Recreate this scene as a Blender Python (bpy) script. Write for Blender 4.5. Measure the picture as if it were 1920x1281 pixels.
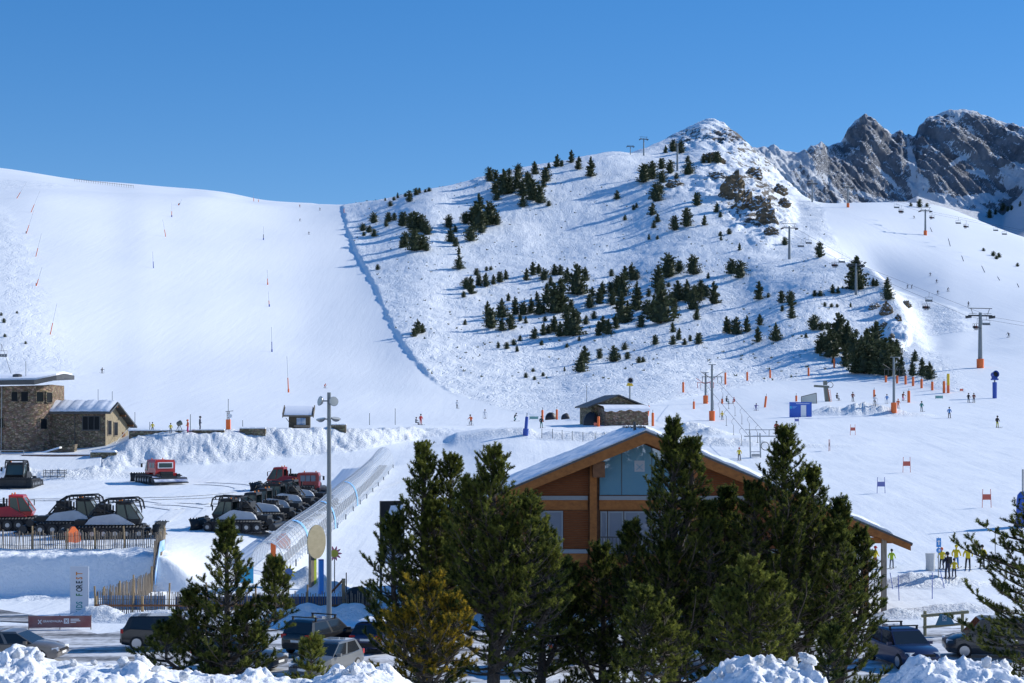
import bpy, math, random
import numpy as np
from mathutils import Vector, Matrix

for _o in list(bpy.data.objects):
    bpy.data.objects.remove(_o)
S = bpy.context.scene
C = S.collection

# ---------------------------------------------------------------- camera
F, CX, HY, CZ = 3000.0, 960.0, 800.0, 11.0      # focal length and horizon of the photograph in its own pixels
cam = bpy.data.objects.new('camera', bpy.data.cameras.new('camera'))
C.objects.link(cam)
cam.location = (0, 0, CZ)
cam.rotation_euler = (math.radians(90), 0, 0)
cam.data.sensor_width = 36.0
cam.data.lens = 36.0 * F / 1920.0
cam.data.shift_y = (HY - 640.5) / 1920.0
cam.data.clip_start = 1.0
cam.data.clip_end = 12000.0
S.camera = cam

# ---------------------------------------------------------------- sky, sun, exposure
SUN_EL, SUN_AZ = math.radians(28.0), math.radians(23.0)      # azimuth measured from +X towards +Y
sun_dir = Vector((math.cos(SUN_EL) * math.cos(SUN_AZ), math.cos(SUN_EL) * math.sin(SUN_AZ), math.sin(SUN_EL)))
W = bpy.data.worlds.new('World')
S.world = W
W.use_nodes = True
wn, wl = W.node_tree.nodes, W.node_tree.links
wn.clear()
sky = wn.new('ShaderNodeTexSky')
sky.sky_type = 'NISHITA'
sky.sun_disc = False
sky.sun_elevation = SUN_EL
sky.sun_rotation = math.radians(90.0) - SUN_AZ
sky.altitude = 3000.0
sky.air_density = 1.0
sky.dust_density = 0.0
sky.ozone_density = 3.0
hsv = wn.new('ShaderNodeHueSaturation')
hsv.inputs['Hue'].default_value = 0.511
hsv.inputs['Saturation'].default_value = 1.72
hsv.inputs['Value'].default_value = 2.0
bg = wn.new('ShaderNodeBackground')
bg.inputs['Strength'].default_value = 0.12
out = wn.new('ShaderNodeOutputWorld')
skg = wn.new('ShaderNodeGamma')
skg.inputs['Gamma'].default_value = 0.6
wl.new(sky.outputs['Color'], skg.inputs['Color'])
wl.new(skg.outputs['Color'], hsv.inputs['Color'])
wl.new(hsv.outputs['Color'], bg.inputs['Color'])
wl.new(bg.outputs['Background'], out.inputs['Surface'])
sun = bpy.data.objects.new('sun', bpy.data.lights.new('sun', 'SUN'))
C.objects.link(sun)
sun.data.energy = 4.6
sun.data.angle = math.radians(0.53)
sun.data.color = (1.0, 0.965, 0.90)
sun.rotation_euler = (-sun_dir).to_track_quat('-Z', 'Y').to_euler()
sun.location = (200, 60, 150)
S.view_settings.view_transform = 'Standard'
S.view_settings.look = 'None'
S.view_settings.exposure = 0.17
S.view_settings.gamma = 1.0
S.view_settings.use_curve_mapping = False
S.cycles.max_bounces = 6
S.cycles.transparent_max_bounces = 24

rnd = random.Random(7)
nrng = np.random.default_rng(11)

# ---------------------------------------------------------------- material helpers
MATS = {}
def col3(c):
    return (c[0], c[1], c[2], 1.0)
def mat(name, color, rough=0.6, metal=0.0, spec=0.4, noise=0.0, nscale=3.0, bump=0.0, bscale=20.0, alpha=1.0, trans=0.0, coat=0.0, color2=None):
    """Principled material; noise mixes in a darker (or second) colour with a procedural pattern, bump gives fine relief."""
    if name in MATS:
        return MATS[name]
    m = bpy.data.materials.new(name)
    m.use_nodes = True
    n, l = m.node_tree.nodes, m.node_tree.links
    b = n['Principled BSDF']
    b.inputs['Base Color'].default_value = col3(color)
    b.inputs['Roughness'].default_value = rough
    b.inputs['Metallic'].default_value = metal
    b.inputs['Specular IOR Level'].default_value = spec
    b.inputs['Alpha'].default_value = alpha
    b.inputs['Transmission Weight'].default_value = trans
    b.inputs['Coat Weight'].default_value = coat
    tc = n.new('ShaderNodeTexCoord')
    if noise > 0 or color2:
        nz = n.new('ShaderNodeTexNoise')
        nz.inputs['Scale'].default_value = nscale
        nz.inputs['Detail'].default_value = 5.0
        l.new(tc.outputs['Object'], nz.inputs['Vector'])
        rp = n.new('ShaderNodeValToRGB')
        c2 = color2 or tuple(v * (1.0 - noise) for v in color)
        rp.color_ramp.elements[0].position = 0.35
        rp.color_ramp.elements[0].color = col3(c2)
        rp.color_ramp.elements[1].position = 0.65
        rp.color_ramp.elements[1].color = col3(color)
        l.new(nz.outputs['Fac'], rp.inputs['Fac'])
        l.new(rp.outputs['Color'], b.inputs['Base Color'])
    if bump > 0:
        nb = n.new('ShaderNodeTexNoise')
        nb.inputs['Scale'].default_value = bscale
        nb.inputs['Detail'].default_value = 6.0
        l.new(tc.outputs['Object'], nb.inputs['Vector'])
        bp = n.new('ShaderNodeBump')
        bp.inputs['Strength'].default_value = bump
        bp.inputs['Distance'].default_value = 0.05
        l.new(nb.outputs['Fac'], bp.inputs['Height'])
        l.new(bp.outputs['Normal'], b.inputs['Normal'])
    MATS[name] = m
    return m

# ---------------------------------------------------------------- mesh builder
class MB:
    def __init__(s):
        s.v, s.f = [], []
    def add(s, vs, fs):
        o = len(s.v)
        s.v.extend([tuple(p) for p in vs])
        s.f.extend([tuple(i + o for i in q) for q in fs])
        return s
    def box(s, c, d, R=None, taper=1.0):
        """box centred at c, full size d; R a rotation matrix; taper scales the top face"""
        hx, hy, hz = d[0] / 2, d[1] / 2, d[2] / 2
        vs = []
        for z, k in ((-hz, 1.0), (hz, taper)):
            for x, y in ((-hx, -hy), (hx, -hy), (hx, hy), (-hx, hy)):
                p = Vector((x * k, y * k, z))
                if R is not None:
                    p = R @ p
                vs.append(p + Vector(c))
        return s.add(vs, [(3, 2, 1, 0), (4, 5, 6, 7), (0, 1, 5, 4), (1, 2, 6, 5), (2, 3, 7, 6), (3, 0, 4, 7)])
    def b2(s, x0, x1, y0, y1, z0, z1):
        return s.box(((x0 + x1) / 2, (y0 + y1) / 2, (z0 + z1) / 2), (abs(x1 - x0), abs(y1 - y0), abs(z1 - z0)))
    def rod(s, a, b, r0, r1=None, n=6, cap=True):
        a, b = Vector(a), Vector(b)
        r1 = r0 if r1 is None else r1
        d = (b - a)
        if d.length < 1e-6:
            return s
        d.normalize()
        u = d.orthogonal().normalized()
        w = d.cross(u)
        vs = []
        for p, r in ((a, r0), (b, r1)):
            for i in range(n):
                t = 2 * math.pi * i / n
                vs.append(p + (u * math.cos(t) + w * math.sin(t)) * r)
        fs = [(i, (i + 1) % n, n + (i + 1) % n, n + i) for i in range(n)]
        if cap:
            fs += [tuple(range(n - 1, -1, -1)), tuple(range(n, 2 * n))]
        return s.add(vs, fs)
    def path(s, pts, r, n=5, taper=None):
        pts = [Vector(p) for p in pts]
        m = len(pts)
        rings = []
        pu = None
        for i, p in enumerate(pts):
            d = (pts[min(i + 1, m - 1)] - pts[max(i - 1, 0)]).normalized()
            if pu is None:
                u = d.orthogonal().normalized()
            else:
                u = (pu - d * pu.dot(d))
                u = u.normalized() if u.length > 1e-6 else d.orthogonal().normalized()
            pu = u
            w = d.cross(u)
            rr = r if taper is None else r * (1 + (taper - 1) * i / (m - 1))
            rings.append([p + (u * math.cos(2 * math.pi * k / n) + w * math.sin(2 * math.pi * k / n)) * rr for k in range(n)])
        vs = [q for ring in rings for q in ring]
        fs = []
        for i in range(m - 1):
            for k in range(n):
                fs.append((i * n + k, i * n + (k + 1) % n, (i + 1) * n + (k + 1) % n, (i + 1) * n + k))
        fs += [tuple(range(n - 1, -1, -1)), tuple(range((m - 1) * n, m * n))]
        return s.add(vs, fs)
    def prism(s, outline, depth, M=None):
        """outline: 2D points (x, z) counter-clockwise seen from -Y; extruded along +Y from y=0 to depth; M a 4x4 placed on it"""
        n = len(outline)
        vs = [Vector((p[0], 0, p[1])) for p in outline] + [Vector((p[0], depth, p[1])) for p in outline]
        if M is not None:
            vs = [M @ p for p in vs]
        fs = [tuple(range(n)), tuple(range(2 * n - 1, n - 1, -1))]
        fs += [(i, n + i, n + (i + 1) % n, (i + 1) % n) for i in range(n)]
        return s.add(vs, fs)
    def loft(s, rings, cap=True, closed=True):
        n = len(rings[0])
        vs = [p for r in rings for p in r]
        fs = []
        for i in range(len(rings) - 1):
            for k in range(n if closed else n - 1):
                fs.append((i * n + k, i * n + (k + 1) % n, (i + 1) * n + (k + 1) % n, (i + 1) * n + k))
        if cap:
            fs += [tuple(range(n - 1, -1, -1)), tuple(range((len(rings) - 1) * n, len(rings) * n))]
        return s.add(vs, fs)
    def lathe(s, prof, n=12, c=(0, 0, 0), M=None):
        """prof: (r, z) pairs from bottom to top"""
        rings = []
        for r, z in prof:
            ring = []
            for k in range(n):
                p = Vector((r * math.cos(2 * math.pi * k / n), r * math.sin(2 * math.pi * k / n), z))
                if M is not None:
                    p = M @ p
                ring.append(p + Vector(c))
            rings.append(ring)
        return s.loft(rings)
    def ball(s, c, r, n=8, m=6, sc=(1, 1, 1)):
        rings = []
        for i in range(1, m):
            a = math.pi * i / m
            rings.append([(c[0] + r * sc[0] * math.sin(a) * math.cos(2 * math.pi * k / n), c[1] + r * sc[1] * math.sin(a) * math.sin(2 * math.pi * k / n), c[2] - r * sc[2] * math.cos(a)) for k in range(n)])
        return s.loft(rings)
    def mesh(s, name, m=None, smooth=False):
        me = bpy.data.meshes.new(name)
        me.from_pydata(s.v, [], s.f)
        if m is not None:
            me.materials.append(MATS[m] if isinstance(m, str) else m)
        if smooth:
            me.polygons.foreach_set('use_smooth', [True] * len(me.polygons))
            me.update()
            try:
                me.set_sharp_from_angle(angle=math.radians(42))
            except Exception:
                pass
        me.update()
        return me
    def build(s, name, m=None, parent=None, smooth=False):
        o = bpy.data.objects.new(name, s.mesh(name, m, smooth))
        C.objects.link(o)
        if parent is not None:
            o.parent = parent
        return o

def np_mesh(name, V, Fq, m=None, smooth=True):
    """mesh object from numpy arrays: V (n,3), Fq (k,3 or 4)"""
    me = bpy.data.meshes.new(name)
    k, c = Fq.shape
    me.vertices.add(len(V))
    me.vertices.foreach_set('co', np.ascontiguousarray(V, dtype=np.float32).ravel())
    me.loops.add(k * c)
    me.loops.foreach_set('vertex_index', np.ascontiguousarray(Fq, dtype=np.int32).ravel())
    me.polygons.add(k)
    me.polygons.foreach_set('loop_start', np.arange(0, k * c, c, dtype=np.int32))
    me.polygons.foreach_set('loop_total', np.full(k, c, dtype=np.int32))
    if smooth:
        me.polygons.foreach_set('use_smooth', np.ones(k, dtype=bool))
    me.update(calc_edges=True)
    if m is not None:
        me.materials.append(m)
    return me

def link(name, me, parent=None):
    o = bpy.data.objects.new(name, me)
    C.objects.link(o)
    if parent is not None:
        o.parent = parent
    return o
def tag(o, label, cat, group=None):
    o['label'] = label
    o['category'] = cat
    if group:
        o['group'] = group
    return o
def struct(o):
    o['kind'] = 'structure'
    return o
def thing(name, label, cat, loc=(0, 0, 0), rz=0.0, group=None, sc=1.0, tilt=None):
    o = bpy.data.objects.new(name, None)
    C.objects.link(o)
    o.empty_display_size = 0.3
    o.location = loc
    o.rotation_euler = (tilt[0], tilt[1], rz) if tilt else (0, 0, rz)
    o.scale = (sc, sc, sc)
    return tag(o, label, cat, group)
def dup(root, label, loc, rz=0.0, sc=1.0, tilt=None, group=None, parent=None):
    """copy of a thing with copies of its parts and sub-parts (mesh data shared)"""
    r = root.copy()
    C.objects.link(r)
    r.location = loc
    r.rotation_euler = (tilt[0], tilt[1], rz) if tilt else (0, 0, rz)
    r.scale = (sc, sc, sc)
    r['label'] = label
    if group:
        r['group'] = group
    for ch in kids(root):
        c = ch.copy(); C.objects.link(c); c.parent = r
        for g in kids(ch):
            d = g.copy(); C.objects.link(d); d.parent = c
    return r
_kids = {}
def kids(o):
    return [c for c in C.objects if c.parent == o] if o.name not in _kids else _kids[o.name]
def freeze(o):
    """remember a prototype's children so that copying stays quick"""
    ch = [c for c in C.objects if c.parent == o]
    _kids[o.name] = ch
    for c in ch:
        _kids[c.name] = [g for g in C.objects if g.parent == c]
    return o

# ---------------------------------------------------------------- numpy noise
_perm = np.random.default_rng(3).permutation(65536)
def _hash(ix, iy):
    return _perm[(ix.astype(np.int64) * 1619 + _perm[(iy.astype(np.int64) * 31337) & 65535]) & 65535]
def gnoise(x, y):
    ix, iy = np.floor(x), np.floor(y)
    fx, fy = x - ix, y - iy
    u = fx * fx * fx * (fx * (fx * 6 - 15) + 10)
    v = fy * fy * fy * (fy * (fy * 6 - 15) + 10)
    def g(dx, dy):
        a = _hash(ix + dx, iy + dy) * (2 * np.pi / 65536.0)
        return np.cos(a) * (fx - dx) + np.sin(a) * (fy - dy)
    a = g(0, 0) * (1 - u) + g(1, 0) * u
    b = g(0, 1) * (1 - u) + g(1, 1) * u
    return (a * (1 - v) + b * v) * 1.5
def fbm(x, y, o=4, lac=2.03, gain=0.5):
    s, a = 0, 1.0
    for i in range(o):
        s = s + a * gnoise(x + 17.3 * i, y - 9.1 * i)
        x, y, a = x * lac, y * lac, a * gain
    return s
def ridged(x, y, o=5, lac=2.1, gain=0.55):
    s, a = 0, 1.0
    for i in range(o):
        s = s + a * (1 - 2.2 * np.abs(gnoise(x + 31.7 * i, y + 5.3 * i)))
        x, y, a = x * lac, y * lac, a * gain
    return s
def sstep(a, b, x):
    t = np.clip((x - a) / (b - a), 0, 1)
    return t * t * (3 - 2 * t)
def pchip_eval(xs, ys, xq):
    """monotone cubic interpolation; xs (n,), ys (n, ...), xq (m,) -> (m, ...)"""
    xs = np.asarray(xs, float); ys = np.asarray(ys, float); xq = np.asarray(xq, float)
    h = np.diff(xs)
    hh = h.reshape((-1,) + (1,) * (ys.ndim - 1))
    d = np.diff(ys, axis=0) / hh
    m = np.zeros_like(ys)
    w1 = 2 * hh[1:] + hh[:-1]; w2 = hh[1:] + 2 * hh[:-1]
    ok = d[1:] * d[:-1] > 0
    with np.errstate(divide='ignore', invalid='ignore'):
        mm = (w1 + w2) / (w1 / d[:-1] + w2 / d[1:])
    m[1:-1] = np.where(ok, mm, 0)
    m[0], m[-1] = d[0], d[-1]
    i = np.clip(np.searchsorted(xs, xq, side='right') - 1, 0, len(xs) - 2)
    sh = (-1,) + (1,) * (ys.ndim - 1)
    t = ((xq - xs[i]) / h[i]).reshape(sh)
    H = h[i].reshape(sh)
    t2, t3 = t * t, t * t * t
    return ys[i] * (2 * t3 - 3 * t2 + 1) + m[i] * H * (t3 - 2 * t2 + t) + ys[i + 1] * (-2 * t3 + 3 * t2) + m[i + 1] * H * (t3 - t2)
def P(x, y, Y):
    """point seen at photo pixel (x, y) at distance Y"""
    return Vector(((x - CX) / F * Y, Y, CZ - (y - HY) / F * Y))
# ================================================================ TERRAIN
def zy(Y, y):
    return CZ - (y - HY) / F * Y
NEAR = {   # heights at the distances NY
    'L': (7.8, 5.5, 4.1, 3.3, .1, 0, 0, .12, 2.55, 2.85, 3.1, 4.0, 4.9), 'L2': (7.8, 5.5, 4.1, 3.3, .1, 0, 0, .1, .7, 2.2, 3.0, 4.0, 4.9),
    'M1': (7.8, 5.5, 4.1, 3.3, .1, 0, 0, .05, .3, 1.1, 2.8, 3.9, 5.0), 'M2': (7.8, 5.5, 4.1, 3.3, .1, 0, 0, 0, .03, .2, 1.25, 3.0, 5.3),
    'M3': (7.8, 5.5, 4.1, 3.3, .1, 0, 0, 0, .05, .3, 1.2, 3.1, 5.6), 'R': (7.8, 5.5, 4.1, 3.3, .1, 0, 0, .05, .12, .4, 1.4, 3.5, 6.1)}
NY = (15, 30, 40, 47, 58, 64, 95, 103.4, 104.6, 112, 125, 150, 185)
# x, near key, [(Y, z) foot, top, terrace, slope foot], [(Y, photo y) far levels 13 14 15 15b 16 17 18 19 20]
COLS = [
 (-700, 'L', [(190, 5.5), (200, 7.4), (225, 8.2), (290, 12)], [(340, 740), (417, 685), (484, 580), (546, 520), (624, 450), (749, 345), (897, 310), (1162, 260), (1900, 300)]),
 (-300, 'L', [(190, 5.5), (200, 7.4), (225, 8.2), (290, 12)], [(341, 745), (420, 690), (490, 585), (553, 525), (632, 458), (754, 362), (908, 332), (1176, 298), (1900, 340)]),
 (0, 'L', [(190, 5.4), (200, 7.4), (225, 8.3), (290, 12)], [(343, 750), (425, 690), (502, 580), (567, 522), (648, 455), (770, 364), (932, 341), (1204, 315), (1900, 350)]),
 (60, 'L', [(190, 5.4), (200, 7.4), (225, 8.5), (290, 12)], [(344, 750), (428, 690), (508, 580), (574, 522), (656, 455), (779, 363), (943, 342), (1218, 323), (1900, 355)]),
 (150, 'L', [(191, 5.5), (200, 7.4), (225, 9.4), (290, 11.5)], [(346, 752), (435, 692), (524, 580), (592, 521), (676, 452), (803, 366), (972, 349), (1253, 338), (1900, 370)]),
 (225, 'L', [(193, 5.8), (202, 8.4), (225, 10.0), (290, 11.5)], [(348, 754), (443, 692), (539, 580), (609, 520), (696, 451), (826, 368), (1000, 353), (1270, 344), (1900, 380)]),
 (265, 'L', [(195, 6.1), (206, 10.4), (225, 10.6), (290, 11.5)], [(349, 754), (445, 692), (546, 580), (616, 520), (704, 450), (836, 368), (1012, 354), (1283, 347), (1900, 380)]),
 (305, 'L', [(196, 6.3), (206.5, 10.5), (225, 10.7), (290, 11.5)], [(351, 755), (450, 692), (555, 580), (626, 520), (716, 450), (850, 369), (1029, 357), (1304, 351), (1900, 390)]),
 (380, 'L2', [(197, 6.4), (207, 10.5), (225, 10.7), (290, 11.5)], [(353, 755), (457, 692), (570, 580), (644, 520), (736, 450), (874, 371), (1058, 361), (1310, 356), (1900, 390)]),
 (480, 'M1', [(200, 6.9), (208, 10.6), (225, 10.8), (290, 11.6)], [(356, 757), (467, 692), (592, 580), (668, 520), (764, 450), (907, 383), (1003, 379), (1206, 374), (1900, 420)]),
 (600, 'M2', [(204, 7.5), (212, 10.75), (227, 11), (290, 11.6)], [(360, 758), (476, 692), (611, 580), (690, 520), (788, 450), (941, 387), (1040, 384), (1200, 395), (1900, 560)]),
 (660, 'M2', [(206, 7.9), (214, 10.8), (230, 11), (290, 11.6)], [(357, 760), (475, 694), (612, 580), (692, 520), (792, 450), (945, 384), (1010, 388), (1200, 420), (1900, 600)]),
 (700, 'M2', [(209, 8.4), (217, 10.8), (233, 11), (290, 11.7)], [(356, 762), (473, 696), (608, 582), (690, 518), (787, 450), (935, 379), (1000, 395), (1200, 450), (1900, 600)]),
 (800, 'M3', [(220, 9.6), (226, 10.85), (243, 11), (290, 11.8)], [(353, 766), (462, 700), (590, 588), (668, 520), (758, 450), (905, 357), (960, 370), (1150, 450), (1900, 600)]),
 (860, 'M3', [(222, 10.0), (228, 10.7), (245, 11), (290, 11.9)], [(353, 768), (462, 702), (594, 588), (674, 520), (768, 450), (925, 348), (985, 362), (1130, 450), (1900, 600)]),
 (910, 'R', [(218, 10.1), (226, 10.6), (243, 11), (290, 12)], [(352, 768), (462, 702), (594, 588), (674, 520), (768, 448), (935, 334), (995, 350), (1120, 450), (1900, 600)]),
 (960, 'R', [(216, 10.1), (224, 10.5), (241, 10.9), (290, 12)], [(351, 768), (463, 702), (596, 585), (678, 515), (775, 440), (950, 319), (1010, 335), (1160, 450), (1900, 600)]),
 (1040, 'R', [(215, 9.9), (222, 10.3), (240, 10.9), (292, 12.4)], [(350, 764), (463, 698), (600, 580), (684, 505), (785, 430), (965, 305), (1025, 325), (1175, 440), (1900, 600)]),
 (1150, 'R', [(215, 9.6), (222, 10), (237, 10.8), (300, 14.3)], [(349, 747), (460, 680), (600, 570), (686, 492), (790, 415), (978, 287), (1045, 305), (1195, 400), (1900, 600)]),
 (1200, 'R', [(215, 9.4), (223, 9.9), (238, 10.8), (302, 14.6)], [(348, 743), (455, 680), (594, 565), (678, 488), (780, 408), (955, 289), (1010, 283), (1160, 340), (1900, 560)]),
 (1245, 'R', [(215, 9.3), (224, 9.8), (240, 10.8), (305, 14.9)], [(347, 740), (449, 680), (584, 560), (665, 485), (762, 405), (925, 301), (1050, 264), (1200, 310), (1900, 500)]),
 (1290, 'R', [(215, 9.1), (225, 9.7), (242, 10.8), (310, 15.3)], [(347, 738), (444, 684), (574, 560), (655, 485), (750, 405), (912, 304), (1095, 248), (1230, 290), (1900, 470)]),
 (1330, 'R', [(215, 9), (225, 9.7), (243, 10.8), (312, 15.5)], [(347, 738), (441, 685), (568, 560), (648, 486), (742, 408), (905, 306), (1100, 229), (1235, 280), (1900, 450)]),
 (1360, 'R', [(215, 9), (225, 9.7), (243, 10.8), (312, 15.6)], [(346, 737), (438, 687), (562, 563), (640, 488), (732, 416), (890, 315), (1090, 242), (1215, 282), (1900, 450)]),
 (1400, 'R', [(215, 8.9), (225, 9.6), (243, 10.9), (312, 15.8)], [(345, 735), (432, 690), (550, 570), (624, 495), (708, 432), (862, 332), (1040, 270), (1170, 290), (1900, 450)]),
 (1440, 'R', [(215, 8.8), (225, 9.6), (243, 11), (312, 16)], [(345, 735), (424, 690), (534, 570), (602, 505), (675, 455), (820, 365), (1000, 305), (1130, 330), (1900, 500)]),
 (1480, 'R', [(215, 8.7), (225, 9.5), (243, 11), (312, 16.3)], [(345, 735), (414, 690), (517, 572), (574, 520), (634, 482), (770, 412), (940, 352), (1050, 385), (1900, 560)]),
 (1540, 'R', [(215, 8.7), (225, 9.5), (243, 11), (312, 16.5)], [(345, 733), (411, 688), (505, 575), (554, 520), (602, 489), (680, 455), (890, 382), (1000, 400), (1900, 560)]),
 (1590, 'R', [(215, 8.7), (225, 9.5), (243, 11), (312, 16.5)], [(345, 732), (408, 688), (498, 590), (545, 525), (585, 493), (650, 500), (900, 381), (1000, 400), (1900, 560)]),
 (1625, 'R', [(215, 8.7), (225, 9.5), (243, 11), (312, 16.5)], [(345, 730), (404, 688), (488, 600), (532, 540), (570, 497), (650, 512), (900, 380), (1000, 400), (1900, 560)]),
 (1665, 'R', [(215, 8.6), (225, 9.5), (243, 11), (312, 16.5)], [(345, 728), (399, 688), (466, 620), (502, 570), (532, 531), (615, 541), (900, 380), (1000, 400), (1900, 560)]),
 (1700, 'R', [(215, 8.6), (225, 9.5), (243, 11), (312, 16.5)], [(345, 725), (388, 690), (434, 650), (466, 616), (494, 590), (590, 556), (900, 381), (1000, 400), (1900, 560)]),
 (1740, 'R', [(215, 8.6), (225, 9.5), (243, 11), (312, 16.5)], [(345, 720), (370, 700), (396, 682), (420, 664), (444, 650), (560, 568), (900, 383), (1000, 400), (1900, 560)]),
 (1785, 'R', [(215, 8.6), (225, 9.5), (243, 11), (312, 16.5)], [(345, 715), (365, 702), (385, 688), (410, 669), (440, 644), (540, 570), (900, 394), (1000, 415), (1900, 560)]),
 (1850, 'R', [(215, 8.6), (225, 9.5), (243, 11), (312, 16.5)], [(345, 714), (370, 698), (400, 675), (430, 650), (465, 625), (550, 560), (870, 420), (960, 440), (1900, 560)]),
 (1920, 'R', [(215, 8.6), (225, 9.5), (243, 11), (312, 16.5)], [(345, 714), (370, 697), (400, 673), (430, 648), (465, 620), (550, 560), (840, 445), (940, 470), (1900, 560)]),
 (2200, 'R', [(215, 8.6), (225, 9.5), (243, 11), (312, 16.5)], [(345, 715), (370, 698), (400, 674), (430, 650), (465, 625), (550, 575), (820, 500), (920, 530), (1900, 580)]),
 (2700, 'R', [(215, 8.6), (225, 9.5), (243, 11), (312, 16.5)], [(345, 716), (370, 700), (400, 678), (430, 655), (465, 635), (550, 600), (820, 560), (920, 580), (1900, 600)]),
]
cxs = np.array([c[0] for c in COLS], float)
netY, netZ = [], []
for x, k, nb, fb in COLS:
    ys = list(NY) + [p[0] for p in nb] + [p[0] for p in fb]
    zs = list(NEAR[k]) + [p[1] for p in nb] + [zy(*p) for p in fb]
    i6 = len(ys) - 3                      # one more level between the upper hill and its crest
    if x < 1520:
        ym = (ys[i6 - 1] + ys[i6]) / 2; zm = (zs[i6 - 1] + zs[i6]) / 2
    else:
        ym = 725.0; zm = zy(725.0, float(np.interp(x, [1540, 1590, 1625, 1665, 1700, 1740, 1785, 1850, 1920, 2200, 2700], [430, 439, 446, 452, 457, 461, 466, 478, 490, 530, 590])))
    ys.insert(i6, ym); zs.insert(i6, zm)
    netY.append(ys); netZ.append(zs)
netY, netZ = np.array(netY), np.array(netZ)

TX = np.concatenate([np.linspace(-700, -40, 60, endpoint=False), np.linspace(-40, 1960, 880), np.linspace(1960, 2700, 61)[1:]])
TT = (TX - CX) / F
cY = pchip_eval(cxs, netY, TX)
cZ = pchip_eval(cxs, netZ, TX)
_k = np.exp(-.5 * (np.arange(-26, 27) / 8.0) ** 2); _k /= _k.sum()
def _blur(A):                              # the control columns should not show as facets
    P_ = np.concatenate([np.repeat(A[:1], 26, 0), A, np.repeat(A[-1:], 26, 0)])
    return np.stack([np.convolve(P_[:, j], _k, 'valid') for j in range(A.shape[1])], 1)
cY, cZ = _blur(cY), _blur(cZ)
# rows of distance: denser where the ground is seen steeply
TY = np.concatenate([np.linspace(20, 86, 30, endpoint=False), np.linspace(86, 95, 50, endpoint=False), np.linspace(95, 102.5, 15, endpoint=False), np.linspace(102.5, 106, 40, endpoint=False), np.linspace(106, 128, 55, endpoint=False), np.linspace(128, 240, 150, endpoint=False),
                     np.linspace(240, 350, 70, endpoint=False), np.linspace(350, 700, 230, endpoint=False), np.linspace(700, 1110, 180, endpoint=False), np.linspace(1110, 1900, 60)])
NXg, NYg = len(TX), len(TY)
Zg = np.zeros((NYg, NXg))
for i in range(NXg):
    Zg[:, i] = pchip_eval(cY[i], cZ[i], TY)
Xg = TY[:, None] * TT[None, :]
Yg = np.repeat(TY[:, None], NXg, 1)
PXg = np.repeat(TX[None, :], NYg, 0)
PYg = HY - (Zg - CZ) * F / Yg        # where the smooth ground appears in the photograph, used only to lay out the pistes

# the edge of the groomed left piste runs down the hill as a line in plan; it is given by where it is seen
def edge_of(pts):
    """polyline in the photograph (top to bottom) -> polyline in plan (Y, X), on the smooth ground"""
    res = []
    for (px, py) in pts:
        j = np.argmin(np.abs(TX - px))
        c = PYg[:, j]
        k = np.where((c <= py) & (TY > 150))[0]
        k = k[0] if len(k) else NYg - 1
        res.append((TY[k], (px - CX) / F * TY[k]))
    res.sort()
    return np.array(res)
E1 = edge_of([(641, 388), (650, 430), (665, 470), (690, 515), (712, 560), (728, 600), (752, 640), (785, 685), (815, 715), (850, 740), (905, 758)])
E2 = edge_of([(-30, 364), (22, 420), (62, 470), (80, 540), (95, 600), (115, 650), (140, 705), (160, 745)])
E3 = edge_of([(1542, 384), (1548, 420), (1575, 470), (1610, 492)])
E4 = edge_of([(1728, 600), (1742, 640), (1770, 680), (1800, 705)])
def dist_right_of(E, X, Y, lo=None, hi=None):
    xe = np.interp(Y, E[:, 0], E[:, 1])
    return X - xe
d1 = dist_right_of(E1, Xg, Yg)
d2 = dist_right_of(E2, Xg, Yg)
wob = fbm(Xg / 9, Yg / 9, 3) * 1.2
# rough = 1 off piste, 0 groomed
base_line = 768 + 0 * PXg
base_line = np.interp(PXg, [640, 860, 930, 1000, 1100, 1200, 1330, 1450, 1560, 1700, 1790, 1850, 2700], [775, 742, 765, 778, 790, 762, 735, 716, 706, 715, 735, 735, 735])
rough = sstep(-1.0, 1.0, d1 + wob * .4) * (Yg > 250) * sstep(3, -3, PYg + wob * 2 - base_line)
right_hill = np.where(PXg > 1500, sstep(1.5, -1.5, dist_right_of(E3, Xg, Yg)) * (Yg > 465) + (Yg <= 465) * 1.0, 1.0)
rough = rough * np.where(Yg > 470, right_hill, np.where((PXg > 1700) & (Yg > 300), sstep(4, -4, dist_right_of(E4, Xg, Yg)), 1.0))
rough = rough * (1 - sstep(1780, 1840, PXg + wob * 8) * (Yg > 300))
left_rough = .6 * sstep(6.0, -6.0, d2 + wob * 2) * sstep(330, 450, Yg) * sstep(975, 960, Yg)
rough = np.maximum(rough, left_rough)
bank = sstep(-1.0, 1.0, Yg - np.interp(PXg, cxs, netY[:, 13])) * sstep(2.0, -0.5, Yg - np.interp(PXg, cxs, netY[:, 14])) * (PXg > 190) * sstep(900, 760, PXg)
emb = ((Yg > 101) & (Yg < 112)) * sstep(330, 300, PXg)

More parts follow.
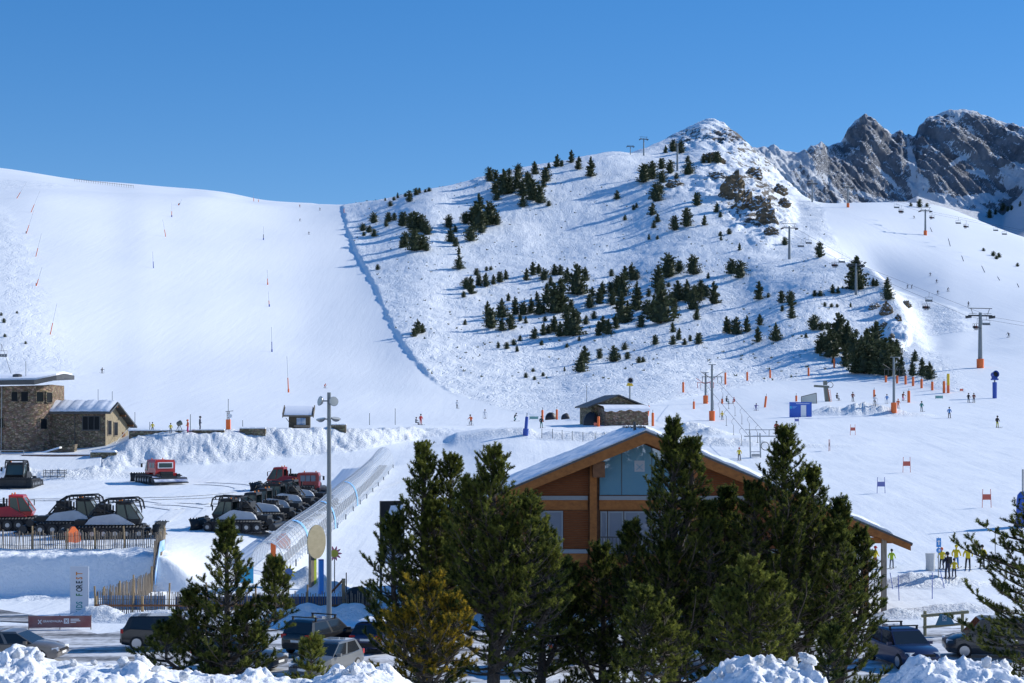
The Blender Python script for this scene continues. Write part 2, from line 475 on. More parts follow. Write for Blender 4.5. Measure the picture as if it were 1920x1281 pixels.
# relief: a step along the piste edge, rolling ground and wind crust off piste, ploughed ridges on the banks
hill_w = sstep(330, 420, Yg)
Zg += .95 * sstep(-.8, .7, d1 + wob * .6) * sstep(40, 8, d1) * hill_w * sstep(990, 900, Yg) * sstep(905, 640, PXg)
hw = sstep(0, 60, d1) * (1 - sstep(1420, 1540, PXg) * sstep(440, 520, Yg))          # rolling ground, only well inside the hill
Zg += hw * sstep(360, 450, Yg) * fbm(Xg / 50, Yg / 60, 2) * 1.3
Zg += rough * hill_w * (fbm(Xg / 11, Yg / 14, 3) * .4 + np.abs(fbm(Xg / 3.3, Yg / 4.5, 3)) * .2)
Zg += (1 - rough) * sstep(260, 420, Yg) * fbm(Xg / 80, Yg / 110, 2) * .5
gul = fbm(Xg / 2.0 + Yg * .35, Yg / 8, 4)
Zg += bank * (gul * .2 + fbm(Xg / 5, Yg / 5, 2) * .4 + fbm(Xg / .8, Yg / 1.2, 3) * .14)
Zg += emb * (fbm(Xg / 2.2, Yg / 2.2, 3) * .16 + fbm(Xg / .7, Yg / .7, 3) * .06)
flat_w = sstep(94, 100, Yg) * sstep(330, 250, Yg) * (1 - bank)
Zg += flat_w * (fbm(Xg / 14, Yg / 14, 3) * .10 + fbm(Xg / 2.5, Yg / 2.5, 3) * .02)
# heap of pushed snow along the yard edge under the stone house and chopped snow by the nursery lift
def bump_at(X, Y, rx, ry, h, rot=0.0, lump=.35):
    global Zg
    c, s_ = math.cos(rot), math.sin(rot)
    u = ((Xg - X) * c + (Yg - Y) * s_) / rx
    v = (-(Xg - X) * s_ + (Yg - Y) * c) / ry
    r = np.sqrt(u * u + v * v)
    Zg += h * sstep(1, 0, r) * (1 + lump * fbm(Xg / 1.6, Yg / 1.6, 3))
    return sstep(1.2, .5, r)
churn = np.zeros_like(Zg)
def heap(px, py, Y, rx, ry, h, rot=0.0, lump=.35):
    global churn
    churn = np.maximum(churn, bump_at((px - CX) / F * Y, Y, rx, ry, h, rot, lump))
heap(120, 880, 186, 7, 3.5, 1.0)
heap(200, 872, 188, 6, 3, .9)
heap(20, 862, 186, 5, 2.5, 1.6)
heap(585, 1085, 109.5, 2.6, 2.2, 1.1)        # beside the carpet entrance
heap(615, 1095, 107, 2.0, 1.6, .7)
heap(1295, 785, 236, 5, 5, 1.3)
heap(1330, 800, 229, 4, 4, 1.0)
heap(1620, 765, 268, 13, 4, 1.7, -.12)
heap(1560, 755, 274, 5, 3, 1.0)
heap(1745, 1085, 109, 5, 2.2, .55, .05)
heap(1700, 1090, 108, 4, 1.8, .45)
heap(200, 1165, 91.6, 2.2, 1.2, .5, .1)     # ploughed heaps along the lower fence
heap(172, 1168, 92.0, 2.0, 1.2, .5)
heap(250, 1175, 90.6, 3.2, 1.2, .4)
heap(330, 1172, 90.6, 4.0, 1.2, .35)
heap(430, 1172, 90.8, 4.5, 1.2, .4)
heap(560, 1165, 91.4, 5.5, 1.7, .6)
heap(680, 1165, 91.4, 4.5, 1.6, .55)
heap(1690, 1160, 92.6, 2.4, 1.4, .5)
heap(1800, 1150, 95.5, 5, 1.4, .4)
heap(1210, 820, 212, 30, 4, 1.0)             # roll of snow below the stone hut
# the rounded lip of the groomed mound behind the big pines
lip = sstep(205, 216, Yg) * sstep(222, 217, Yg) * sstep(830, 860, PXg) * sstep(1010, 985, PXg)
Zg += lip * .8
churn = np.maximum(churn, bank * .9)
churn = np.maximum(churn, emb * .35)

# bare rock: summit crest, crags on the hill's right flank and the crag above the lower pine wood
def patch(cx, cy, rx, ry):
    r = ((PXg - cx) / rx) ** 2 + ((PYg - cy) / ry) ** 2
    return sstep(1.3, .35, r)
rockm = np.maximum.reduce([patch(1290, 264, 80, 22) * .82, patch(1362, 264, 55, 22) * .95, patch(1360, 340, 75, 55) * .6, patch(1405, 380, 65, 60) * .85,
                           patch(1440, 400, 55, 60) * .7, patch(1255, 345, 60, 28) * .35, patch(1420, 300, 75, 34) * .72, patch(1470, 345, 45, 22) * .6,
                           patch(1660, 580, 26, 34) * .62, patch(1685, 625, 24, 42) * .6, patch(1430, 440, 30, 26) * .55, patch(925, 342, 40, 8) * .4]) * (Yg > 330)
rockm = rockm * (Yg > np.where(PXg > 1600, 330, 560)) * np.where(PXg > 1600, Yg < 480, 1)
Zg += rockm * (ridged(Xg / 16, Yg / 22, 4) * 2.0 + fbm(Xg / 4, Yg / 5, 3) * .9) * sstep(1040, 960, Yg)
Zg += 2.0 * np.exp(-np.sqrt((PXg - 1331) ** 2 + 36) / 40) * sstep(880, 1060, Yg) * sstep(1250, 1100, Yg)      # the pointed summit
Zg += sstep(900, 1000, Yg) * sstep(1200, 1120, Yg) * sstep(1230, 1290, PXg) * sstep(1430, 1380, PXg) * ridged(Xg / 14 + Yg / 40, Yg / 50, 4) * 1.6
PYg = HY - (Zg - CZ) * F / Yg

def gz(X, Y):
    """height of the ground at (X, Y)"""
    t = X / Y * F + CX
    i = np.clip(np.searchsorted(TX, t) - 1, 0, NXg - 2); j = np.clip(np.searchsorted(TY, Y) - 1, 0, NYg - 2)
    a = min(max((t - TX[i]) / (TX[i + 1] - TX[i]), 0), 1); b = min(max((Y - TY[j]) / (TY[j + 1] - TY[j]), 0), 1)
    return float((Zg[j, i] * (1 - a) + Zg[j, i + 1] * a) * (1 - b) + (Zg[j + 1, i] * (1 - a) + Zg[j + 1, i + 1] * a) * b)
def G(px, py, ymin=60.0):
    """where the ground is seen at photo pixel (px, py)"""
    i = int(np.clip(np.searchsorted(TX, px) - 1, 0, NXg - 2))
    a = (px - TX[i]) / (TX[i + 1] - TX[i])
    c = PYg[:, i] * (1 - a) + PYg[:, i + 1] * a
    k = np.where((c <= py) & (TY >= ymin))[0]
    if len(k) == 0:
        m = int(np.argmin(np.where(TY > ymin, c, 1e9)))
        Y = TY[m]
    else:
        k = int(k[0])
        if k == 0:
            Y = TY[0]
        else:
            c0, c1 = c[k - 1], c[k]
            f = (c0 - py) / (c0 - c1) if c0 > c1 else 1.0
            f = min(max(f, 0.0), 1.0)
            Y = TY[k - 1] + f * (TY[k] - TY[k - 1])
    X = (px - CX) / F * Y
    return Vector((X, Y, gz(X, Y)))
def atY(px, Y):
    X = (px - CX) / F * Y
    return Vector((X, Y, gz(X, Y)))

# ---- snow material: colour, rock where the ground is bare, and wind / ski relief by the kind of ground
def snow_material():
    m = bpy.data.materials.new('snow_ground')
    m.use_nodes = True
    n, l = m.node_tree.nodes, m.node_tree.links
    b = n['Principled BSDF']
    b.inputs['Roughness'].default_value = .55
    b.inputs['Specular IOR Level'].default_value = .25
    geo = n.new('ShaderNodeNewGeometry')
    def attr(nm):
        a = n.new('ShaderNodeAttribute'); a.attribute_name = nm
        return a.outputs['Fac']
    def math_(op, a, b_=None, c_=None):
        q = n.new('ShaderNodeMath'); q.operation = op
        for i, v in enumerate((a, b_, c_)):
            if v is None: continue
            if isinstance(v, (int, float)): q.inputs[i].default_value = v
            else: l.new(v, q.inputs[i])
        return q.outputs[0]
    def noise_(scale, detail=4, rough_=.55, dist=0.0, vec=None):
        q = n.new('ShaderNodeTexNoise')
        q.inputs['Scale'].default_value = scale; q.inputs['Detail'].default_value = detail
        q.inputs['Roughness'].default_value = rough_; q.inputs['Distortion'].default_value = dist
        l.new(vec or geo.outputs['Position'], q.inputs['Vector'])
        return q.outputs['Fac']
    def ramp_(f, p0, p1, c0=(0, 0, 0), c1=(1, 1, 1)):
        q = n.new('ShaderNodeValToRGB')
        q.color_ramp.elements[0].position = p0; q.color_ramp.elements[0].color = col3(c0)
        q.color_ramp.elements[1].position = p1; q.color_ramp.elements[1].color = col3(c1)
        l.new(f, q.inputs['Fac'])
        return q.outputs['Color']
    rg, rk, ch = attr('rough'), attr('rock'), attr('churn')
    # ski tracks: thin curving grooves = zero lines of a stretched, distorted noise
    mp = n.new('ShaderNodeMapping'); mp.inputs['Scale'].default_value = (1.0, .35, 1.0)
    l.new(geo.outputs['Position'], mp.inputs['Vector'])
    tr = noise_(.16, 2, .5, 1.8, mp.outputs['Vector'])
    tr = math_('ABSOLUTE', math_('SUBTRACT', tr, .5))
    tr = math_('MINIMUM', math_('MULTIPLY', tr, 26.0), 1.0)
    tr2 = noise_(.33, 2, .5, 1.2, mp.outputs['Vector'])
    tr2 = math_('MINIMUM', math_('MULTIPLY', math_('ABSOLUTE', math_('SUBTRACT', tr2, .47)), 20.0), 1.0)
    lumps = noise_(1.1, 5, .62)
    rel = math_('MULTIPLY', rg, math_('ADD', math_('MULTIPLY', math_('ADD', tr, tr2), .13), math_('MULTIPLY', lumps, .42)))
    groom = math_('MULTIPLY', noise_(2.2, 4, .6), .06)
    mp2 = n.new('ShaderNodeMapping'); mp2.inputs['Scale'].default_value = (.5, .06, .1); mp2.inputs['Rotation'].default_value = (0, 0, .5)
    l.new(geo.outputs['Position'], mp2.inputs['Vector'])
    groom = math_('ADD', groom, math_('MULTIPLY', noise_(1.0, 5, .6, .6, mp2.outputs['Vector']), .10))
    mp3 = n.new('ShaderNodeMapping'); mp3.inputs['Scale'].default_value = (.22, .006, .02)
    l.new(geo.outputs['Position'], mp3.inputs['Vector'])
    groom = math_('ADD', groom, math_('MULTIPLY', noise_(1.0, 6, .62, .25, mp3.outputs['Vector']), .13))
    groom = math_('MULTIPLY', groom, math_('SUBTRACT', 1.0, rg))
    chop = math_('MULTIPLY', ch, math_('ADD', math_('MULTIPLY', noise_(3.0, 5, .65), .45), math_('MULTIPLY', noise_(9.0, 3, .6), .10)))
    hgt = math_('ADD', math_('ADD', rel, groom), chop)
    rockn = noise_(.12, 8, .72)
    rockf = noise_(.45, 6, .7)
    sel = math_('ADD', math_('MULTIPLY', rk, .72), math_('ADD', math_('MULTIPLY', math_('SUBTRACT', rockn, .5), 1.3), math_('MULTIPLY', math_('SUBTRACT', rockf, .5), .9)))
    # snow does not hold on steep ground
    sx = n.new('ShaderNodeSeparateXYZ'); l.new(geo.outputs['Normal'], sx.inputs[0])
    sel = math_('ADD', sel, math_('MULTIPLY', math_('SUBTRACT', .82, sx.outputs['Z']), math_('MULTIPLY', rk, 1.2)))
    isrock = ramp_(sel, .60, .66)
    isrock_f = math_('MULTIPLY', isrock, math_('GREATER_THAN', rk, .04))
    rcol = ramp_(noise_(.5, 6, .7), .3, .7, (.055, .050, .045), (.21, .175, .13))
    scol = ramp_(noise_(.02, 4, .5), .25, .75, (.83, .87, .90), (.875, .905, .925))
    mix = n.new('ShaderNodeMix'); mix.data_type = 'RGBA'
    l.new(isrock_f, mix.inputs[0]); l.new(scol, mix.inputs[6]); l.new(rcol, mix.inputs[7])
    l.new(mix.outputs[2], b.inputs['Base Color'])
    hgt = math_('ADD', hgt, math_('MULTIPLY', isrock_f, math_('MULTIPLY', noise_(.8, 8, .7), 2.5)))
    bp = n.new('ShaderNodeBump'); bp.inputs['Strength'].default_value = .9; bp.inputs['Distance'].default_value = .8
    l.new(hgt, bp.inputs['Height'])
    l.new(bp.outputs['Normal'], b.inputs['Normal'])
    return m
MATS['snow_ground'] = snow_material()

V = np.stack([Xg.ravel(), Yg.ravel(), Zg.ravel()], 1)
ii = (np.arange(NYg - 1)[:, None] * NXg + np.arange(NXg - 1)[None, :]).ravel()
Q = np.stack([ii, ii + 1, ii + NXg + 1, ii + NXg], 1)
me = np_mesh('snow_ground', V, Q, MATS['snow_ground'])
for nm, arr in (('rough', rough), ('rock', rockm), ('churn', churn)):
    a = me.attributes.new(nm, 'FLOAT', 'POINT')
    a.data.foreach_set('value', arr.astype(np.float32).ravel())
struct(link('snow_ground', me))

# ================================================================ FAR ROCKY MOUNTAIN
MX = np.linspace(1340, 2260, 520)
sil = np.array([(1300, 330), (1340, 300), (1385, 285), (1405, 276), (1425, 279), (1445, 275), (1470, 283), (1490, 287), (1505, 290), (1516, 281), (1530, 272), (1541, 268), (1553, 278),
                (1568, 268), (1578, 265), (1590, 245), (1603, 228), (1622, 217), (1640, 225), (1655, 240), (1672, 253), (1690, 245), (1700, 257), (1717, 256), (1722, 240), (1738, 222),
                (1770, 210), (1800, 205), (1830, 211), (1855, 220), (1880, 231), (1900, 235), (1920, 244), (1960, 252), (2050, 285), (2260, 330)], float)
sily = np.interp(MX, sil[:, 0], sil[:, 1])
foot = np.interp(MX, [1340, 1480, 1560, 1700, 1720, 1800, 1880, 1930, 2260], [400, 392, 380, 372, 362, 385, 400, 340, 360])
D0 = np.interp(MX, [1340, 1500, 1600, 1720, 2260], [1500, 1560, 1640, 1680, 1700])
D1 = D0 + np.interp(MX, [1340, 1500, 1600, 2260], [130, 150, 170, 190])
NR = 240
vv = np.linspace(0, 1, NR)
MYg = np.zeros((NR, len(MX))); MZg = np.zeros_like(MYg)
for i in range(len(MX)):
    lv = np.array([1250, D0[i] - 120, D0[i], D1[i], D1[i] + 60, D1[i] + 400])
    zz = np.array([zy(1250, 470), zy(D0[i] - 120, foot[i] + 26), zy(D0[i], foot[i]), zy(D1[i], sily[i]), zy(D1[i] + 60, sily[i]) - 60, 60.0])
    yq = np.concatenate([np.linspace(1250, D0[i] - 20, 60, endpoint=False), np.linspace(D0[i] - 20, D1[i], 150, endpoint=False), np.linspace(D1[i], D1[i] + 400, 30)])
    MYg[:, i] = yq
    MZg[:, i] = pchip_eval(lv, zz, yq)
MXg = MYg * ((MX - CX) / F)[None, :]
up = sstep(0, 1, (MYg - D0[None, :]) / (D1 - D0)[None, :]) * (MYg < D1[None, :] + 1)
face = sstep(-.12, .12, (MYg - D0[None, :]) / (D1 - D0)[None, :]) * sstep(1.0, .78, (MYg - D0[None, :]) / (D1 - D0)[None, :])
crest = sstep(.7, 1, (MYg - D0[None, :]) / (D1 - D0)[None, :]) * (MYg <= D1[None, :])
PXm = np.repeat(MX[None, :], NR, 0)
rib = ridged(MXg / 62 + MZg / 70, MYg / 260 + 3.1, 5)
rib2 = ridged(MXg / 17 + MZg / 40, MYg / 90, 4)
MZg += face * ((rib - 1.35) * 8.5 + (rib2 - 1.1) * 3.0 + fbm(MXg / 30, MZg / 20 + MYg / 60, 4) * 2.5 + fbm(MXg / 7, MZg / 5, 4) * 1.4)
MZg += crest * fbm(MXg / 9, MYg / 30, 4) * 1.6
PYm = HY - (MZg - CZ) * F / MYg
mrock = np.where(PXm > 1575, 1.0, np.interp(PXm, [1340, 1490, 1540, 1575], [.05, .12, .42, .8]) + .45 * sstep(.2, .8, ridged(PXm / 34 - PYm / 50, PYm / 160, 2))) * sstep(-.16, .06, (MYg - D0[None, :]) / (D1 - D0)[None, :])
def mpatch(cx, cy, rx, ry, rot=0.0):
    c, s_ = math.cos(rot), math.sin(rot)
    u = ((PXm - cx) * c + (PYm - cy) * s_) / rx; v = (-(PXm - cx) * s_ + (PYm - cy) * c) / ry
    return sstep(1.4, .5, u * u + v * v)
# snow-filled gullies between the ribs
for (cx, cy, rx, ry, rot) in ((1712, 310, 42, 7, 1.35), (1722, 345, 22, 18, 0), (1520, 318, 55, 9, 1.0), (1478, 320, 45, 8, 1.15), (1560, 350, 40, 6, .9), (1640, 372, 60, 5, .3), (1850, 330, 40, 7, .3),
                              (1905, 330, 40, 26, 0), (1840, 372, 60, 10, -.1), (1800, 300, 36, 5, -.5), (1440, 300, 40, 8, .9), (1760, 375, 60, 12, .2), (1660, 330, 30, 4, .8), (1795, 222, 14, 4, -.6)):
    mrock = mrock * (1 - .9 * mpatch(cx, cy, rx, ry, rot))
def mountain_material():
    m = bpy.data.materials.new('mountain_rock')
    m.use_nodes = True
    n, l = m.node_tree.nodes, m.node_tree.links
    b = n['Principled BSDF']
    b.inputs['Roughness'].default_value = .85
    b.inputs['Specular IOR Level'].default_value = .15
    geo = n.new('ShaderNodeNewGeometry')
    a = n.new('ShaderNodeAttribute'); a.attribute_name = 'rock'
    def nz(scale, detail, ro, vs=None):
        q = n.new('ShaderNodeTexNoise'); q.inputs['Scale'].default_value = scale; q.inputs['Detail'].default_value = detail; q.inputs['Roughness'].default_value = ro
        if vs:
            mp = n.new('ShaderNodeMapping'); mp.inputs['Scale'].default_value = vs
            l.new(geo.outputs['Position'], mp.inputs['Vector']); l.new(mp.outputs[0], q.inputs['Vector'])
        else:
            l.new(geo.outputs['Position'], q.inputs['Vector'])
        return q.outputs['Fac']
    def ma(op, x, y):
        q = n.new('ShaderNodeMath'); q.operation = op
        for i, v in enumerate((x, y)):
            if isinstance(v, (int, float)): q.inputs[i].default_value = v
            else: l.new(v, q.inputs[i])
        return q.outputs[0]
    def rp(f, p0, p1, c0, c1):
        q = n.new('ShaderNodeValToRGB'); e = q.color_ramp.elements
        e[0].position, e[1].position = p0, p1; e[0].color, e[1].color = col3(c0), col3(c1)
        l.new(f, q.inputs['Fac']); return q.outputs['Color']
    sx = n.new('ShaderNodeSeparateXYZ'); l.new(geo.outputs['True Normal'], sx.inputs[0])
    # ledges hold snow, walls do not
    hold = ma('ADD', ma('MULTIPLY', sx.outputs['Z'], 1.05), ma('MULTIPLY', ma('SUBTRACT', nz(.09, 8, .75), .5), 1.3))
    hold = ma('ADD', hold, ma('MULTIPLY', ma('SUBTRACT', nz(.030, 5, .6), .5), 1.5))
    hold = ma('SUBTRACT', hold, ma('MULTIPLY', a.outputs['Fac'], .60))
    snow = rp(hold, .08, .13, (0, 0, 0), (1, 1, 1))
    rc = rp(nz(.05, 9, .75, (1, 1, .5)), .34, .66, (.115, .123, .142), (.33, .345, .38))
    mx = n.new('ShaderNodeMix'); mx.data_type = 'RGBA'
    l.new(snow, mx.inputs[0]); l.new(rc, mx.inputs[6]); mx.inputs[7].default_value = (.83, .87, .93, 1)
    l.new(mx.outputs[2], b.inputs['Base Color'])
    bp = n.new('ShaderNodeBump'); bp.inputs['Strength'].default_value = 1.0; bp.inputs['Distance'].default_value = 9.0
    l.new(nz(.10, 10, .74, (1, 1, .6)), bp.inputs['Height']); l.new(bp.outputs['Normal'], b.inputs['Normal'])
    return m
V = np.stack([MXg.ravel(), MYg.ravel(), MZg.ravel()], 1)
w_ = len(MX)
ii = (np.arange(NR - 1)[:, None] * w_ + np.arange(w_ - 1)[None, :]).ravel()
Q = np.stack([ii, ii + 1, ii + w_ + 1, ii + w_], 1)
me = np_mesh('rocky_mountain', V, Q, mountain_material())
a = me.attributes.new('rock', 'FLOAT', 'POINT')
a.data.foreach_set('value', mrock.astype(np.float32).ravel())
struct(link('rocky_mountain', me))

# ================================================================ THE VALLEY BEHIND THE CAMERA (seen in the chalet's glass)
bx = np.linspace(-1500, 1500, 121); by = np.concatenate([np.linspace(-1500, -60, 90, endpoint=False), np.linspace(-60, 16, 20)])
BX, BY = np.meshgrid(bx, by)
BZ = np.interp(BY, [-1500, -1100, -420, -260, -60, -8, 3, 16], [420, 380, 30, -6, 2, 9.3, 9.2, 7.3])
BZ += sstep(-80, -300, BY) * (fbm(BX / 260, BY / 260, 4) * 60 * sstep(-260, -600, BY) + fbm(BX / 60, BY / 60, 3) * 5)
V = np.stack([BX.ravel(), BY.ravel(), BZ.ravel()], 1)
w_ = len(bx)
ii = (np.arange(len(by) - 1)[:, None] * w_ + np.arange(w_ - 1)[None, :]).ravel()
struct(link('valley_ground', np_mesh('valley_ground', V, np.stack([ii, ii + 1, ii + w_ + 1, ii + w_], 1), MATS['snow_ground'])))

# ================================================================ ROAD AND CAR PARK
def road_material(lo=.49, hi=.75):
    m = bpy.data.materials.new('slushy_asphalt')
    m.use_nodes = True
    n, l = m.node_tree.nodes, m.node_tree.links
    b = n['Principled BSDF']
    geo = n.new('ShaderNodeNewGeometry')
    mp = n.new('ShaderNodeMapping'); mp.inputs['Scale'].default_value = (.12, .55, 1)
    l.new(geo.outputs['Position'], mp.inputs['Vector'])
    nz = n.new('ShaderNodeTexNoise'); nz.inputs['Scale'].default_value = 1.0; nz.inputs['Detail'].default_value = 7; nz.inputs['Roughness'].default_value = .62
    l.new(mp.outputs[0], nz.inputs['Vector'])
    n2 = n.new('ShaderNodeTexNoise'); n2.inputs['Scale'].default_value = 2.5; n2.inputs['Detail'].default_value = 6
    l.new(geo.outputs['Position'], n2.inputs['Vector'])
    ad = n.new('ShaderNodeMath'); ad.operation = 'MULTIPLY_ADD'; ad.inputs[1].default_value = .35
    l.new(n2.outputs['Fac'], ad.inputs[0]); l.new(nz.outputs['Fac'], ad.inputs[2])
    rp = n.new('ShaderNodeValToRGB'); e = rp.color_ramp.elements
    e[0].position = lo; e[0].color = (.085, .083, .08, 1)
    e[1].position = hi; e[1].color = (.72, .74, .77, 1)
    q = e.new(lo + (hi - lo) * .45); q.color = (.30, .30, .30, 1)
    l.new(ad.outputs[0], rp.inputs['Fac'])
    l.new(rp.outputs['Color'], b.inputs['Base Color'])
    b.inputs['Roughness'].default_value = .55
    bp = n.new('ShaderNodeBump'); bp.inputs['Strength'].default_value = .5; bp.inputs['Distance'].default_value = .06
    l.new(ad.outputs[0], bp.inputs['Height']); l.new(bp.outputs['Normal'], b.inputs['Normal'])
    return m
MATS['road'] = road_material()
MATS['wet_road'] = road_material(.62, .92)
rx = np.linspace(-60, 60, 241); ry = np.linspace(63, 87.2, 28)
RX, RY = np.meshgrid(rx, ry)
RZ = .012 + .0 * RX
V = np.stack([RX.ravel(), RY.ravel() + (fbm(RX / 5, RY * 0 + 3, 4) * 2.2).ravel() * ((RY - 63) / 24.2).ravel(), RZ.ravel()], 1)
w_ = len(rx)
ii = (np.arange(len(ry) - 1)[:, None] * w_ + np.arange(w_ - 1)[None, :]).ravel()
struct(link('road', np_mesh('road', V, np.stack([ii, ii + 1, ii + w_ + 1, ii + w_], 1), MATS['road'])))
# the side road that bends away below the yard, on the left
pts = []
for t in np.linspace(0, 1, 40):
    a = t * math.pi * .62
    pts.append((-27.0 - 12.0 * math.sin(a) + 2 * t, 89.2 + 9.5 * (1 - math.cos(a)) * .62, 0))
V, Q = [], []
for k in range(40):
    X0 = np.interp(k / 39, [0, 1], [-25.8, -46]); 
    Yc = np.interp(k / 39, [0, .25, .6, 1], [90.0, 93.5, 97.5, 99.5])
    hw_ = np.interp(k / 39, [0, .3, 1], [1.0, 2.8, 3.4])
    for s_ in np.linspace(-1, 1, 9):
        xx, yy = X0, Yc + s_ * hw_
        V.append((xx, yy, gz(xx, yy) + .05))
for k in range(39):
    for j in range(8):
        Q.append((k * 9 + j, k * 9 + 9 + j, k * 9 + 10 + j, k * 9 + 1 + j))
struct(link('side_road', np_mesh('side_road', np.array(V), np.array(Q), MATS['wet_road'])))

# tracks pressed into the yard by the groomers: two ribbed belts each
def groomer_track(name, pts):
    pts = [Vector(p) for p in pts]
    path = []
    for a, b in zip(pts[:-1], pts[1:]):
        n = max(1, int((b - a).length / .22))
        path += [a.lerp(b, k / n) for k in range(n)]
    V, Q = [], []
    for side in (-1.4, 1.4):
        o = len(V)
        for k, q in enumerate(path):
            d = (path[min(k + 1, len(path) - 1)] - path[max(k - 1, 0)]).normalized(); nrm = Vector((-d.y, d.x, 0))
            for j, u in enumerate((-.62, -.5, 0, .5, .62)):
                p_ = q + nrm * (side + u)
                V.append((p_.x, p_.y, gz(p_.x, p_.y) + .018 + (.075 if (k % 2 and 0 < j < 4) else (.0 if j in (1, 2, 3) else .03))))
        for k in range(len(path) - 1):
            for j in range(4):
                a = o + k * 5 + j
                Q.append((a, a + 1, a + 6, a + 5))
    struct(link(name, np_mesh(name, np.array(V), np.array(Q), MATS['snow_ground'], smooth=False)))
cA = Vector((-36.5, 166, 0))
groomer_track('groomer_track', [cA + Vector((9.5 * math.cos(a), 13 * math.sin(a), 0)) for a in np.linspace(-1.9, 1.4, 40)])
groomer_track('groomer_track', [(-34, 148, 0), (-28, 146, 0), (-22, 152, 0), (-17.5, 165, 0), (-13, 182, 0)])
groomer_track('groomer_track', [(-52, 150, 0), (-44, 152, 0), (-36, 150, 0), (-28, 141, 0), (-27, 130, 0)])
# ================================================================ BUILDINGS
def stone_material(name, c0, c1, mortar, scale=3.2):
    m = bpy.data.materials.new(name)
    m.use_nodes = True
    n, l = m.node_tree.nodes, m.node_tree.links
    b = n['Principled BSDF']
    b.inputs['Roughness'].default_value = .9
    b.inputs['Specular IOR Level'].default_value = .2
    tc = n.new('ShaderNodeTexCoord')
    mp = n.new('ShaderNodeMapping'); mp.inputs['Scale'].default_value = (1, 1, 1.7)
    l.new(tc.outputs['Object'], mp.inputs['Vector'])
    vo = n.new('ShaderNodeTexVoronoi'); vo.inputs['Scale'].default_value = scale
    ve = n.new('ShaderNodeTexVoronoi'); ve.inputs['Scale'].default_value = scale; ve.feature = 'DISTANCE_TO_EDGE'
    nz = n.new('ShaderNodeTexNoise'); nz.inputs['Scale'].default_value = 2.0; nz.inputs['Detail'].default_value = 6
    for q in (vo, ve, nz): l.new(mp.outputs[0], q.inputs['Vector'])
    sp = n.new('ShaderNodeSeparateColor'); l.new(vo.outputs['Color'], sp.inputs[0])
    rp = n.new('ShaderNodeValToRGB'); e = rp.color_ramp.elements
    e[0].position, e[1].position = 0.1, .9; e[0].color, e[1].color = col3(c0), col3(c1)
    l.new(sp.outputs[0], rp.inputs['Fac'])
    ed = n.new('ShaderNodeValToRGB'); e = ed.color_ramp.elements
    e[0].position, e[1].position = .02, .09; e[0].color, e[1].color = (0, 0, 0, 1), (1, 1, 1, 1)
    l.new(ve.outputs['Distance'], ed.inputs['Fac'])
    mx = n.new('ShaderNodeMix'); mx.data_type = 'RGBA'
    l.new(ed.outputs['Color'], mx.inputs[0]); mx.inputs[6].default_value = col3(mortar); l.new(rp.outputs['Color'], mx.inputs[7])
    m2 = n.new('ShaderNodeMix'); m2.data_type = 'RGBA'; m2.blend_type = 'MULTIPLY'; m2.inputs[0].default_value = .55
    l.new(mx.outputs[2], m2.inputs[6]); l.new(nz.outputs['Color'], m2.inputs[7])
    l.new(m2.outputs[2], b.inputs['Base Color'])
    bp = n.new('ShaderNodeBump'); bp.inputs['Strength'].default_value = .9; bp.inputs['Distance'].default_value = .08
    l.new(ed.outputs['Color'], bp.inputs['Height']); l.new(bp.outputs['Normal'], b.inputs['Normal'])
    MATS[name] = m
stone_material('stone_warm', (.19, .135, .09), (.48, .36, .26), (.24, .19, .14), 2.6)
stone_material('stone_grey', (.15, .125, .09), (.36, .30, .22), (.18, .15, .11), 2.6)
stone_material('stone_moss', (.18, .155, .10), (.44, .38, .26), (.18, .155, .11), 2.8)
def wood_material(name, c0, c1, sc=(1.2, 1.2, 14), rough=.6):
    m = bpy.data.materials.new(name)
    m.use_nodes = True
    n, l = m.node_tree.nodes, m.node_tree.links
    b = n['Principled BSDF']; b.inputs['Roughness'].default_value = rough; b.inputs['Specular IOR Level'].default_value = .3
    tc = n.new('ShaderNodeTexCoord'); mp = n.new('ShaderNodeMapping'); mp.inputs['Scale'].default_value = sc
    l.new(tc.outputs['Object'], mp.inputs['Vector'])
    nz = n.new('ShaderNodeTexNoise'); nz.inputs['Scale'].default_value = 1.6; nz.inputs['Detail'].default_value = 7; nz.inputs['Roughness'].default_value = .65
    l.new(mp.outputs[0], nz.inputs['Vector'])
    rp = n.new('ShaderNodeValToRGB'); e = rp.color_ramp.elements
    e[0].position, e[1].position = .3, .72; e[0].color, e[1].color = col3(c0), col3(c1)
    l.new(nz.outputs['Fac'], rp.inputs['Fac']); l.new(rp.outputs['Color'], b.inputs['Base Color'])
    MATS[name] = m
wood_material('wood_board', (.105, .027, .006), (.235, .070, .013))
wood_material('wood_beam', (.20, .07, .016), (.36, .135, .03), (2, 2, 3))
wood_material('wood_dark', (.10, .045, .02), (.20, .09, .04), (2, 2, 3))
wood_material('wood_grey', (.16, .13, .10), (.34, .29, .23), (6, 6, 1.2), .85)
mat('snow', (.86, .89, .94), .5, spec=.3, bump=.5, bscale=2.5)
mat('dark_frame', (.05, .055, .06), .5)
mat('grey_frame', (.22, .25, .27), .5)
mat('grey_metal', (.36, .38, .40), .4, .7, noise=.15)
mat('dark_metal', (.055, .06, .065), .45, .5)
mat('zinc', (.085, .09, .095), .55, .3, noise=.2, nscale=1.0)
mat('soffit', (.25, .25, .24), .7)
mat('interior', (.012, .012, .012), .9)
def glass_material(name, tint, rough=.02, alpha=1.0, spec=.5, ior=1.5):
    m = mat(name, tint, rough, spec=spec, alpha=alpha)
    m.node_tree.nodes['Principled BSDF'].inputs['IOR'].default_value = ior
    return m
glass_material('blue_glass', (.13, .28, .38), .015, ior=2.6)
glass_material('window_glass', (.012, .016, .02), .08, spec=.2, ior=1.2)
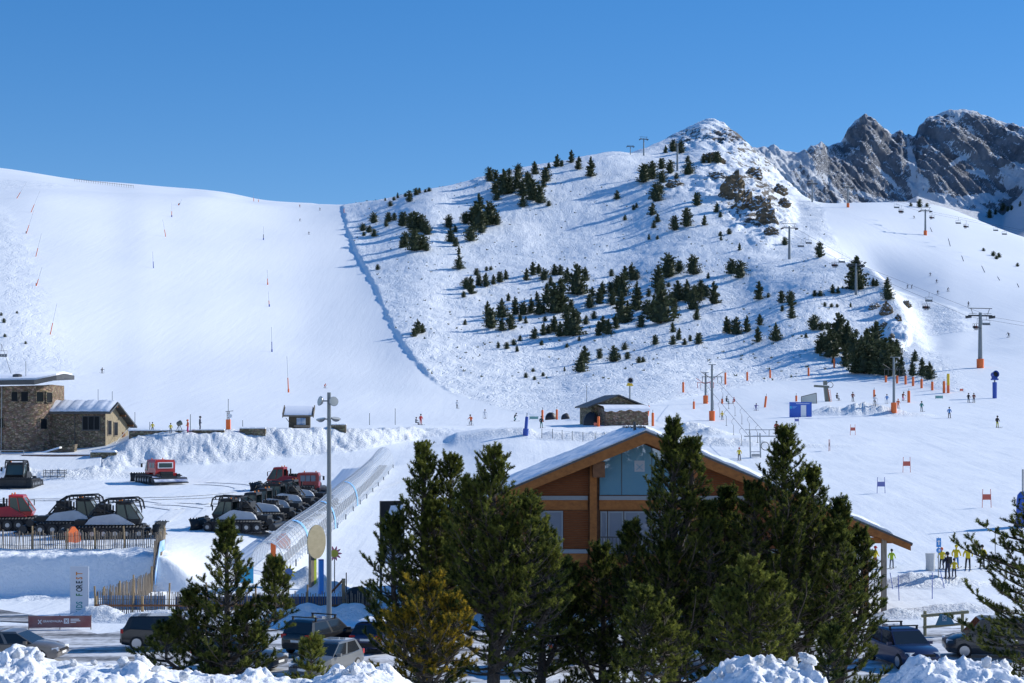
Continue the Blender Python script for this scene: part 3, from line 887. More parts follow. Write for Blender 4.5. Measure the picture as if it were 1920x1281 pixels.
glass_material('cab_glass', (.06, .095, .095), .05)
mat('logo_orange', (.5, .28, .18), .5)
mat('black', (.012, .012, .013), .55)
mat('rubber', (.018, .018, .018), .75)
mat('white_paint', (.78, .79, .80), .5)

def snow_slab(mb, ring_bottom, h, rise=.0):
    pass

def text_mesh(s, size, mname, name, parent, loc, rot, ext=.004, align='LEFT'):
    """lettering as flat geometry"""
    cu = bpy.data.curves.new('lettering', 'FONT')
    cu.body = s; cu.size = size; cu.extrude = ext; cu.align_x = align; cu.resolution_u = 2; cu.offset = .012 * size / .5 if len(s) == 1 else .004
    o = bpy.data.objects.new('lettering', cu)
    C.objects.link(o)
    dg = bpy.context.evaluated_depsgraph_get()
    me = bpy.data.meshes.new_from_object(o.evaluated_get(dg))
    bpy.data.objects.remove(o)
    me.materials.clear(); me.materials.append(MATS[mname])
    r = link(name, me, parent)
    r.location = loc; r.rotation_euler = rot
    return r

# ---------------------------------------------------------------- wooden chalet
CH = thing('wooden_chalet', 'large wooden chalet with snowy gable roof and tall blue glass, behind the foreground pines', 'chalet', (7.74, 94.0, 0.0))
SL = .42                                        # roof slope
RZ0 = 10.55                                     # underside of the roof at the ridge
def roof_under(x):
    return RZ0 - SL * abs(x)
EAV = 15.4
ang = math.atan(SL)
# roof: two thick slopes that run back 19 m, a bargeboard in front, snow on top
for sgn, nm in ((-1, 'roof_slope'), (1, 'roof_slope')):
    mb = MB()
    y0, y1 = -1.5, 19
    tip = EAV if sgn > 0 else 13.2
    pts = [(0, RZ0), (sgn * tip, RZ0 - SL * tip), (sgn * tip, RZ0 - SL * tip + .16), (0, RZ0 + .18)]
    if sgn < 0:
        pts = pts[::-1]
    mb.prism(pts, y1 - y0, Matrix.Translation((0, y0, 0)))
    r_ = mb.build(nm, 'wood_dark', CH)
    # bargeboard
    bb = MB()
    pts = [(0, RZ0 - .52), (sgn * (tip - .1), RZ0 - SL * (tip - .1) - .30), (sgn * (tip - .1), RZ0 - SL * (tip - .1) + .10), (0, RZ0 + .12)]
    bb.prism(pts if sgn > 0 else pts[::-1], .09, Matrix.Translation((0, y0 - .093, 0)))
    bb.build('bargeboard', 'wood_beam', CH)
    fb = MB()
    pts = [(0, RZ0 + .10), (sgn * tip, RZ0 - SL * tip + .08), (sgn * tip, RZ0 - SL * tip + .20), (0, RZ0 + .22)]
    fb.prism(pts if sgn > 0 else pts[::-1], .12, Matrix.Translation((0, y0 - .12, 0)))
    fb.build('roof_edge_trim', 'zinc', CH)
    # snow layer, uneven, broken back from the eave
    ny, nx = 40, 60
    vs, fs = [], []
    for i in range(nx + 1):
        u = i / nx
        x = u * (tip - (.25 if sgn < 0 else 1.05))
        for j in range(ny + 1):
            v = j / ny
            y = y0 + .02 + v * (y1 - y0)
            edge = min(1.0, (1 - u) * 9, v * 30 + .35, (1 - v) * 30)
            nzv = float(fbm(np.array([x * .5 + 9 * sgn]), np.array([y * .6]), 3)[0])
            nz2 = float(fbm(np.array([x * 2.1 + 5 * sgn]), np.array([y * 2.0]), 2)[0])
            th = (.17 if sgn < 0 else .30) * (max(edge, 0) ** .5) * (1 + .5 * nzv + .2 * nz2)
            xx = x + (nz2 * .10 if u > .93 else 0)
            yy = y + (nz2 * .05 if v < .05 else 0)
            vs.append((sgn * xx, yy, RZ0 + .19 - SL * xx + th))
    for i in range(nx):
        for j in range(ny):
            a_ = i * (ny + 1) + j
            q = (a_, a_ + ny + 1, a_ + ny + 2, a_ + 1)
            fs.append(q if sgn > 0 else q[::-1])
    # front skirt of the snow layer
    o0 = len(vs)
    for i in range(nx + 1):
        a_ = vs[i * (ny + 1)]
        vs.append((a_[0], a_[1] + .02, RZ0 + .17 - SL * abs(a_[0])))
    for i in range(nx):
        q = (i * (ny + 1), o0 + i, o0 + i + 1, (i + 1) * (ny + 1))
        fs.append(q if sgn > 0 else q[::-1])
    mb = MB(); mb.add(vs, fs)
    mb.build('roof_snow', 'snow', r_, smooth=True)
# rafters under the eaves and purlin ends
for y in np.arange(-1.0, 18.5, .8):
    mb = MB()
    for sgn in (1,):
        x0, x1 = 12.3, 15.25
        c = Vector(((x0 + x1) / 2, y, roof_under((x0 + x1) / 2) - .1))
        mb.box(c, ((x1 - x0) / math.cos(ang), .12, .19), Matrix.Rotation(ang * sgn, 3, 'Y'))
    mb.build('rafter', 'wood_beam', CH)
for x in (-12.4, -8.3, -3.0, 3.0, 8.3, 12.6):
    MB().b2(x - .16, x + .16, -1.45, 0.1, roof_under(x) - .50, roof_under(x) - .06 - .07).build('purlin_end', 'wood_beam' if x > 9 else 'wood_dark', CH)
# wall core
core = [(-12.5, 0), (12.5, 0), (12.5, roof_under(12.5)), (0, RZ0), (-12.5, roof_under(12.5))]
MB().prism(core, 17.0, Matrix.Translation((0, .06, 0))).build('wall', 'wood_dark', CH)
def boards(x0, x1, z0, z1, name='board_cladding', m='wood_board', pitch=.132, y=-.0):
    """horizontal boards with a shadow gap between them, cut to the gable"""
    mb = MB()
    z = z0
    k = 0
    while z < z1 - .03:
        zt = min(z + pitch - .034, z1)
        lim = (RZ0 - .05 - zt) / SL
        a_, b_ = max(x0, -lim), min(x1, lim)
        if b_ - a_ > .15:
            # two or three lengths per course
            cuts = [a_] + sorted(rnd.uniform(a_ + .2, b_ - .2) for _ in range(int((b_ - a_) / 4))) + [b_]
            for c0, c1 in zip(cuts[:-1], cuts[1:]):
                if c1 - c0 < .05: continue
                pr = rnd.uniform(0, .012)
                mb.box(((c0 + c1) / 2, y + .03 - pr / 2, (z + zt) / 2), (c1 - c0 - .006, .06 + pr, zt - z))
        z += pitch
        k += 1
    o = mb.build(name, m, CH)
    o['kind'] = 'stuff'
    return o
boards(-12.5, -3.25, 6.95, 10.3)
boards(2.75, 12.5, 6.95, 10.3)
boards(-2.6, 2.6, 9.6, 10.5)
boards(-4.72, -3.25, 3.85, 6.05)
boards(-12.5, -6.15, 3.85, 6.05)
boards(2.75, 12.5, 3.85, 6.05)
boards(-12.5, 12.5, .1, 2.95)
# bands of beams between the storeys
for x0, x1 in ((-12.5, -3.3), (-2.62, 12.5)):
    u0, u1 = max(x0, -8.4), min(x1, 8.4)
    MB().b2(u0, u1, -.10, .02, 6.12, 6.68).build('floor_beam', 'wood_beam', CH)
    MB().b2(u0, u1, -.16, .0, 6.69, 6.93).build('flashing', 'grey_frame', CH)
    MB().b2(x0, x1, -.10, .02, 3.0, 3.55).build('floor_beam', 'wood_beam', CH)
    MB().b2(x0, x1, -.16, .0, 3.56, 3.80).build('flashing', 'grey_frame', CH)
for x in (-2.98, 2.95):
    MB().b2(x - .2, x + .2, -.42, -.165, 0, roof_under(x) - .55).build('post', 'wood_beam', CH)
MB().b2(-3.05, -2.35, -1.3, -.02, 8.05, 8.95).build('bracket', 'wood_dark', CH)
MB().b2(12.72, 13.02, -.9, -.6, 0, roof_under(13.0) - .1).build('post', 'wood_beam', CH)
MB().b2(13.72, 14.0, -1.2, -.92, 0, roof_under(14.0) - .1).build('post', 'wood_grey', CH)
MB().b2(11.6, 14.4, -1.1, -.85, roof_under(14.0) - .45, roof_under(14.0) - .12).build('tie_beam', 'wood_beam', CH)
# gable glass in four panes
def gl_top(x):
    return 10.02 - .42 * abs(x + .15)
xs_ = [-2.6, -1.3, .47, 2.1, 2.7]
for a_, b_ in zip(xs_[:-1], xs_[1:]):
    a1, b1 = a_ + .02, b_ - .02
    pts = [(a1, 6.98), (b1, 6.98), (b1, gl_top(b1))]
    if a1 < -.15 < b1:
        pts.append((-.15, gl_top(-.15)))
    pts.append((a1, gl_top(a1)))
    MB().prism(pts, .03, Matrix.Translation((0, -.05, 0))).build('glass_pane', 'blue_glass', CH)
for x in xs_:
    MB().b2(x - .022, x + .022, -.07, .03, 6.94, gl_top(x)).build('mullion', 'dark_frame', CH)
lg = MB()   # faded square sticker with a cross on the second pane
lg.b2(-.55, .05, -.058, -.053, 8.35, 9.0)
lg.build('window_sticker', mat('sticker', (.30, .33, .37), .3), CH)
lg = MB()
for s_ in (-1, 1):
    lg.box((-.25, -.064, 8.62), (.50, .006, .06), Matrix.Rotation(s_ * .75, 3, 'Y'))
lg.build('window_sticker_cross', mat('sticker_cross', (.16, .28, .37), .3), CH)
# balcony floor: door, windows, rail
def window(x0, x1, z0, z1, parent, m='window_glass', fm='grey_frame', y=-.02, bars=()):
    fr = MB(); t = .09
    fr.b2(x0, x0 + t, y - .06, y + .02, z0, z1).b2(x1 - t, x1, y - .06, y + .02, z0, z1)
    fr.b2(x0 + t, x1 - t, y - .06, y + .02, z0, z0 + t).b2(x0 + t, x1 - t, y - .06, y + .02, z1 - t, z1)
    for bx_ in bars:
        fr.b2(bx_ - .04, bx_ + .04, y - .05, y + .02, z0 + t, z1 - t)
    o = fr.build('window_frame', fm, parent)
    MB().b2(x0 + t, x1 - t, y - .012, y + .0, z0 + t, z1 - t).build('pane', m, o)
    return o
glass_material('mirror_glass', (.20, .23, .28), .03, ior=2.1)
window(-6.1, -4.75, 3.85, 6.05, CH, 'mirror_glass')
window(-2.55, -2.15, 3.85, 6.02, CH, 'mirror_glass')
window(-2.1, -1.2, 3.85, 6.02, CH, 'mirror_glass')
window(-1.15, .9, 3.85, 6.02, CH, 'mirror_glass', bars=(-.3,))
window(1.0, 2.6, 3.85, 6.02, CH, 'mirror_glass')
MB().b2(-2.7, 2.7, -1.25, -.17, 3.28, 3.5).build('balcony_floor', 'wood_beam', CH)
rl = MB()
rl.b2(-2.6, 2.6, -1.2, -1.12, 4.55, 4.62)
rl.b2(-2.6, 2.6, -1.2, -1.12, 3.60, 3.65)
rl.build('balcony_rail', 'dark_frame', CH)
for x in np.arange(-2.5, 2.6, .2):
    MB().b2(x - .02, x + .02, -1.18, -1.14, 3.66, 4.54).build('baluster', 'dark_frame', CH)
for x0, x1 in ((-11, -9), (-8, -6), (4, 6), (8, 10.5)):
    window(x0, x1, .9, 2.5, CH, 'window_glass', y=-.06)
MB().b2(.9, 1.3, -.3, -.17, 6.25, 6.55).build('wall_lamp', 'white_paint', CH)
MB().rod((-.3, 3, RZ0 + .1), (-.3, 3, RZ0 + .75), .09, n=8).build('vent_pipe', 'zinc', CH)

# board with clinging snow, left of the chalet
bd = thing('dark_board', 'tall dark timber board with snow clinging to it, left of the chalet', 'board', atY(735, 102), math.radians(20))
MB().b2(-.75, .75, -.05, .05, 2.2, 6.2).build('panel', mat('board_dark', (.035, .032, .03), .8, noise=.3), bd)
for x in (-.7, .6):
    MB().b2(x - .07, x + .07, .051, .19, -.3, 6.2).build('post', 'wood_grey', bd)
sn = MB(); sn.loft([[(-.45, -.06, 2.2), (.74, -.06, 2.0), (.74, -.16, 2.0), (-.45, -.12, 2.2)], [(-.6, -.06, 4.4), (.74, -.06, 4.4), (.74, -.22, 4.4), (-.55, -.16, 4.4)], [(-.1, -.06, 5.9), (.72, -.06, 5.95), (.72, -.10, 5.9), (0, -.1, 5.8)]])
sn.build('clinging_snow', 'snow', bd, smooth=True)

# ---------------------------------------------------------------- stone house with round corner (left edge)
TB = thing('stone_tower_house', 'tall brown stone house with rounded corner and snowy slab roof at left edge', 'stone building', (-62.3, 205.0, 7.1))
foot = [(-9, 1.9), (-4.4, 1.9)]
cxr, cyr, rr_ = -1.2, 3.6, 3.65
for k in range(0, 24):
    a = math.radians(-150 + k * 7.0)
    foot.append((cxr + rr_ * math.cos(a), cyr + rr_ * math.sin(a)))
foot += [(2.4, 9), (-9, 9)]
def wall_h(x):
    return float(np.interp(x, [-9, 1.0, 3.2], [9.1, 9.1, 9.5]))
bt = [Vector((x * 1.03 + .05, y, 0)) for x, y in foot]
tp = [Vector((x, y, wall_h(x))) for x, y in foot]
MB().loft([bt, tp]).build('wall', 'stone_warm', TB, smooth=True)
rf = MB()
ro = [(-10, -.7, 9.15), (1.3, -.7, 9.25), (3.6, 1.2, 9.9), (3.7, 5, 10.3), (3.5, 10, 10.2), (-10, 10, 9.9)]
rf.loft([[Vector(p) for p in ro], [Vector((p[0], p[1], p[2] + .55)) for p in ro]])
rfo = rf.build('roof', 'zinc', TB)
sn = MB()
si = [(-9.9, .3, 9.76), (1.2, .2, 9.92), (3.4, 1.9, 10.53), (3.5, 5, 10.86), (3.3, 9.8, 10.78), (-9.9, 9.8, 10.46)]
sn.loft([[Vector(p) for p in si], [Vector((p[0] * .99, p[1] * .98 + .05, p[2] + .22)) for p in si], [Vector((p[0] * .96, p[1] * .9 + .4, p[2] + .30)) for p in si]])
sn.build('roof_snow', 'snow', rfo, smooth=True)
def on_curve(px):
    """point and outward normal of the curved wall that shows at photo column px"""
    best = None
    for k in range(len(foot) - 1):
        for t in np.linspace(0, 1, 12):
            x = foot[k][0] * (1 - t) + foot[k + 1][0] * t; y = foot[k][1] * (1 - t) + foot[k + 1][1] * t
            if y > 6: continue
            p_ = (x - 62.3) / (205 + y) * F + CX
            dx, dy = foot[k + 1][0] - foot[k][0], foot[k + 1][1] - foot[k][1]
            if best is None or abs(p_ - px) < best[0]:
                best = (abs(p_ - px), x, y, math.atan2(dy, dx))
    return best[1:]
for (px, w, z0, z1) in ((28, .75, 7.15, 8.35), (46, .85, 7.15, 8.35), (74, 1.0, 7.1, 8.35), (91, 1.15, 7.05, 8.3), (81, 1.0, 3.6, 4.9), (3, 1.0, 3.8, 4.9), (-30, 1.0, 7.15, 8.35)):
    x, y, th = on_curve(px)
    R = Matrix.Translation((x, y, 0)) @ Matrix.Rotation(th, 4, 'Z')
    mb = MB(); t = .10
    for q in ((-w / 2 - t, -w / 2, z0 - .1, z1 + .1), (w / 2, w / 2 + t, z0 - .1, z1 + .1), (-w / 2, w / 2, z1, z1 + .1), (-w / 2 - .1, w / 2 + .1, z0 - .12, z0)):
        mb.box(((q[0] + q[1]) / 2, -.02, (q[2] + q[3]) / 2), (q[1] - q[0], .26, q[3] - q[2]))
    mb.v = [tuple(R @ Vector(p)) for p in mb.v]
    w_o = mb.build('window_surround', 'stone_grey', TB)
    mb = MB(); mb.b2(-w / 2, w / 2, -.10, -.03, z0, z1)
    mb.v = [tuple(R @ Vector(p)) for p in mb.v]
    mb.build('pane', 'window_glass', w_o)
MB().rod((-3.3, .45, .2), (-3.2, .45, 9.1), .06).build('downpipe', 'grey_metal', TB)
ant = MB(); ant.rod((-.9, 3, 10.2), (-.9, 3, 12.4), .05)
ant.build('aerial', 'grey_metal', TB)
MB().lathe([(.55, 0), (.62, .15), (.6, .45), (.3, .55)], 12, (-2, 3, 10.2)).build('roof_vent', 'zinc', TB)

# ---------------------------------------------------------------- low stone house with gable end
HR = math.radians(-9)
SH = thing('low_stone_house', 'low stone house with snowy roof and sunlit gable end beside outdoor steps', 'stone building', (-52.6, 206.8, 7.35), HR)
# local: x to the right (0 at the gable corner), y into the picture
eF, pk, eB, dF, dB = 5.55, 6.55, 3.8, 2.1, 7.6
sec = [(0, 0), (dB, 0), (dB, eB), (dF, pk), (0, eF)]
mb = MB()
mb.loft([[Vector((-8.2, y, z)) for y, z in sec], [Vector((0, y, z)) for y, z in sec]])
mb.build('wall', 'stone_grey', SH)
pl = MB(); pl.loft([[Vector((.0, y, z)) for y, z in ((0.02, 0), (dB - .02, 0), (dB - .02, eB - .05), (dF, pk - .05), (.02, eF - .05))], [Vector((.06, y, z)) for y, z in ((0.02, 0), (dB - .02, 0), (dB - .02, eB - .05), (dF, pk - .05), (.02, eF - .05))]])
pl.build('gable_render', mat('warm_plaster', (.31, .26, .175), .9, noise=.25, nscale=2.5, bump=.5, bscale=6), SH)
sF = (pk - eF) / dF; sB = (pk - eB) / (dB - dF)
rf = MB()
def slab(y0, z0, y1, z1, t, x0=-8.4, x1=1.0):
    rf.loft([[Vector((x0, y0, z0)), Vector((x0, y1, z1)), Vector((x0, y1, z1 + t)), Vector((x0, y0, z0 + t))], [Vector((x1, y0, z0)), Vector((x1, y1, z1)), Vector((x1, y1, z1 + t)), Vector((x1, y0, z0 + t))]])
slab(-.6, eF - sF * .6 + .02, dF, pk + .02, .22)
slab(dF, pk + .02, dB + .7, eB - sB * .7 + .02, .22)
ro = rf.build('roof', 'zinc', SH)
sn = MB()
nx = 30
vs = []
for i in range(nx + 1):
    x = -8.3 + 9.1 * i / nx
    for (y, z, k) in ((-.5, eF - sF * .5 + .25, .05), (-.35, eF - sF * .35 + .25, .25), (.8, eF + sF * .8 + .25, .34), (dF, pk + .25, .33), (dF + .9, pk - sB * .9 + .24, .2)):
        vs.append((x, y, z + k * (1 + .35 * math.sin(i * 1.7) * math.cos(i * .6)) * min(1, (nx - i) / 3 + .3)))
sn.add(vs, [(i * 5 + j, (i + 1) * 5 + j, (i + 1) * 5 + j + 1, i * 5 + j + 1) for i in range(nx) for j in range(4)])
sn.build('roof_snow', 'snow', ro, smooth=True)
for (y, z0, z1, w) in ((1.2, 2.6, 4.4, .55), (3.2, 2.5, 4.2, .6)):
    wf = MB(); wf.b2(.07, .14, y - w - .1, y + w + .1, z0 - .1, z1 + .1)
    wf_ = wf.build('window_frame', 'wood_grey', SH)
    MB().b2(.141, .15, y - w, y + w, z0, z1).build('pane', 'window_glass', wf_)
dr = MB(); dr.b2(.07, .13, 5.4, 6.3, .9, 2.9); dr.build('door', 'wood_dark', SH)
wf = MB()
for q in ((-3.1, -3.0, 3.25, 5.05), (-.75, -.65, 3.25, 5.05), (-3.0, -.75, 4.95, 5.05), (-3.2, -.6, 3.1, 3.25), (-2.3, -2.22, 3.25, 4.95), (-1.5, -1.42, 3.25, 4.95)):
    wf.b2(q[0], q[1], -.09, -.01, q[2], q[3])
wf_ = wf.build('window_frame', 'dark_frame', SH)
for x0, x1 in ((-3.0, -2.3), (-2.22, -1.5), (-1.42, -.75)):
    MB().b2(x0, x1, -.04, -.012, 3.25, 4.95).build('pane', 'window_glass', wf_)
for x in np.arange(-7.8, .9, .85):
    MB().b2(x - .07, x + .07, -.55, -.01, eF - .28, eF - .06).build('rafter_end', 'wood_dark', SH)
for y in (dF - .1, dF + 2.5, dB - .4):
    z = pk - (y - dF) * sB if y > dF else pk - .1
    MB().b2(.07, .9, y - .1, y + .1, z - .34, z - .1).build('purlin_end', 'wood_dark', SH)
MB().rod((-4.1, -.08, 0), (-4.1, -.08, eF), .05).build('downpipe', 'zinc', SH)
MB().rod((.1, dF, pk), (.1, dF, pk + 1.7), .04).build('aerial', 'grey_metal', SH)
MB().b2(-8.2, -.02, -.05, -.01, 2.28, 2.36).build('string_course', 'stone_moss', SH)

# steps beside the low stone house
ST = thing('stone_steps', 'snow-dusted stone steps rising beside the low stone house gable', 'steps', (-52.1, 206.4, 6.9), HR)
mat('step_stone', (.33, .31, .28), .9, noise=.4, nscale=3)
for k in range(13):
    MB().b2(.3 + .1 * k, 3.0 + .06 * k, .1 + .30 * k, .1 + .30 * (k + 1) - .01, -.6, .22 + .235 * k).build('step', 'step_stone', ST)
    MB().b2(.5 + .1 * k, 2.9 + .06 * k, .12 + .30 * k, .1 + .30 * k + .16, .225 + .235 * k, .265 + .235 * k).build('snow_on_step', 'snow', ST)
hr = MB(); hr.path([(.25, .2, 1.1), (.6, 2.2, 2.6), (1.2, 4.2, 4.0)], .04)
hr.rod((.3, .25, .2), (.3, .25, 1.1), .03).rod((1.2, 4.2, 3.0), (1.2, 4.2, 4.0), .03)
hr.build('handrail', 'grey_metal', ST)
hr = MB(); hr.loft([[(2.9, .1, -.6), (3.4, .1, -.6), (3.4, .1, .5), (2.9, .1, .5)], [(3.8, 4.2, -.4), (4.3, 4.2, -.4), (4.3, 4.2, 3.6), (3.8, 4.2, 3.6)]])
hr.build('side_wall', 'stone_moss', ST)

# low buttress wall with snow cap, timber-edged terrace and stone block in front of the houses
BW = thing('buttress_wall', 'low sloping stone wall with snow cap in front of the round corner', 'wall', (-60.4, 203.2, 7.0))
MB().loft([[Vector(p) for p in ((-.3, 0, -.6), (4.6, 0, -.6), (4.6, 1.2, -.6), (-.3, 1.2, -.6))], [Vector(p) for p in ((-.1, .1, .3), (4.9, .1, 1.75), (4.9, 1.2, 1.75), (-.1, 1.2, .3))]]).build('wall', 'stone_grey', BW)
MB().loft([[Vector(p) for p in ((-.2, 0.05, .32), (2.9, 0.05, 1.22), (2.9, 1.25, 1.22), (-.2, 1.25, .32))], [Vector(p) for p in ((-.2, .2, .52), (2.9, .2, 1.45), (2.9, 1.1, 1.45), (-.2, 1.1, .52))]]).build('snow_cap', 'snow', BW, smooth=True)
TR = thing('terrace_edge', 'dark timber terrace edge on stone piers below the stone houses', 'terrace', (-60.2, 199.0, 6.6))
MB().b2(-.8, 7.6, 0, .35, .45, .85).build('edge_beam', 'wood_dark', TR)
MB().b2(-.8, 7.6, .35, 4, .78, .95).build('snow_cap', 'snow', TR, smooth=True)
for x in (.2, 2.2, 6.6):
    MB().b2(x - .22, x + .22, .02, .5, -1.2, .44).build('pier', 'stone_grey', TR)
SB = thing('stone_block', 'big square stone block with snow on top below the steps', 'stone block', (-50.6, 198.2, 5.6), .1)
MB().box((0, .8, .9), (3.3, 2.0, 2.6), None, .96).build('wall', 'stone_moss', SB)
MB().box((0, .8, 2.33), (3.1, 1.9, .24), None, .85).build('snow_cap', 'snow', SB, smooth=True)
rl = thing('steel_railing', 'pale steel railing by the tower house at left edge', 'railing', (-64.2, 200.2, 7.0))
mb = MB(); mb.rod((-3, 0, 1.05), (3.1, 0, 1.0), .045).rod((-3, 0, .55), (3.1, 0, .5), .035)
mb.build('rail', 'grey_metal', rl)
for x in (-2.9, 0.2, 3.1):
    MB().rod((x, 0, -.4), (x, 0, 1.03), .05).build('post', 'grey_metal', rl)
rl = thing('metal_crate', 'low open grey metal frame standing in the snow of the yard', 'crate', G(101, 896))
mb = MB()
for x in (-1.2, -.4, .4, 1.2):
    for y in (0, .8):
        mb.rod((x, y, 0), (x, y, .95), .035)
for z in (.15, .55, .8):
    mb.rod((-1.2, 0, z), (1.2, 0, z), .03).rod((-1.2, .8, z), (1.2, .8, z), .03)
    mb.rod((-1.2, 0, z), (-1.2, .8, z), .03).rod((1.2, 0, z), (1.2, .8, z), .03)
mb.build('frame', 'dark_metal', rl)

# terrace walls along the top of the bank
for (x0, x1, yb, Y, label) in ((246, 362, 819, 206.5, 'long low stone wall right of the steps, topping the snow bank'), (364, 423, 813, 206.5, 'low stone wall below the orange mast base on the bank'),
                               (452, 500, 810, 207.5, 'short low stone wall on the bank left of the kiosk'), (622, 650, 803, 213, 'short low stone wall right of the kiosk behind the floodlight pole')):
    a_, b_ = atY(x0, Y), atY(x1, Y)
    L = (b_ - a_).length
    zt = CZ - (yb - (11 if x0 < 300 else 6) - HY) / F * Y
    w = thing('stone_wall', label, 'wall', (a_.x, Y - 1.2, min(a_.z, b_.z) - .9))
    h = zt - w.location.z
    MB().b2(0, L, 0, .8, 0, h).build('masonry', 'stone_moss', w)
    mb = MB()
    nseg = 10
    for k in range(nseg):
        mb.box((L * (k + .5) / nseg, .42, h + .07), (L / nseg, .7, .10 + .1 * rnd.random()))
    mb.build('snow_cap', 'snow', w, smooth=True)

# ---------------------------------------------------------------- stone hut on the nursery slope
p = G(1165, 797)
SHh = thing('stone_hut', 'small stone hut with shallow gable and snow-covered lean-to, mid picture', 'stone hut', (p.x, p.y, p.z - .3), math.radians(16))
# main hut with gable, behind; lean-to block in front
w0, w1 = -4.0, 4.3
MB().loft([[Vector((w0, 2.6, 0)), Vector((w1, 2.6, 0)), Vector((w1, 8, 0)), Vector((w0, 8, 0))], [Vector((w0, 2.6, 3.2)), Vector((w1, 2.6, 3.2)), Vector((w1, 8, 3.2)), Vector((w0, 8, 3.2))]]).build('wall', 'stone_moss', SHh)
MB().prism([(w0, 3.2), (w1, 3.2), (.3, 4.75)], 5.4, Matrix.Translation((0, 2.6, 0))).build('gable', 'stone_moss', SHh)
for s_ in (-1, 1):
    e = (w0 - .7) if s_ < 0 else (w1 + .7)
    zt = 4.8; ze = 4.8 - abs(e - .3) * (1.55 / 4.2)
    pts = [(.3, zt), (e, ze), (e, ze + .2), (.3, zt + .2)]
    MB().prism(pts if s_ > 0 else pts[::-1], 6.6, Matrix.Translation((0, 1.9, 0))).build('roof_slope', 'zinc', SHh)
MB().loft([[Vector((-3.0, -1.2, -.6)), Vector((4.0, -1.2, -.6)), Vector((4.0, 2.59, -.6)), Vector((-3.0, 2.59, -.6))], [Vector((-2.9, -1.1, 2.7)), Vector((3.9, -1.1, 2.7)), Vector((3.9, 2.59, 3.1)), Vector((-2.9, 2.59, 3.1))]]).build('lean_to_wall', 'stone_warm', SHh)
mb = MB(); vs = []
for i in range(25):
    x = -3.2 + 7.4 * i / 24
    dz = -.18 * (1 + math.sin(i * 1.3) * .6 + math.sin(i * .37) * .6)
    for (y, z) in ((-1.25, 2.62 + dz), (-1.3, 2.85 + dz * .3), (-.9, 3.15), (1, 3.35), (2.58, 3.5)):
        vs.append((x, y, z))
mb.add(vs, [(i * 5 + j, (i + 1) * 5 + j, (i + 1) * 5 + j + 1, i * 5 + j + 1) for i in range(24) for j in range(4)])
mb.build('lean_to_snow', 'snow', SHh, smooth=True)
# dark covered stores beside it
mat('tarp', (.02, .022, .03), .5, bump=.6, bscale=3)
mat('tarp_blue', (.06, .08, .16), .5, bump=.6, bscale=3)
def heap_obj(name, label, cat, loc, sx, sy, sz, m, seed=1, rz=0.0):
    r = random.Random(seed)
    o = thing(name, label, cat, loc, rz)
    rings = []
    prof = ((1.0, -.15), (1.02, .2), (.9, .55), (.62, .85), (.25, 1.0))
    ph = [r.uniform(.82, 1.15) for _ in range(14)]
    for (k, z) in prof:
        rings.append([Vector((sx * k * ph[i] * math.cos(2 * math.pi * i / 14), sy * k * ph[i] * math.sin(2 * math.pi * i / 14), sz * z * r.uniform(.9, 1.08))) for i in range(14)])
    MB().loft(rings).build('cover', m, o, smooth=True)
    return o
heap_obj('covered_pile', 'black covered pile between two orange posts, left of the stone hut', 'covered pile', G(1032, 787), 1.0, .8, 1.25, 'tarp', 2)
heap_obj('covered_pile', 'small dark covered pile on open snow left of the stone hut', 'covered pile', G(1061, 786), .75, .7, 1.0, 'tarp', 3)
heap_obj('covered_pile', 'dark bushy pile in the shade against the hut left wall', 'covered pile', G(1110, 797), 1.3, 1.0, 1.9, 'tarp', 4)

# ---------------------------------------------------------------- kiosk at the foot of the left piste
p = G(560, 803, 200)
KS = thing('ticket_kiosk', 'small timber kiosk with snowy roof and blue poster, on top of the bank', 'kiosk', (p.x, p.y, p.z - .15), math.radians(4), None, .78)
MB().b2(-1.7, 1.9, 0, 2.6, 0, 2.3).build('wall', mat('kiosk_wood', (.10, .085, .06), .8, noise=.3), KS)
rf = MB()
rf.loft([[Vector((-2.7, -1.0, 2.15)), Vector((-2.7, 3.3, 3.6)), Vector((-2.7, 3.3, 3.8)), Vector((-2.7, -1.0, 2.4))], [Vector((2.6, -1.0, 2.15)), Vector((2.6, 3.3, 3.6)), Vector((2.6, 3.3, 3.8)), Vector((2.6, -1.0, 2.4))]])
ko = rf.build('roof', mat('kiosk_trim', (.16, .14, .11), .8), KS)
sn = MB(); sn.loft([[Vector((-2.5, -.9, 2.42)), Vector((-2.5, 3.2, 3.82)), Vector((-2.4, 3.1, 4.1)), Vector((-2.4, -.7, 2.75))], [Vector((2.3, -.9, 2.42)), Vector((2.3, 3.2, 3.82)), Vector((2.2, 3.1, 4.05)), Vector((2.2, -.7, 2.75))]])
sn.build('roof_snow', 'snow', ko, smooth=True)
for x in (-2.65, 2.55):
    MB().loft([[Vector((x - .08, -1.05, 2.0)), Vector((x + .08, -1.05, 2.0)), Vector((x + .08, -1.05, 2.75)), Vector((x - .08, -1.05, 2.75))], [Vector((x - .08, 3.35, 3.45)), Vector((x + .08, 3.35, 3.45)), Vector((x + .08, 3.35, 4.2)), Vector((x - .08, 3.35, 4.2))]]).build('bargeboard', 'kiosk_trim', KS)
mat('poster_blue', (.09, .22, .46), .4, color2=(.55, .62, .68), nscale=1.4)
MB().b2(-.35, 1.2, -.05, -.002, .75, 1.95).build('poster', 'poster_blue', KS)
MB().b2(-.8, 2.0, -.5, -.06, .35, .7).build('counter', 'wood_grey', KS)
for x in (-1.6,):
    MB().rod((x - .5, -.6, 1.9), (x + .2, -.05, .9), .06).build('brace', 'kiosk_trim', KS)
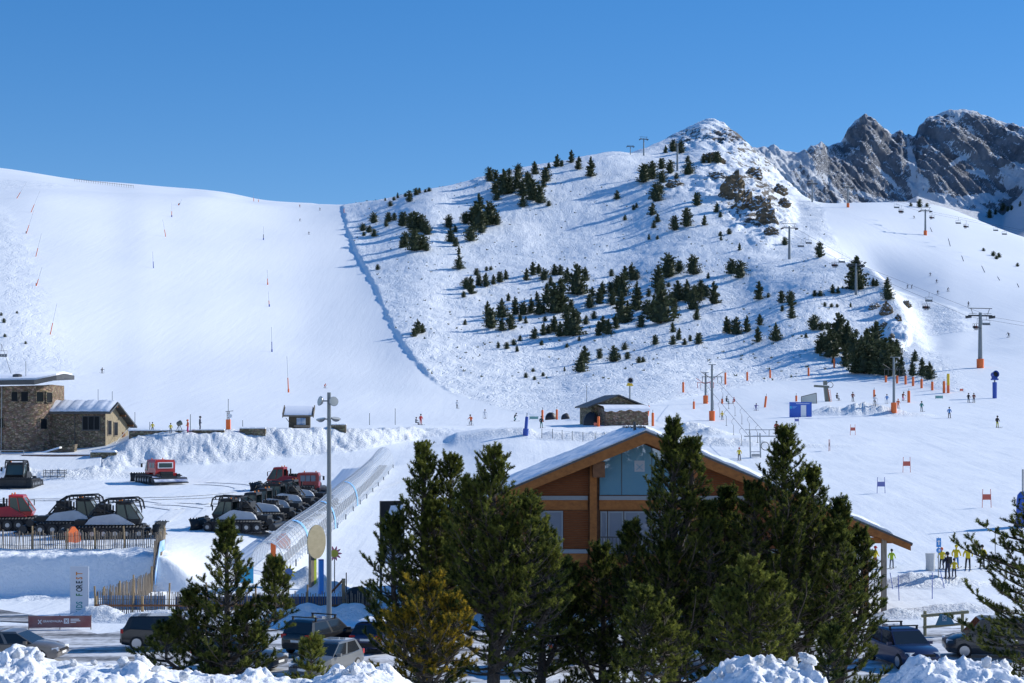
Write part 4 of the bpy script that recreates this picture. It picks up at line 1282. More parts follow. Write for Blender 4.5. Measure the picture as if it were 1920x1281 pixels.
# ================================================================ SNOW GROOMERS
mat('silver', (.56, .58, .60), .42, .15, noise=.12, nscale=2)
mat('red_paint', (.46, .022, .022), .35, coat=.4)
mat('dark_red', (.30, .018, .02), .4, coat=.3)
mat('machine_black', (.022, .025, .028), .5, noise=.3)
mat('track_rubber', (.02, .02, .021), .8)
mat('cleat', (.16, .165, .17), .5, .6)
mat('beacon', (.85, .25, .03), .3)
mat('yellow', (.75, .50, .03), .5)
mat('orange', (.80, .16, .035), .55)
mat('tiller_blue', (.20, .25, .42), .55, color2=(.7, .74, .8), nscale=1.1)
_grm = {}
def groomer_meshes():
    """parts of a snow groomer; x forward, y to its left, z up"""
    d = {}
    # track: loop of belts with cleats
    prof = []
    L, h, r = 2.35, .95, .46
    pts = []
    for a in np.linspace(-90, 90, 9): pts.append((L + r * math.cos(math.radians(a)) * .9, h / 2 + .02 + r * math.sin(math.radians(a))))
    for a in np.linspace(90, 270, 9): pts.append((-L + r * math.cos(math.radians(a)) * .9, h / 2 + .02 + r * math.sin(math.radians(a))))
    tr = MB(); tr.prism(pts, 1.25, Matrix.Translation((0, -.625, 0)))
    d['track'] = tr.mesh('track', 'track_rubber')
    cl = MB()
    # cleats around the loop
    per = pts + [pts[0]]
    seg = [((Vector((a[0], 0, a[1])) - Vector((b[0], 0, b[1]))).length) for a, b in zip(per[:-1], per[1:])]
    tot = sum(seg); n = 46
    for k in range(n):
        s_ = tot * k / n; i = 0
        while s_ > seg[i]: s_ -= seg[i]; i += 1
        a, b = Vector((per[i][0], 0, per[i][1])), Vector((per[i + 1][0], 0, per[i + 1][1]))
        t = s_ / seg[i]; p_ = a.lerp(b, t); dr = (b - a).normalized()
        nrm = Vector((dr.z, 0, -dr.x))
        R = Matrix((dr, Vector((0, 1, 0)), nrm)).transposed()
        cl.box(p_ + nrm * .045, (.05, 1.36, .12), R)
    d['cleats'] = cl.mesh('cleats', 'cleat')
    wh = MB()
    M90 = Matrix.Rotation(math.pi / 2, 3, 'X')
    wh.lathe([(.02, -.03), (.36, -.03), (.40, 0), (.40, .12), (.30, .14), (.12, .10), (.02, .10)], 14, M=M90)
    d['wheel'] = wh.mesh('wheel', 'machine_black', True)
    hb = MB(); hb.lathe([(.02, .10), (.17, .10), (.19, .17), (.02, .18)], 10, M=M90)
    d['hub'] = hb.mesh('hub', 'grey_metal', True)
    ch = MB(); ch.b2(-2.6, 2.5, -.85, .85, .45, 1.15); ch.b2(-2.9, -2.0, -.8, .8, .9, 1.5)
    ch.b2(1.9, 3.0, -.5, .5, .45, .8)
    d['chassis'] = ch.mesh('chassis', 'machine_black')
    # cab
    cb = MB()
    low = [(2.15, -1.0), (2.15, 1.0), (.35, 1.12), (.35, -1.12)]
    cb.loft([[Vector((x, y, 1.15)) for x, y in low], [Vector((x + (.18 if x > 1 else 0), y, 1.55)) for x, y in low]])
    cb.b2(.35, 1.55, -1.0, 1.0, 2.72, 2.86)
    cb.loft([[Vector(p_) for p_ in ((.30, -1.1, 2.86), (1.6, -1.05, 2.84), (1.6, 1.05, 2.84), (.30, 1.1, 2.86))], [Vector(p_) for p_ in ((.4, -.95, 2.98), (1.45, -.9, 2.96), (1.45, .9, 2.96), (.4, .95, 2.98))]])
    for y in (-1.04, 1.04):
        cb.rod((2.30, y * .96, 1.55), (1.52, y * .95, 2.75), .055)
        cb.rod((1.28, y * 1.03, 1.55), (1.05, y, 2.75), .05)
        cb.rod((.4, y * 1.05, 1.55), (.4, y, 2.75), .07)
    d['cab'] = cb.mesh('cab', 'machine_black', True)
    ws = MB(); ws.add([(2.30, -.95, 1.55), (2.30, .95, 1.55), (1.52, .93, 2.74), (1.52, -.93, 2.74)], [(0, 1, 2, 3)])
    ws.add([(2.27, -.95, 1.55), (2.27, .95, 1.55), (1.49, .93, 2.74), (1.49, -.93, 2.74)], [(3, 2, 1, 0)])
    d['windscreen'] = ws.mesh('windscreen', 'cab_glass')
    sw = MB()
    sw.add([(2.24, 0, 1.57), (1.33, 0, 1.57), (1.12, 0, 2.72), (1.50, 0, 2.72)], [(0, 1, 2, 3)])
    d['side_window'] = sw.mesh('side_window', 'cab_glass')
    sw = MB(); sw.add([(1.23, 0, 1.57), (.46, 0, 1.57), (.46, 0, 2.72), (1.0, 0, 2.72)], [(0, 1, 2, 3)])
    d['rear_side_window'] = sw.mesh('rear_side_window', 'cab_glass')
    # sloping side panel over the track
    sp = MB()
    o_ = [(1.9, 1.12), (1.75, 1.22), (.55, 1.92), (.2, 2.0), (-1.4, 1.78), (-1.75, 1.55), (-2.05, 1.15)]
    a = [Vector((x, .72 if z > 1.3 else 1.0, z)) for x, z in o_]
    b = [Vector((x, 1.36 - (z - 1.1) * .22, z)) for x, z in o_]
    sp.loft([a, b])
    d['side_panel'] = sp.mesh('side_panel', 'silver', False)
    en = MB(); en.b2(-1.9, .3, -.72, .72, 1.16, 1.75); en.b2(-1.5, -.2, -.6, .6, 1.75, 2.05)
    for k in range(7):
        en.box((-1.5 + .22 * k, .3 * math.sin(k * 2.1), 2.1), (.16, .5, .22))
    en.rod((-.1, -.75, 1.8), (-.1, -.75, 2.75), .09, n=8)
    en.rod((-.1, .75, 1.8), (-.1, .75, 2.6), .07, n=8)
    d['engine'] = en.mesh('engine', 'machine_black')
    # winch / load frame: perforated arm above the cab
    fr = MB()
    for y in (-1.02, 1.02):
        fr.path([(-1.9, y * .9, 1.7), (-1.0, y, 2.75), (-.4, y, 3.15), (1.9, y, 3.25), (2.25, y, 3.0), (2.4, y, 2.3)], .075, 5)
        fr.path([(-.2, y, 2.9), (.1, y, 2.88), (.6, y, 3.0), (2.2, y, 2.92)], .05, 4)
        for x in (.15, .75, 1.35, 1.95):
            fr.rod((x, y, 2.93), (x, y, 3.2), .06, n=4)
        fr.rod((-.5, y, 3.1), (-.5, y, 1.9), .08)
        fr.rod((.1, y, 2.0), (-1.2, y, 2.6), .07)
    for x, z in ((-.4, 3.15), (.75, 3.2), (1.9, 3.24)):
        fr.rod((x, -1.02, z), (x, 1.02, z), .06)
    fr.b2(-1.3, -.3, -.8, .8, 2.15, 2.75)
    d['load_frame'] = fr.mesh('load_frame', 'machine_black')
    bl = MB()
    for k in range(6):     # curved blade from upright strips, wings folded forward
        pass
    ring = []
    for y, dx in ((-2.35, .55), (-1.6, .05), (0, 0), (1.6, .05), (2.35, .55)):
        prof = [(.0, .12), (.12, .05), (-.10, .30), (-.16, .6), (-.08, .95), (.06, 1.18), (-.02, 1.2), (-.22, .95), (-.30, .6), (-.22, .3)]
        ring.append([Vector((3.5 + dx + x, y, z)) for x, z in prof])
    bl.loft(ring)
    for y in np.arange(-2.3, 2.31, .28):
        dx = .0 if abs(y) < 1.6 else (abs(y) - 1.6) / .75 * .5 + .05
        bl.box((3.52 + dx, y, 1.24), (.06, .16, .12))
        bl.rod((3.32 + dx, y, .35), (3.34 + dx, y, 1.1), .035, n=4)
    d['blade'] = bl.mesh('blade', 'machine_black')
    ar = MB()
    ar.rod((2.4, .7, .6), (3.35, .7, .5), .10)
    d['push_arm'] = ar.mesh('push_arm', 'machine_black')
    ti = MB()
    ti.lathe([(.02, -2.2), (.34, -2.2), (.36, 0), (.34, 2.2), (.02, 2.2)], 12, (-3.75, 0, .48), Matrix.Rotation(math.pi / 2, 3, 'X'))
    ti.b2(-4.5, -4.0, -2.2, 2.2, .12, .25)
    d['tiller'] = ti.mesh('tiller', 'machine_black', True)
    ta = MB()
    for y in (-.8, 0, .8):
        ta.rod((-2.6, y, 1.0), (-3.6, y, .75), .11)
    ta.b2(-3.7, -3.0, -1.0, 1.0, .8, 1.0)
    for y in (-1.3, 1.3):
        ta.lathe([(.02, -.2), (.3, -.2), (.32, .2), (.02, .2)], 10, (-3.3, y, .95), Matrix.Rotation(math.pi / 2, 3, 'X'))
    d['tiller_arm'] = ta.mesh('tiller_arm', 'machine_black')
    cm = MB(); cm.loft([[Vector((-4.45, y, .27)), Vector((-3.5, y, .85)), Vector((-3.4, y, .95)), Vector((-4.5, y, .40))] for y in (-2.1, 0, 2.1)])
    d['tiller_cover'] = cm.mesh('tiller_cover', 'tiller_blue')
    be = MB(); be.lathe([(.07, 0), (.07, .12), (.03, .16)], 8, (.6, 0, 2.98))
    d['beacon'] = be.mesh('beacon', 'beacon')
    mi = MB()
    mi.rod((1.8, 1.0, 2.5), (2.1, 1.45, 2.45), .025, n=4); mi.box((2.1, 1.5, 2.2), (.06, .22, .5))
    d['mirror'] = mi.mesh('mirror', 'machine_black')
    # passenger cabin and red cab variants
    pc = MB()
    sec = [(-1.25, 1.35), (1.25, 1.35), (1.3, 2.6), (1.2, 2.95), (-1.2, 2.95), (-1.3, 2.6)]
    pc.loft([[Vector((-2.35 if z < 2 else -2.25, y, z)) for y, z in sec], [Vector((.3, y, z)) for y, z in sec]])
    d['cabin'] = pc.mesh('cabin', 'red_paint')
    pw = MB(); pw.b2(-2.36, -2.28, -.85, .85, 2.0, 2.55)
    d['cabin_rear_window'] = pw.mesh('cabin_rear_window', 'cab_glass')
    pw = MB(); pw.b2(-2.39, -2.30, -.98, .98, 1.9, 2.65)
    d['window_surround'] = pw.mesh('window_surround', 'white_paint')
    pw = MB(); pw.b2(-.4, .4, -.012, .012, 1.95, 2.6)
    d['cabin_side_window'] = pw.mesh('cabin_side_window', 'cab_glass')
    rr = MB(); rr.b2(-2.6, -1.9, -.45, .45, .95, 1.33)
    d['rear_fender'] = rr.mesh('rear_fender', 'red_paint')
    rc = MB(); rc.v = list(cb.v); rc.f = list(cb.f)
    d['red_cab'] = rc.mesh('cab', 'red_paint', True)
    bw = MB()
    bw.b2(-2.42, -2.37, -.27, .27, 1.95, 2.65)
    d['three_windows'] = bw.mesh('rear_window', 'mirror_glass')
    return d
GM = groomer_meshes()
def groomer(label, px, Y, heading, kind='silver', frame=True, blade=True, tiller=True, X=None, cabin=None, panel=None):
    sc_ = .84 if (X is not None and X > -22.5) else .9
    X = (px - CX) / F * Y if X is None else X
    t = thing('snow_groomer', label, 'snow groomer', (X, Y, gz(X, Y) - .03), math.radians(heading), 'snow groomers parked in the yard', sc_)
    def put(nm, mesh, par=t, loc=(0, 0, 0), sc=(1, 1, 1), m=None):
        o = link(nm, GM[mesh], par); o.location = loc; o.scale = sc
        if m:
            o.material_slots[0].link = 'OBJECT'; o.material_slots[0].material = MATS[m]
        return o
    for y in (-1.45, 1.45):
        tr = put('track', 'track', t, (0, y, 0)); put('cleats', 'cleats', tr)
        for x in (-2.35, -1.35, -.45, .45, 1.35, 2.35):
            w = put('wheel', 'wheel', t, (x, y + (.64 if y > 0 else -.64), .46), (1, -1 if y > 0 else 1, 1))
            put('hub', 'hub', w)
    put('chassis', 'chassis')
    put('cab', 'red_cab' if kind == 'red' else 'cab', m='dark_red' if kind == 'dark_red' else None)
    put('windscreen', 'windscreen')
    for yy in (1.06, -1.06):
        put('side_window', 'side_window', loc=(0, yy, 0)); put('side_window', 'rear_side_window', loc=(0, yy, 0))
    if cabin:
        c = put('passenger_cabin', 'cabin', m='dark_red' if kind == 'dark_red' else None)
        if cabin == 3:
            for yy in (-.62, 0, .62): put('window', 'three_windows', c, (0, yy, 0))
        else:
            ws = put('window_surround', 'window_surround', c); put('window', 'cabin_rear_window', c, (-.04, 0, 0))
        for x in (-1.6, -.6):
            for yy in (-1.3, 1.3): put('side_window', 'cabin_side_window', c, (x, yy, 0))
        put('rear_fender', 'rear_fender', loc=(0, -.95, 0)); put('rear_fender', 'rear_fender', loc=(0, .95, 0))
    else:
        put('engine', 'engine')
        pm = panel or {'red': 'red_paint', 'dark_red': 'dark_red'}.get(kind)
        put('side_panel', 'side_panel', m=pm); put('side_panel', 'side_panel', sc=(1, -1, 1), m=pm)
    if frame: put('load_frame', 'load_frame')
    if blade: put('blade', 'blade'); put('push_arm', 'push_arm'); put('push_arm', 'push_arm', sc=(1, -1, 1))
    if tiller:
        ti = put('tiller', 'tiller'); put('tiller_arm', 'tiller_arm')
        if tiller == 2: put('tiller_cover', 'tiller_cover', ti)
    for s_ in (1, -1):
        put('beacon', 'beacon', loc=(0, .7 * s_, 0)); put('mirror', 'mirror', sc=(1, s_, 1))
    return t
RX0 = -21.2
groomer('nearest silver groomer of the row beside the clear tunnel, blade to the left', 0, 124.5, 172, X=RX0)
groomer('second groomer from the front in the row beside the tunnel, silver without load frame', 0, 131.5, 174, X=RX0 + .7, frame=False)
groomer('third groomer in the row by the tunnel, with vented grey side panel', 0, 138.5, 174, X=RX0 + .5, frame=False, panel='grey_metal')
groomer('fourth groomer in the row by the tunnel, with black load frame over its cab', 0, 146, 174, X=RX0 + .6)
groomer('fifth groomer in the row by the tunnel, just in front of the red cabin', 0, 153.5, 174, X=RX0 + .8, frame=False)
groomer('small red-roofed groomer at the far end of the row, left of the red cabin', 0, 166, 176, 'dark_red', X=-23.2, frame=False)
groomer('red groomer cabin with three pale windows at the far end of the row', 0, 163, 92, 'dark_red', X=-20.6, frame=False, blade=False, cabin=3)
groomer('red groomer with passenger cabin turning alone in the middle of the yard', 298, 180, 122, 'red', frame=False, cabin=2, tiller=2)
groomer('black groomer facing the camera below the tower house at left', 34, 172, -84, 'silver', frame=True, panel='machine_black')
groomer('red groomer cut by the left edge behind the picket fence', 12, 124, 8, 'red', frame=False)
groomer('left one of two silver groomers behind the picket fence', 138, 121, 6)
groomer('right one of two silver groomers behind the picket fence, blade to the right', 212, 117, 6)

def cone_obj(px, Y, label):
    X = (px - CX) / F * Y
    o = thing('orange_guard', label, 'guard', (X, Y, gz(X, Y) - .05), .6)
    mb = MB(); mb.loft([[Vector((-.45, -.35, 0)), Vector((.45, -.35, 0)), Vector((.45, .35, 0)), Vector((-.45, .35, 0))], [Vector((-.5, -.3, .75)), Vector((.4, -.3, .75)), Vector((.4, .3, .75)), Vector((-.5, .3, .75))], [Vector((-.1, -.1, 1.2)), Vector((.1, -.1, 1.2)), Vector((.1, .1, 1.2)), Vector((-.1, .1, 1.2))]])
    mb.build('padding', 'orange', o)
cone_obj(532, 121.5, 'orange padded guard in the snow between nearest groomer and the tunnel')
cone_obj(137, 112, 'orange padded guard behind the upper picket fence')

# ================================================================ MAGIC CARPET TUNNEL
TN0, TN1 = Vector((-16.9, 110.6, 0)), Vector((-15.6, 194, 0))
TL = (TN1 - TN0).length
TU = (TN1 - TN0).normalized()
TNt = thing('carpet_tunnel', 'long clear-covered conveyor tunnel climbing the snow beside the groomers', 'lift tunnel', (TN0.x, TN0.y, gz(TN0.x, TN0.y)))
tz0 = TNt.location.z
TS = TU.cross(Vector((0, 0, 1)))
mat('tunnel_skin', (.72, .78, .86), .12, alpha=.34, spec=.8)
mat('tunnel_rib', (.62, .65, .68), .35, .6)
mat('sky_blue', (.07, .30, .70), .5)
mat('deep_blue', (.025, .075, .36), .45)
mat('pale_blue', (.20, .45, .78), .5)
def tn_z(s):
    p_ = TN0 + TU * s
    a = max(gz(p_.x + 0, p_.y), 0)
    return a
tzs = np.interp(np.linspace(0, TL, 80), np.linspace(0, TL, 15), [tn_z(s) for s in np.linspace(0, TL, 15)])
def tn_p(s, u, r=1.0):
    """point on the tunnel: s along it, u from 0 to 1 over the arch"""
    z0 = float(np.interp(s, np.linspace(0, TL, 80), tzs)) - tz0
    a = math.pi * u
    x = -math.cos(a) * 1.22 * r
    z = (math.sin(a) ** .75) * 2.25 * r
    return TU * s + TS * x + Vector((0, 0, z0 + z))
NS = 70
skin = MB()
skin.loft([[tn_p(TL * i / NS, k / 14) for k in range(15)] for i in range(NS + 1)], cap=False, closed=False)
skin.build('skin', 'tunnel_skin', TNt, smooth=True)
for i in range(NS + 1):
    s_ = TL * i / NS
    mb = MB(); mb.path([tn_p(s_, k / 12, 1.012) for k in range(13)], .028 if i else .06, 4)
    mb.build('rib', 'tunnel_rib', TNt)
for u in (.02, .2, .36, .5, .64, .8, .98):
    mb = MB(); mb.path([tn_p(TL * i / 40, u, 1.015) for i in range(41)], .026, 4)
    mb.build('long_rail', 'tunnel_rib', TNt)
for s0 in (11, 27, 44):
    mb = MB()
    mb.loft([[tn_p(s0 + ds, k / 12, 1.04) for k in range(6, 13)] for ds in (0, .7)], cap=False, closed=False)
    mb.loft([[tn_p(s0 + ds, k / 12, 1.045) for k in range(12, 5, -1)] for ds in (0, .7)], cap=False, closed=False)
    mb.build('blue_band', 'pale_blue', TNt)
mb = MB()
for i in range(40):
    a, b = tn_p(TL * i / 40, .5), tn_p(TL * (i + 1) / 40, .5)
    mb.loft([[q + TS * x + Vector((0, 0, -2.2 + z)) for x, z in ((-.45, 0), (.45, 0), (.45, .08), (-.45, .08))] for q in (a, b)])
mb.build('belt', 'rubber', TNt)
for s_ in np.linspace(4, TL - 2, 14):
    MB().box(tn_p(s_, 1.0) + TS * .15 + Vector((0, 0, .2)), (.12, .12, .5)).build('foot_post', 'grey_metal', TNt)
mb = MB(); mb.box(Vector((.25, 1.0, 1.1)), (.35, .08, 2.0)); mb.build('orange_panel', 'orange', TNt)
# snow drifted against its right side is part of the ground; entrance sign boards
def board_on_post(name, label, cat, loc, w, h, zc, m, rz=0.0, pm='wood_grey'):
    o = thing(name, label, cat, loc, rz)
    MB().b2(-w / 2, w / 2, -.04, .0, zc - h / 2, zc + h / 2).build('panel', m, o)
    MB().rod((0, .05, -.3), (0, .05, zc + h * .4), .04).build('post', pm, o)
    return o
def flower(label, loc, c1, c2, zc, r, stem, n=10):
    o = thing('flower_sign', label, 'sign', loc)
    pts = []
    for k in range(n * 4):
        a = 2 * math.pi * k / (n * 4)
        rr = r * (.74 + .26 * math.cos(n * a))
        pts.append((rr * math.cos(a), zc + rr * math.sin(a)))
    MB().prism(pts, .05).build('petals', c1, o)
    MB().prism([(r * .48 * math.cos(2 * math.pi * k / 16), zc + r * .48 * math.sin(2 * math.pi * k / 16)) for k in range(16)], .02, Matrix.Translation((0, -.023, 0))).build('centre', c2, o)
    MB().rod((0, .09, -.2), (0, .09, zc), .035).build('stem', 'dark_metal' if stem == 0 else 'wood_grey', o)
mat('pink', (.62, .20, .26), .5)
mat('petal_yellow', (.62, .50, .06), .5)
mat('flower_blue', (.08, .18, .45), .4)
mat('lime', (.42, .52, .05), .5)
mat('cyan_banner', (.04, .42, .66), .5)
def zat(py, Y): return CZ - (py - HY) / F * Y
q = atY(627, 105); flower('pink sunflower-shaped sign on thin stem, right of the floodlight pole', q, 'pink', 'petal_yellow', zat(1038, 105) - q.z, .52, 0)
q = atY(541, 104); flower('yellow flower sign with blue centre at the tunnel mouth', q, 'petal_yellow', 'flower_blue', zat(1073, 104) - q.z, .52, 1)
q = atY(524, 105); board_on_post('yellow_board', 'small yellow board at the tunnel mouth left of the flower sign', 'sign', q, .42, .40, zat(1073, 105) - q.z, 'yellow')
q = atY(461, 106); board_on_post('cyan_banner', 'cyan banner with white marks left of the tunnel mouth', 'banner', q, 1.0, 1.2, zat(1083, 106) - q.z + .1, 'cyan_banner', .2)
# oval wooden sign on coloured supports
q = atY(594, 106.5)
OV = thing('oval_sign', 'big upright oval wooden sign on coloured posts beside the tunnel mouth', 'sign', q, math.radians(48))
zc = zat(1016, 106.5) - q.z
wood_material('pale_wood', (.40, .35, .22), (.52, .46, .30), (1.2, 1, 2.2))
MB().prism([(.80 * math.cos(2 * math.pi * k / 28), zc + 1.13 * math.sin(2 * math.pi * k / 28)) for k in range(28)], .08).build('oval_panel', 'pale_wood', OV)
MB().b2(-.42, -.16, .09, .35, -.4, zc - .75).build('post', 'wood_grey', OV)
MB().b2(-.15, .06, .09, .32, -.4, zc - .75).build('post', 'lime', OV)
q = atY(602, 104.5)
BP = thing('blue_pillar', 'square blue pillar beside the oval wooden sign', 'pillar', q, .35)
MB().box((0, 0, .95), (.30, .30, 2.5)).build('shaft', 'sky_blue', BP)
MB().box((0, 0, 2.24), (.31, .31, .06)).build('cap', 'deep_blue', BP)

# ================================================================ FLOODLIGHT POLE
q = atY(617, 84.5)
LP = thing('floodlight_pole', 'tall grey floodlight pole with four round lamps in front of the tunnel', 'floodlight', q)
zt = zat(736, 84.5) - q.z
mat('pole_grey', (.20, .225, .24), .45, .4)
MB().rod((0, 0, 0), (0, 0, zt * .62), .14, .125, 12).build('lower_pole', 'pole_grey', LP)
MB().rod((0, 0, zt * .62), (0, 0, zt), .112, .10, 12).build('upper_pole', 'pole_grey', LP)
mat('lamp_glass', (.55, .55, .50), .15)
for (dx, dzp, dy, ax, az_) in ((-.46, 752, -.1, 78, -55), (.26, 753, -.18, 80, 25), (-.44, 786, .05, 14, -40), (.34, 785, .15, 16, 30)):
    zl = zat(dzp, 84.5) - q.z
    R = Matrix.Rotation(math.radians(az_), 3, 'Z') @ Matrix.Rotation(math.radians(ax), 3, 'X')
    mb = MB(); mb.lathe([(.05, -.16), (.16, -.12), (.25, -.02), (.26, .02)], 16, (dx, dy, zl), R)
    h_ = mb.build('lamp_housing', 'grey_metal', LP, True)
    mb = MB(); mb.lathe([(.235, .015), (.235, .035), (.02, .045)], 16, (dx, dy, zl), R)
    mb.build('lamp_glass', 'lamp_glass', h_, True)
    MB().rod((0, 0, zl), (dx * .8, dy * .8, zl), .035).build('bracket', 'pole_grey', LP)

# ================================================================ SIGNS BY THE ROAD
# vertical white banner, lettering reads upwards; its foot is buried in ploughed snow
q = atY(149, 94.0)
KB = thing('white_banner', 'tall white banner with coloured lettering standing in the snow heap at left', 'banner', (q.x, q.y, 0.0), math.radians(2))
zt = zat(1062, 94)
mat('banner_white', (.62, .66, .72), .6)
MB().b2(-.54, .54, -.03, .03, -.3, zt).build('panel', 'banner_white', KB)
mat('ink_teal', (.05, .28, .30), .6); mat('ink_green', (.03, .20, .08), .6); mat('ink_dark', (.02, .04, .05), .6); mat('ink_orange', (.65, .24, .04), .6)
letters = list('KIDS FOREST')
adv = {'I': .12, ' ': .22}
zcur = zt - .28
stack = []
for ch in reversed(letters):
    w = adv.get(ch, .245)
    zcur -= w
    stack.append((ch, zcur, w))
inks = {0: 'ink_teal', 1: 'ink_teal', 2: 'ink_teal', 3: 'ink_teal', 5: 'ink_green', 6: 'ink_dark', 7: 'ink_dark', 8: 'ink_dark', 9: 'ink_orange', 10: 'ink_orange'}
for i, (ch, z, w) in enumerate(stack):
    k = len(letters) - 1 - i
    if ch == ' ' or z < -.1: continue
    o = text_mesh(ch, .52, inks[k], 'letter', KB, (.17, -.036, z), (math.pi / 2, -math.pi / 2, 0), .003)
    o.scale = (.62, 1, 1)
# red-brown banner
q = atY(112, 86.6)
RB = thing('red_banner', 'long low red-brown mesh banner with white logos in the snow by the road', 'banner', (q.x, q.y, gz(q.x, q.y)), math.radians(3))
zc = zat(1166, 86.6) - RB.location.z
mat('banner_red', (.24, .085, .085), .7, color2=(.30, .17, .16), nscale=1.2)
MB().b2(-1.68, 1.68, -.01, .01, zc - .32, zc + .32).build('sheet', 'banner_red', RB)
for x in (-1.66, 0, 1.66):
    MB().rod((x, .04, -.3), (x, .04, zc + .36), .03).build('stake', 'wood_grey', RB)
text_mesh('GRANDVALIRA', .155, 'white_paint', 'lettering', RB, (-.90, -.016, zc - .02), (math.pi / 2, 0, 0), .002)
mb = MB()
for s_ in (-1, 1): mb.box((-1.06, -.016, zc), (.30, .006, .05), Matrix.Rotation(s_ * .9, 3, 'Y'))
mb.build('cross_logo', 'white_paint', RB)
MB().b2(.22, .50, -.018, -.012, zc - .10, zc + .18).build('logo_square', 'white_paint', RB)
mb = MB()
for s_ in (-1, 1): mb.box((.36, -.022, zc + .04), (.22, .006, .03), Matrix.Rotation(s_ * .8, 3, 'Y'))
mb.build('logo_cross', 'banner_red', RB)
mb = MB()
for k, w in enumerate((.46, .52, .30)): mb.b2(.58, .58 + w, -.018, -.012, zc + .11 - .085 * k, zc + .16 - .085 * k)
mb.build('small_print', 'white_paint', RB)

# ================================================================ PICKET FENCES
def run_points(pts, step):
    out = []
    for a, b in zip(pts[:-1], pts[1:]):
        a, b = Vector(a), Vector(b)
        n = max(1, int((b - a).length / step))
        for k in range(n):
            out.append(a.lerp(b, k / n))
    out.append(Vector(pts[-1]))
    return out
def picket_fence(label, pts, h=1.15, post_step=1.75, post_h=1.45, seed=1, m='wood_grey', group=None, base=None):
    r = random.Random(seed)
    p0 = pts[0]
    z0 = gz(*p0) if base is None else base
    t = thing('picket_fence', label, 'fence', (p0[0], p0[1], z0))
    pk = MB()
    for q in run_points([(x, y, 0) for x, y in pts], .125):
        z = (gz(q.x, q.y) if base is None else base) - z0
        hh = h * r.uniform(.9, 1.1)
        lean = Vector((r.uniform(-.05, .05), r.uniform(-.05, .05), 0))
        o = Vector((q.x - p0[0], q.y - p0[1], z))
        pk.rod(o + Vector((0, 0, -.1)), o + lean + Vector((0, 0, hh)), r.uniform(.032, .048), r.uniform(.024, .038), 4)
    k = pk.build('pickets', m, t); k['kind'] = 'stuff'
    for zz in (.25, .85):
        wi = MB()
        prev = None
        for q in run_points([(x, y, 0) for x, y in pts], .8):
            o = Vector((q.x - p0[0], q.y - p0[1], (gz(q.x, q.y) if base is None else base) - z0 + zz))
            if prev is not None: wi.rod(prev, o, .012, n=3)
            prev = o
        wi.build('binding_wire', 'dark_metal', t)
    for q in run_points([(x, y, 0) for x, y in pts], post_step):
        z = (gz(q.x, q.y) if base is None else base) - z0
        o = Vector((q.x - p0[0], q.y - p0[1], z))
        ln = Vector((r.uniform(-.10, .10), r.uniform(-.06, .06), 0))
        MB().rod(o + Vector((0, -.09, -.3)), o + ln + Vector((0, -.09, post_h * r.uniform(.92, 1.1))), .065, .055, 7).build('post', 'post_wood', t)
    return t
wood_material('post_wood', (.24, .17, .09), (.42, .31, .18), (5, 5, 1))
picket_fence('upper picket fence along the top of the shaded bank, before the groomers', [(-39, 107.8), (-30, 107.8), (-26, 107.6), (-23.6, 108.4)], 1.15, 2.0, 1.5, 3)
picket_fence('picket fence running down from the yard corner towards the road', [(-23.6, 108.6), (-23.2, 106), (-23.3, 103.5), (-23.6, 100), (-24.3, 95.0)], 1.35, 2.3, 1.6, 4)
picket_fence('lower picket fence along the road, hung with blue banners, behind pine at left', [(-24.4, 94.0), (-18, 93.9), (-12, 93.9), (-8.2, 94.0)], 1.25, 2.1, 1.75, 5)
mat('fence_banner_blue', (.055, .26, .62), .5, color2=(.5, .66, .85), nscale=.9)
mat('fence_banner_dark', (.03, .10, .30), .5)
def banner_on(label, pts, z0, z1, m):
    p0 = pts[0]
    b = gz(*p0)
    t = thing('fence_banner', label, 'banner', (p0[0], p0[1], b))
    mb = MB()
    n = 12
    P_ = run_points([(x, y, 0) for x, y in pts], 1.0)
    rings = []
    for i, q in enumerate(P_):
        z = gz(q.x, q.y) - b
        w = .03 * math.sin(i * 1.9)
        o = Vector((q.x - p0[0], q.y - p0[1] + w, z))
        rings.append([o + Vector((-.012, .0, z0)), o + Vector((.012, .02, z0)), o + Vector((.012, .02, z1)), o + Vector((-.012, .0, z1))])
    mb.loft(rings)
    mb.build('sheet', m, t)
banner_on('blue and white banner tied to the sloping picket fence, right face', [(-23.05, 106.2), (-23.1, 103.6)], .25, .95, 'fence_banner_blue')
banner_on('pale blue banner behind the lower fence, near its left end', [(-24.1, 94.25), (-20.4, 94.15)], .2, 1.05, 'fence_banner_blue')
banner_on('dark blue banner behind the lower fence, between pine and floodlight pole', [(-19.8, 94.15), (-14, 94.1), (-8.6, 94.2)], .15, 1.0, 'fence_banner_dark')
# horizontal timber barrier in front of the lower fence
t = thing('timber_barrier', 'round-timber rail barrier in front of the lower picket fence', 'barrier', (-24.2, 93.0, 0))
for x in np.arange(0, 16.5, 2.7):
    MB().rod((x, 0, -.2), (x, 0, 1.15), .09, n=8).build('post', 'post_wood', t)
    if x < 15.5:
        MB().rod((x, -.11, .62), (x + 2.7, -.11, .6), .06, n=7).build('rail', 'wood_dark', t)
# gate post with brace and black covered heap
q = atY(644, 94.2)
t = thing('gate_post', 'timber gate post with slanting brace, right of the floodlight pole', 'post', (q.x, 94.2, 0))
MB().b2(-.1, .1, -.1, .1, -.2, 2.05).build('post', 'post_wood', t)
MB().rod((-.95, 0, 1.0), (-.05, 0, 1.95), .07).build('brace', 'wood_dark', t)
MB().rod((.16, .05, 0), (.16, .05, 2.4), .035).build('steel_rod', 'dark_metal', t)
heap_obj('covered_heap', 'black tarpaulin heap beside the gate post, right of the floodlight pole', 'covered heap', (atY(670, 94.5).x, 94.6, .15), 1.05, .7, 1.35, 'tarp', 9)
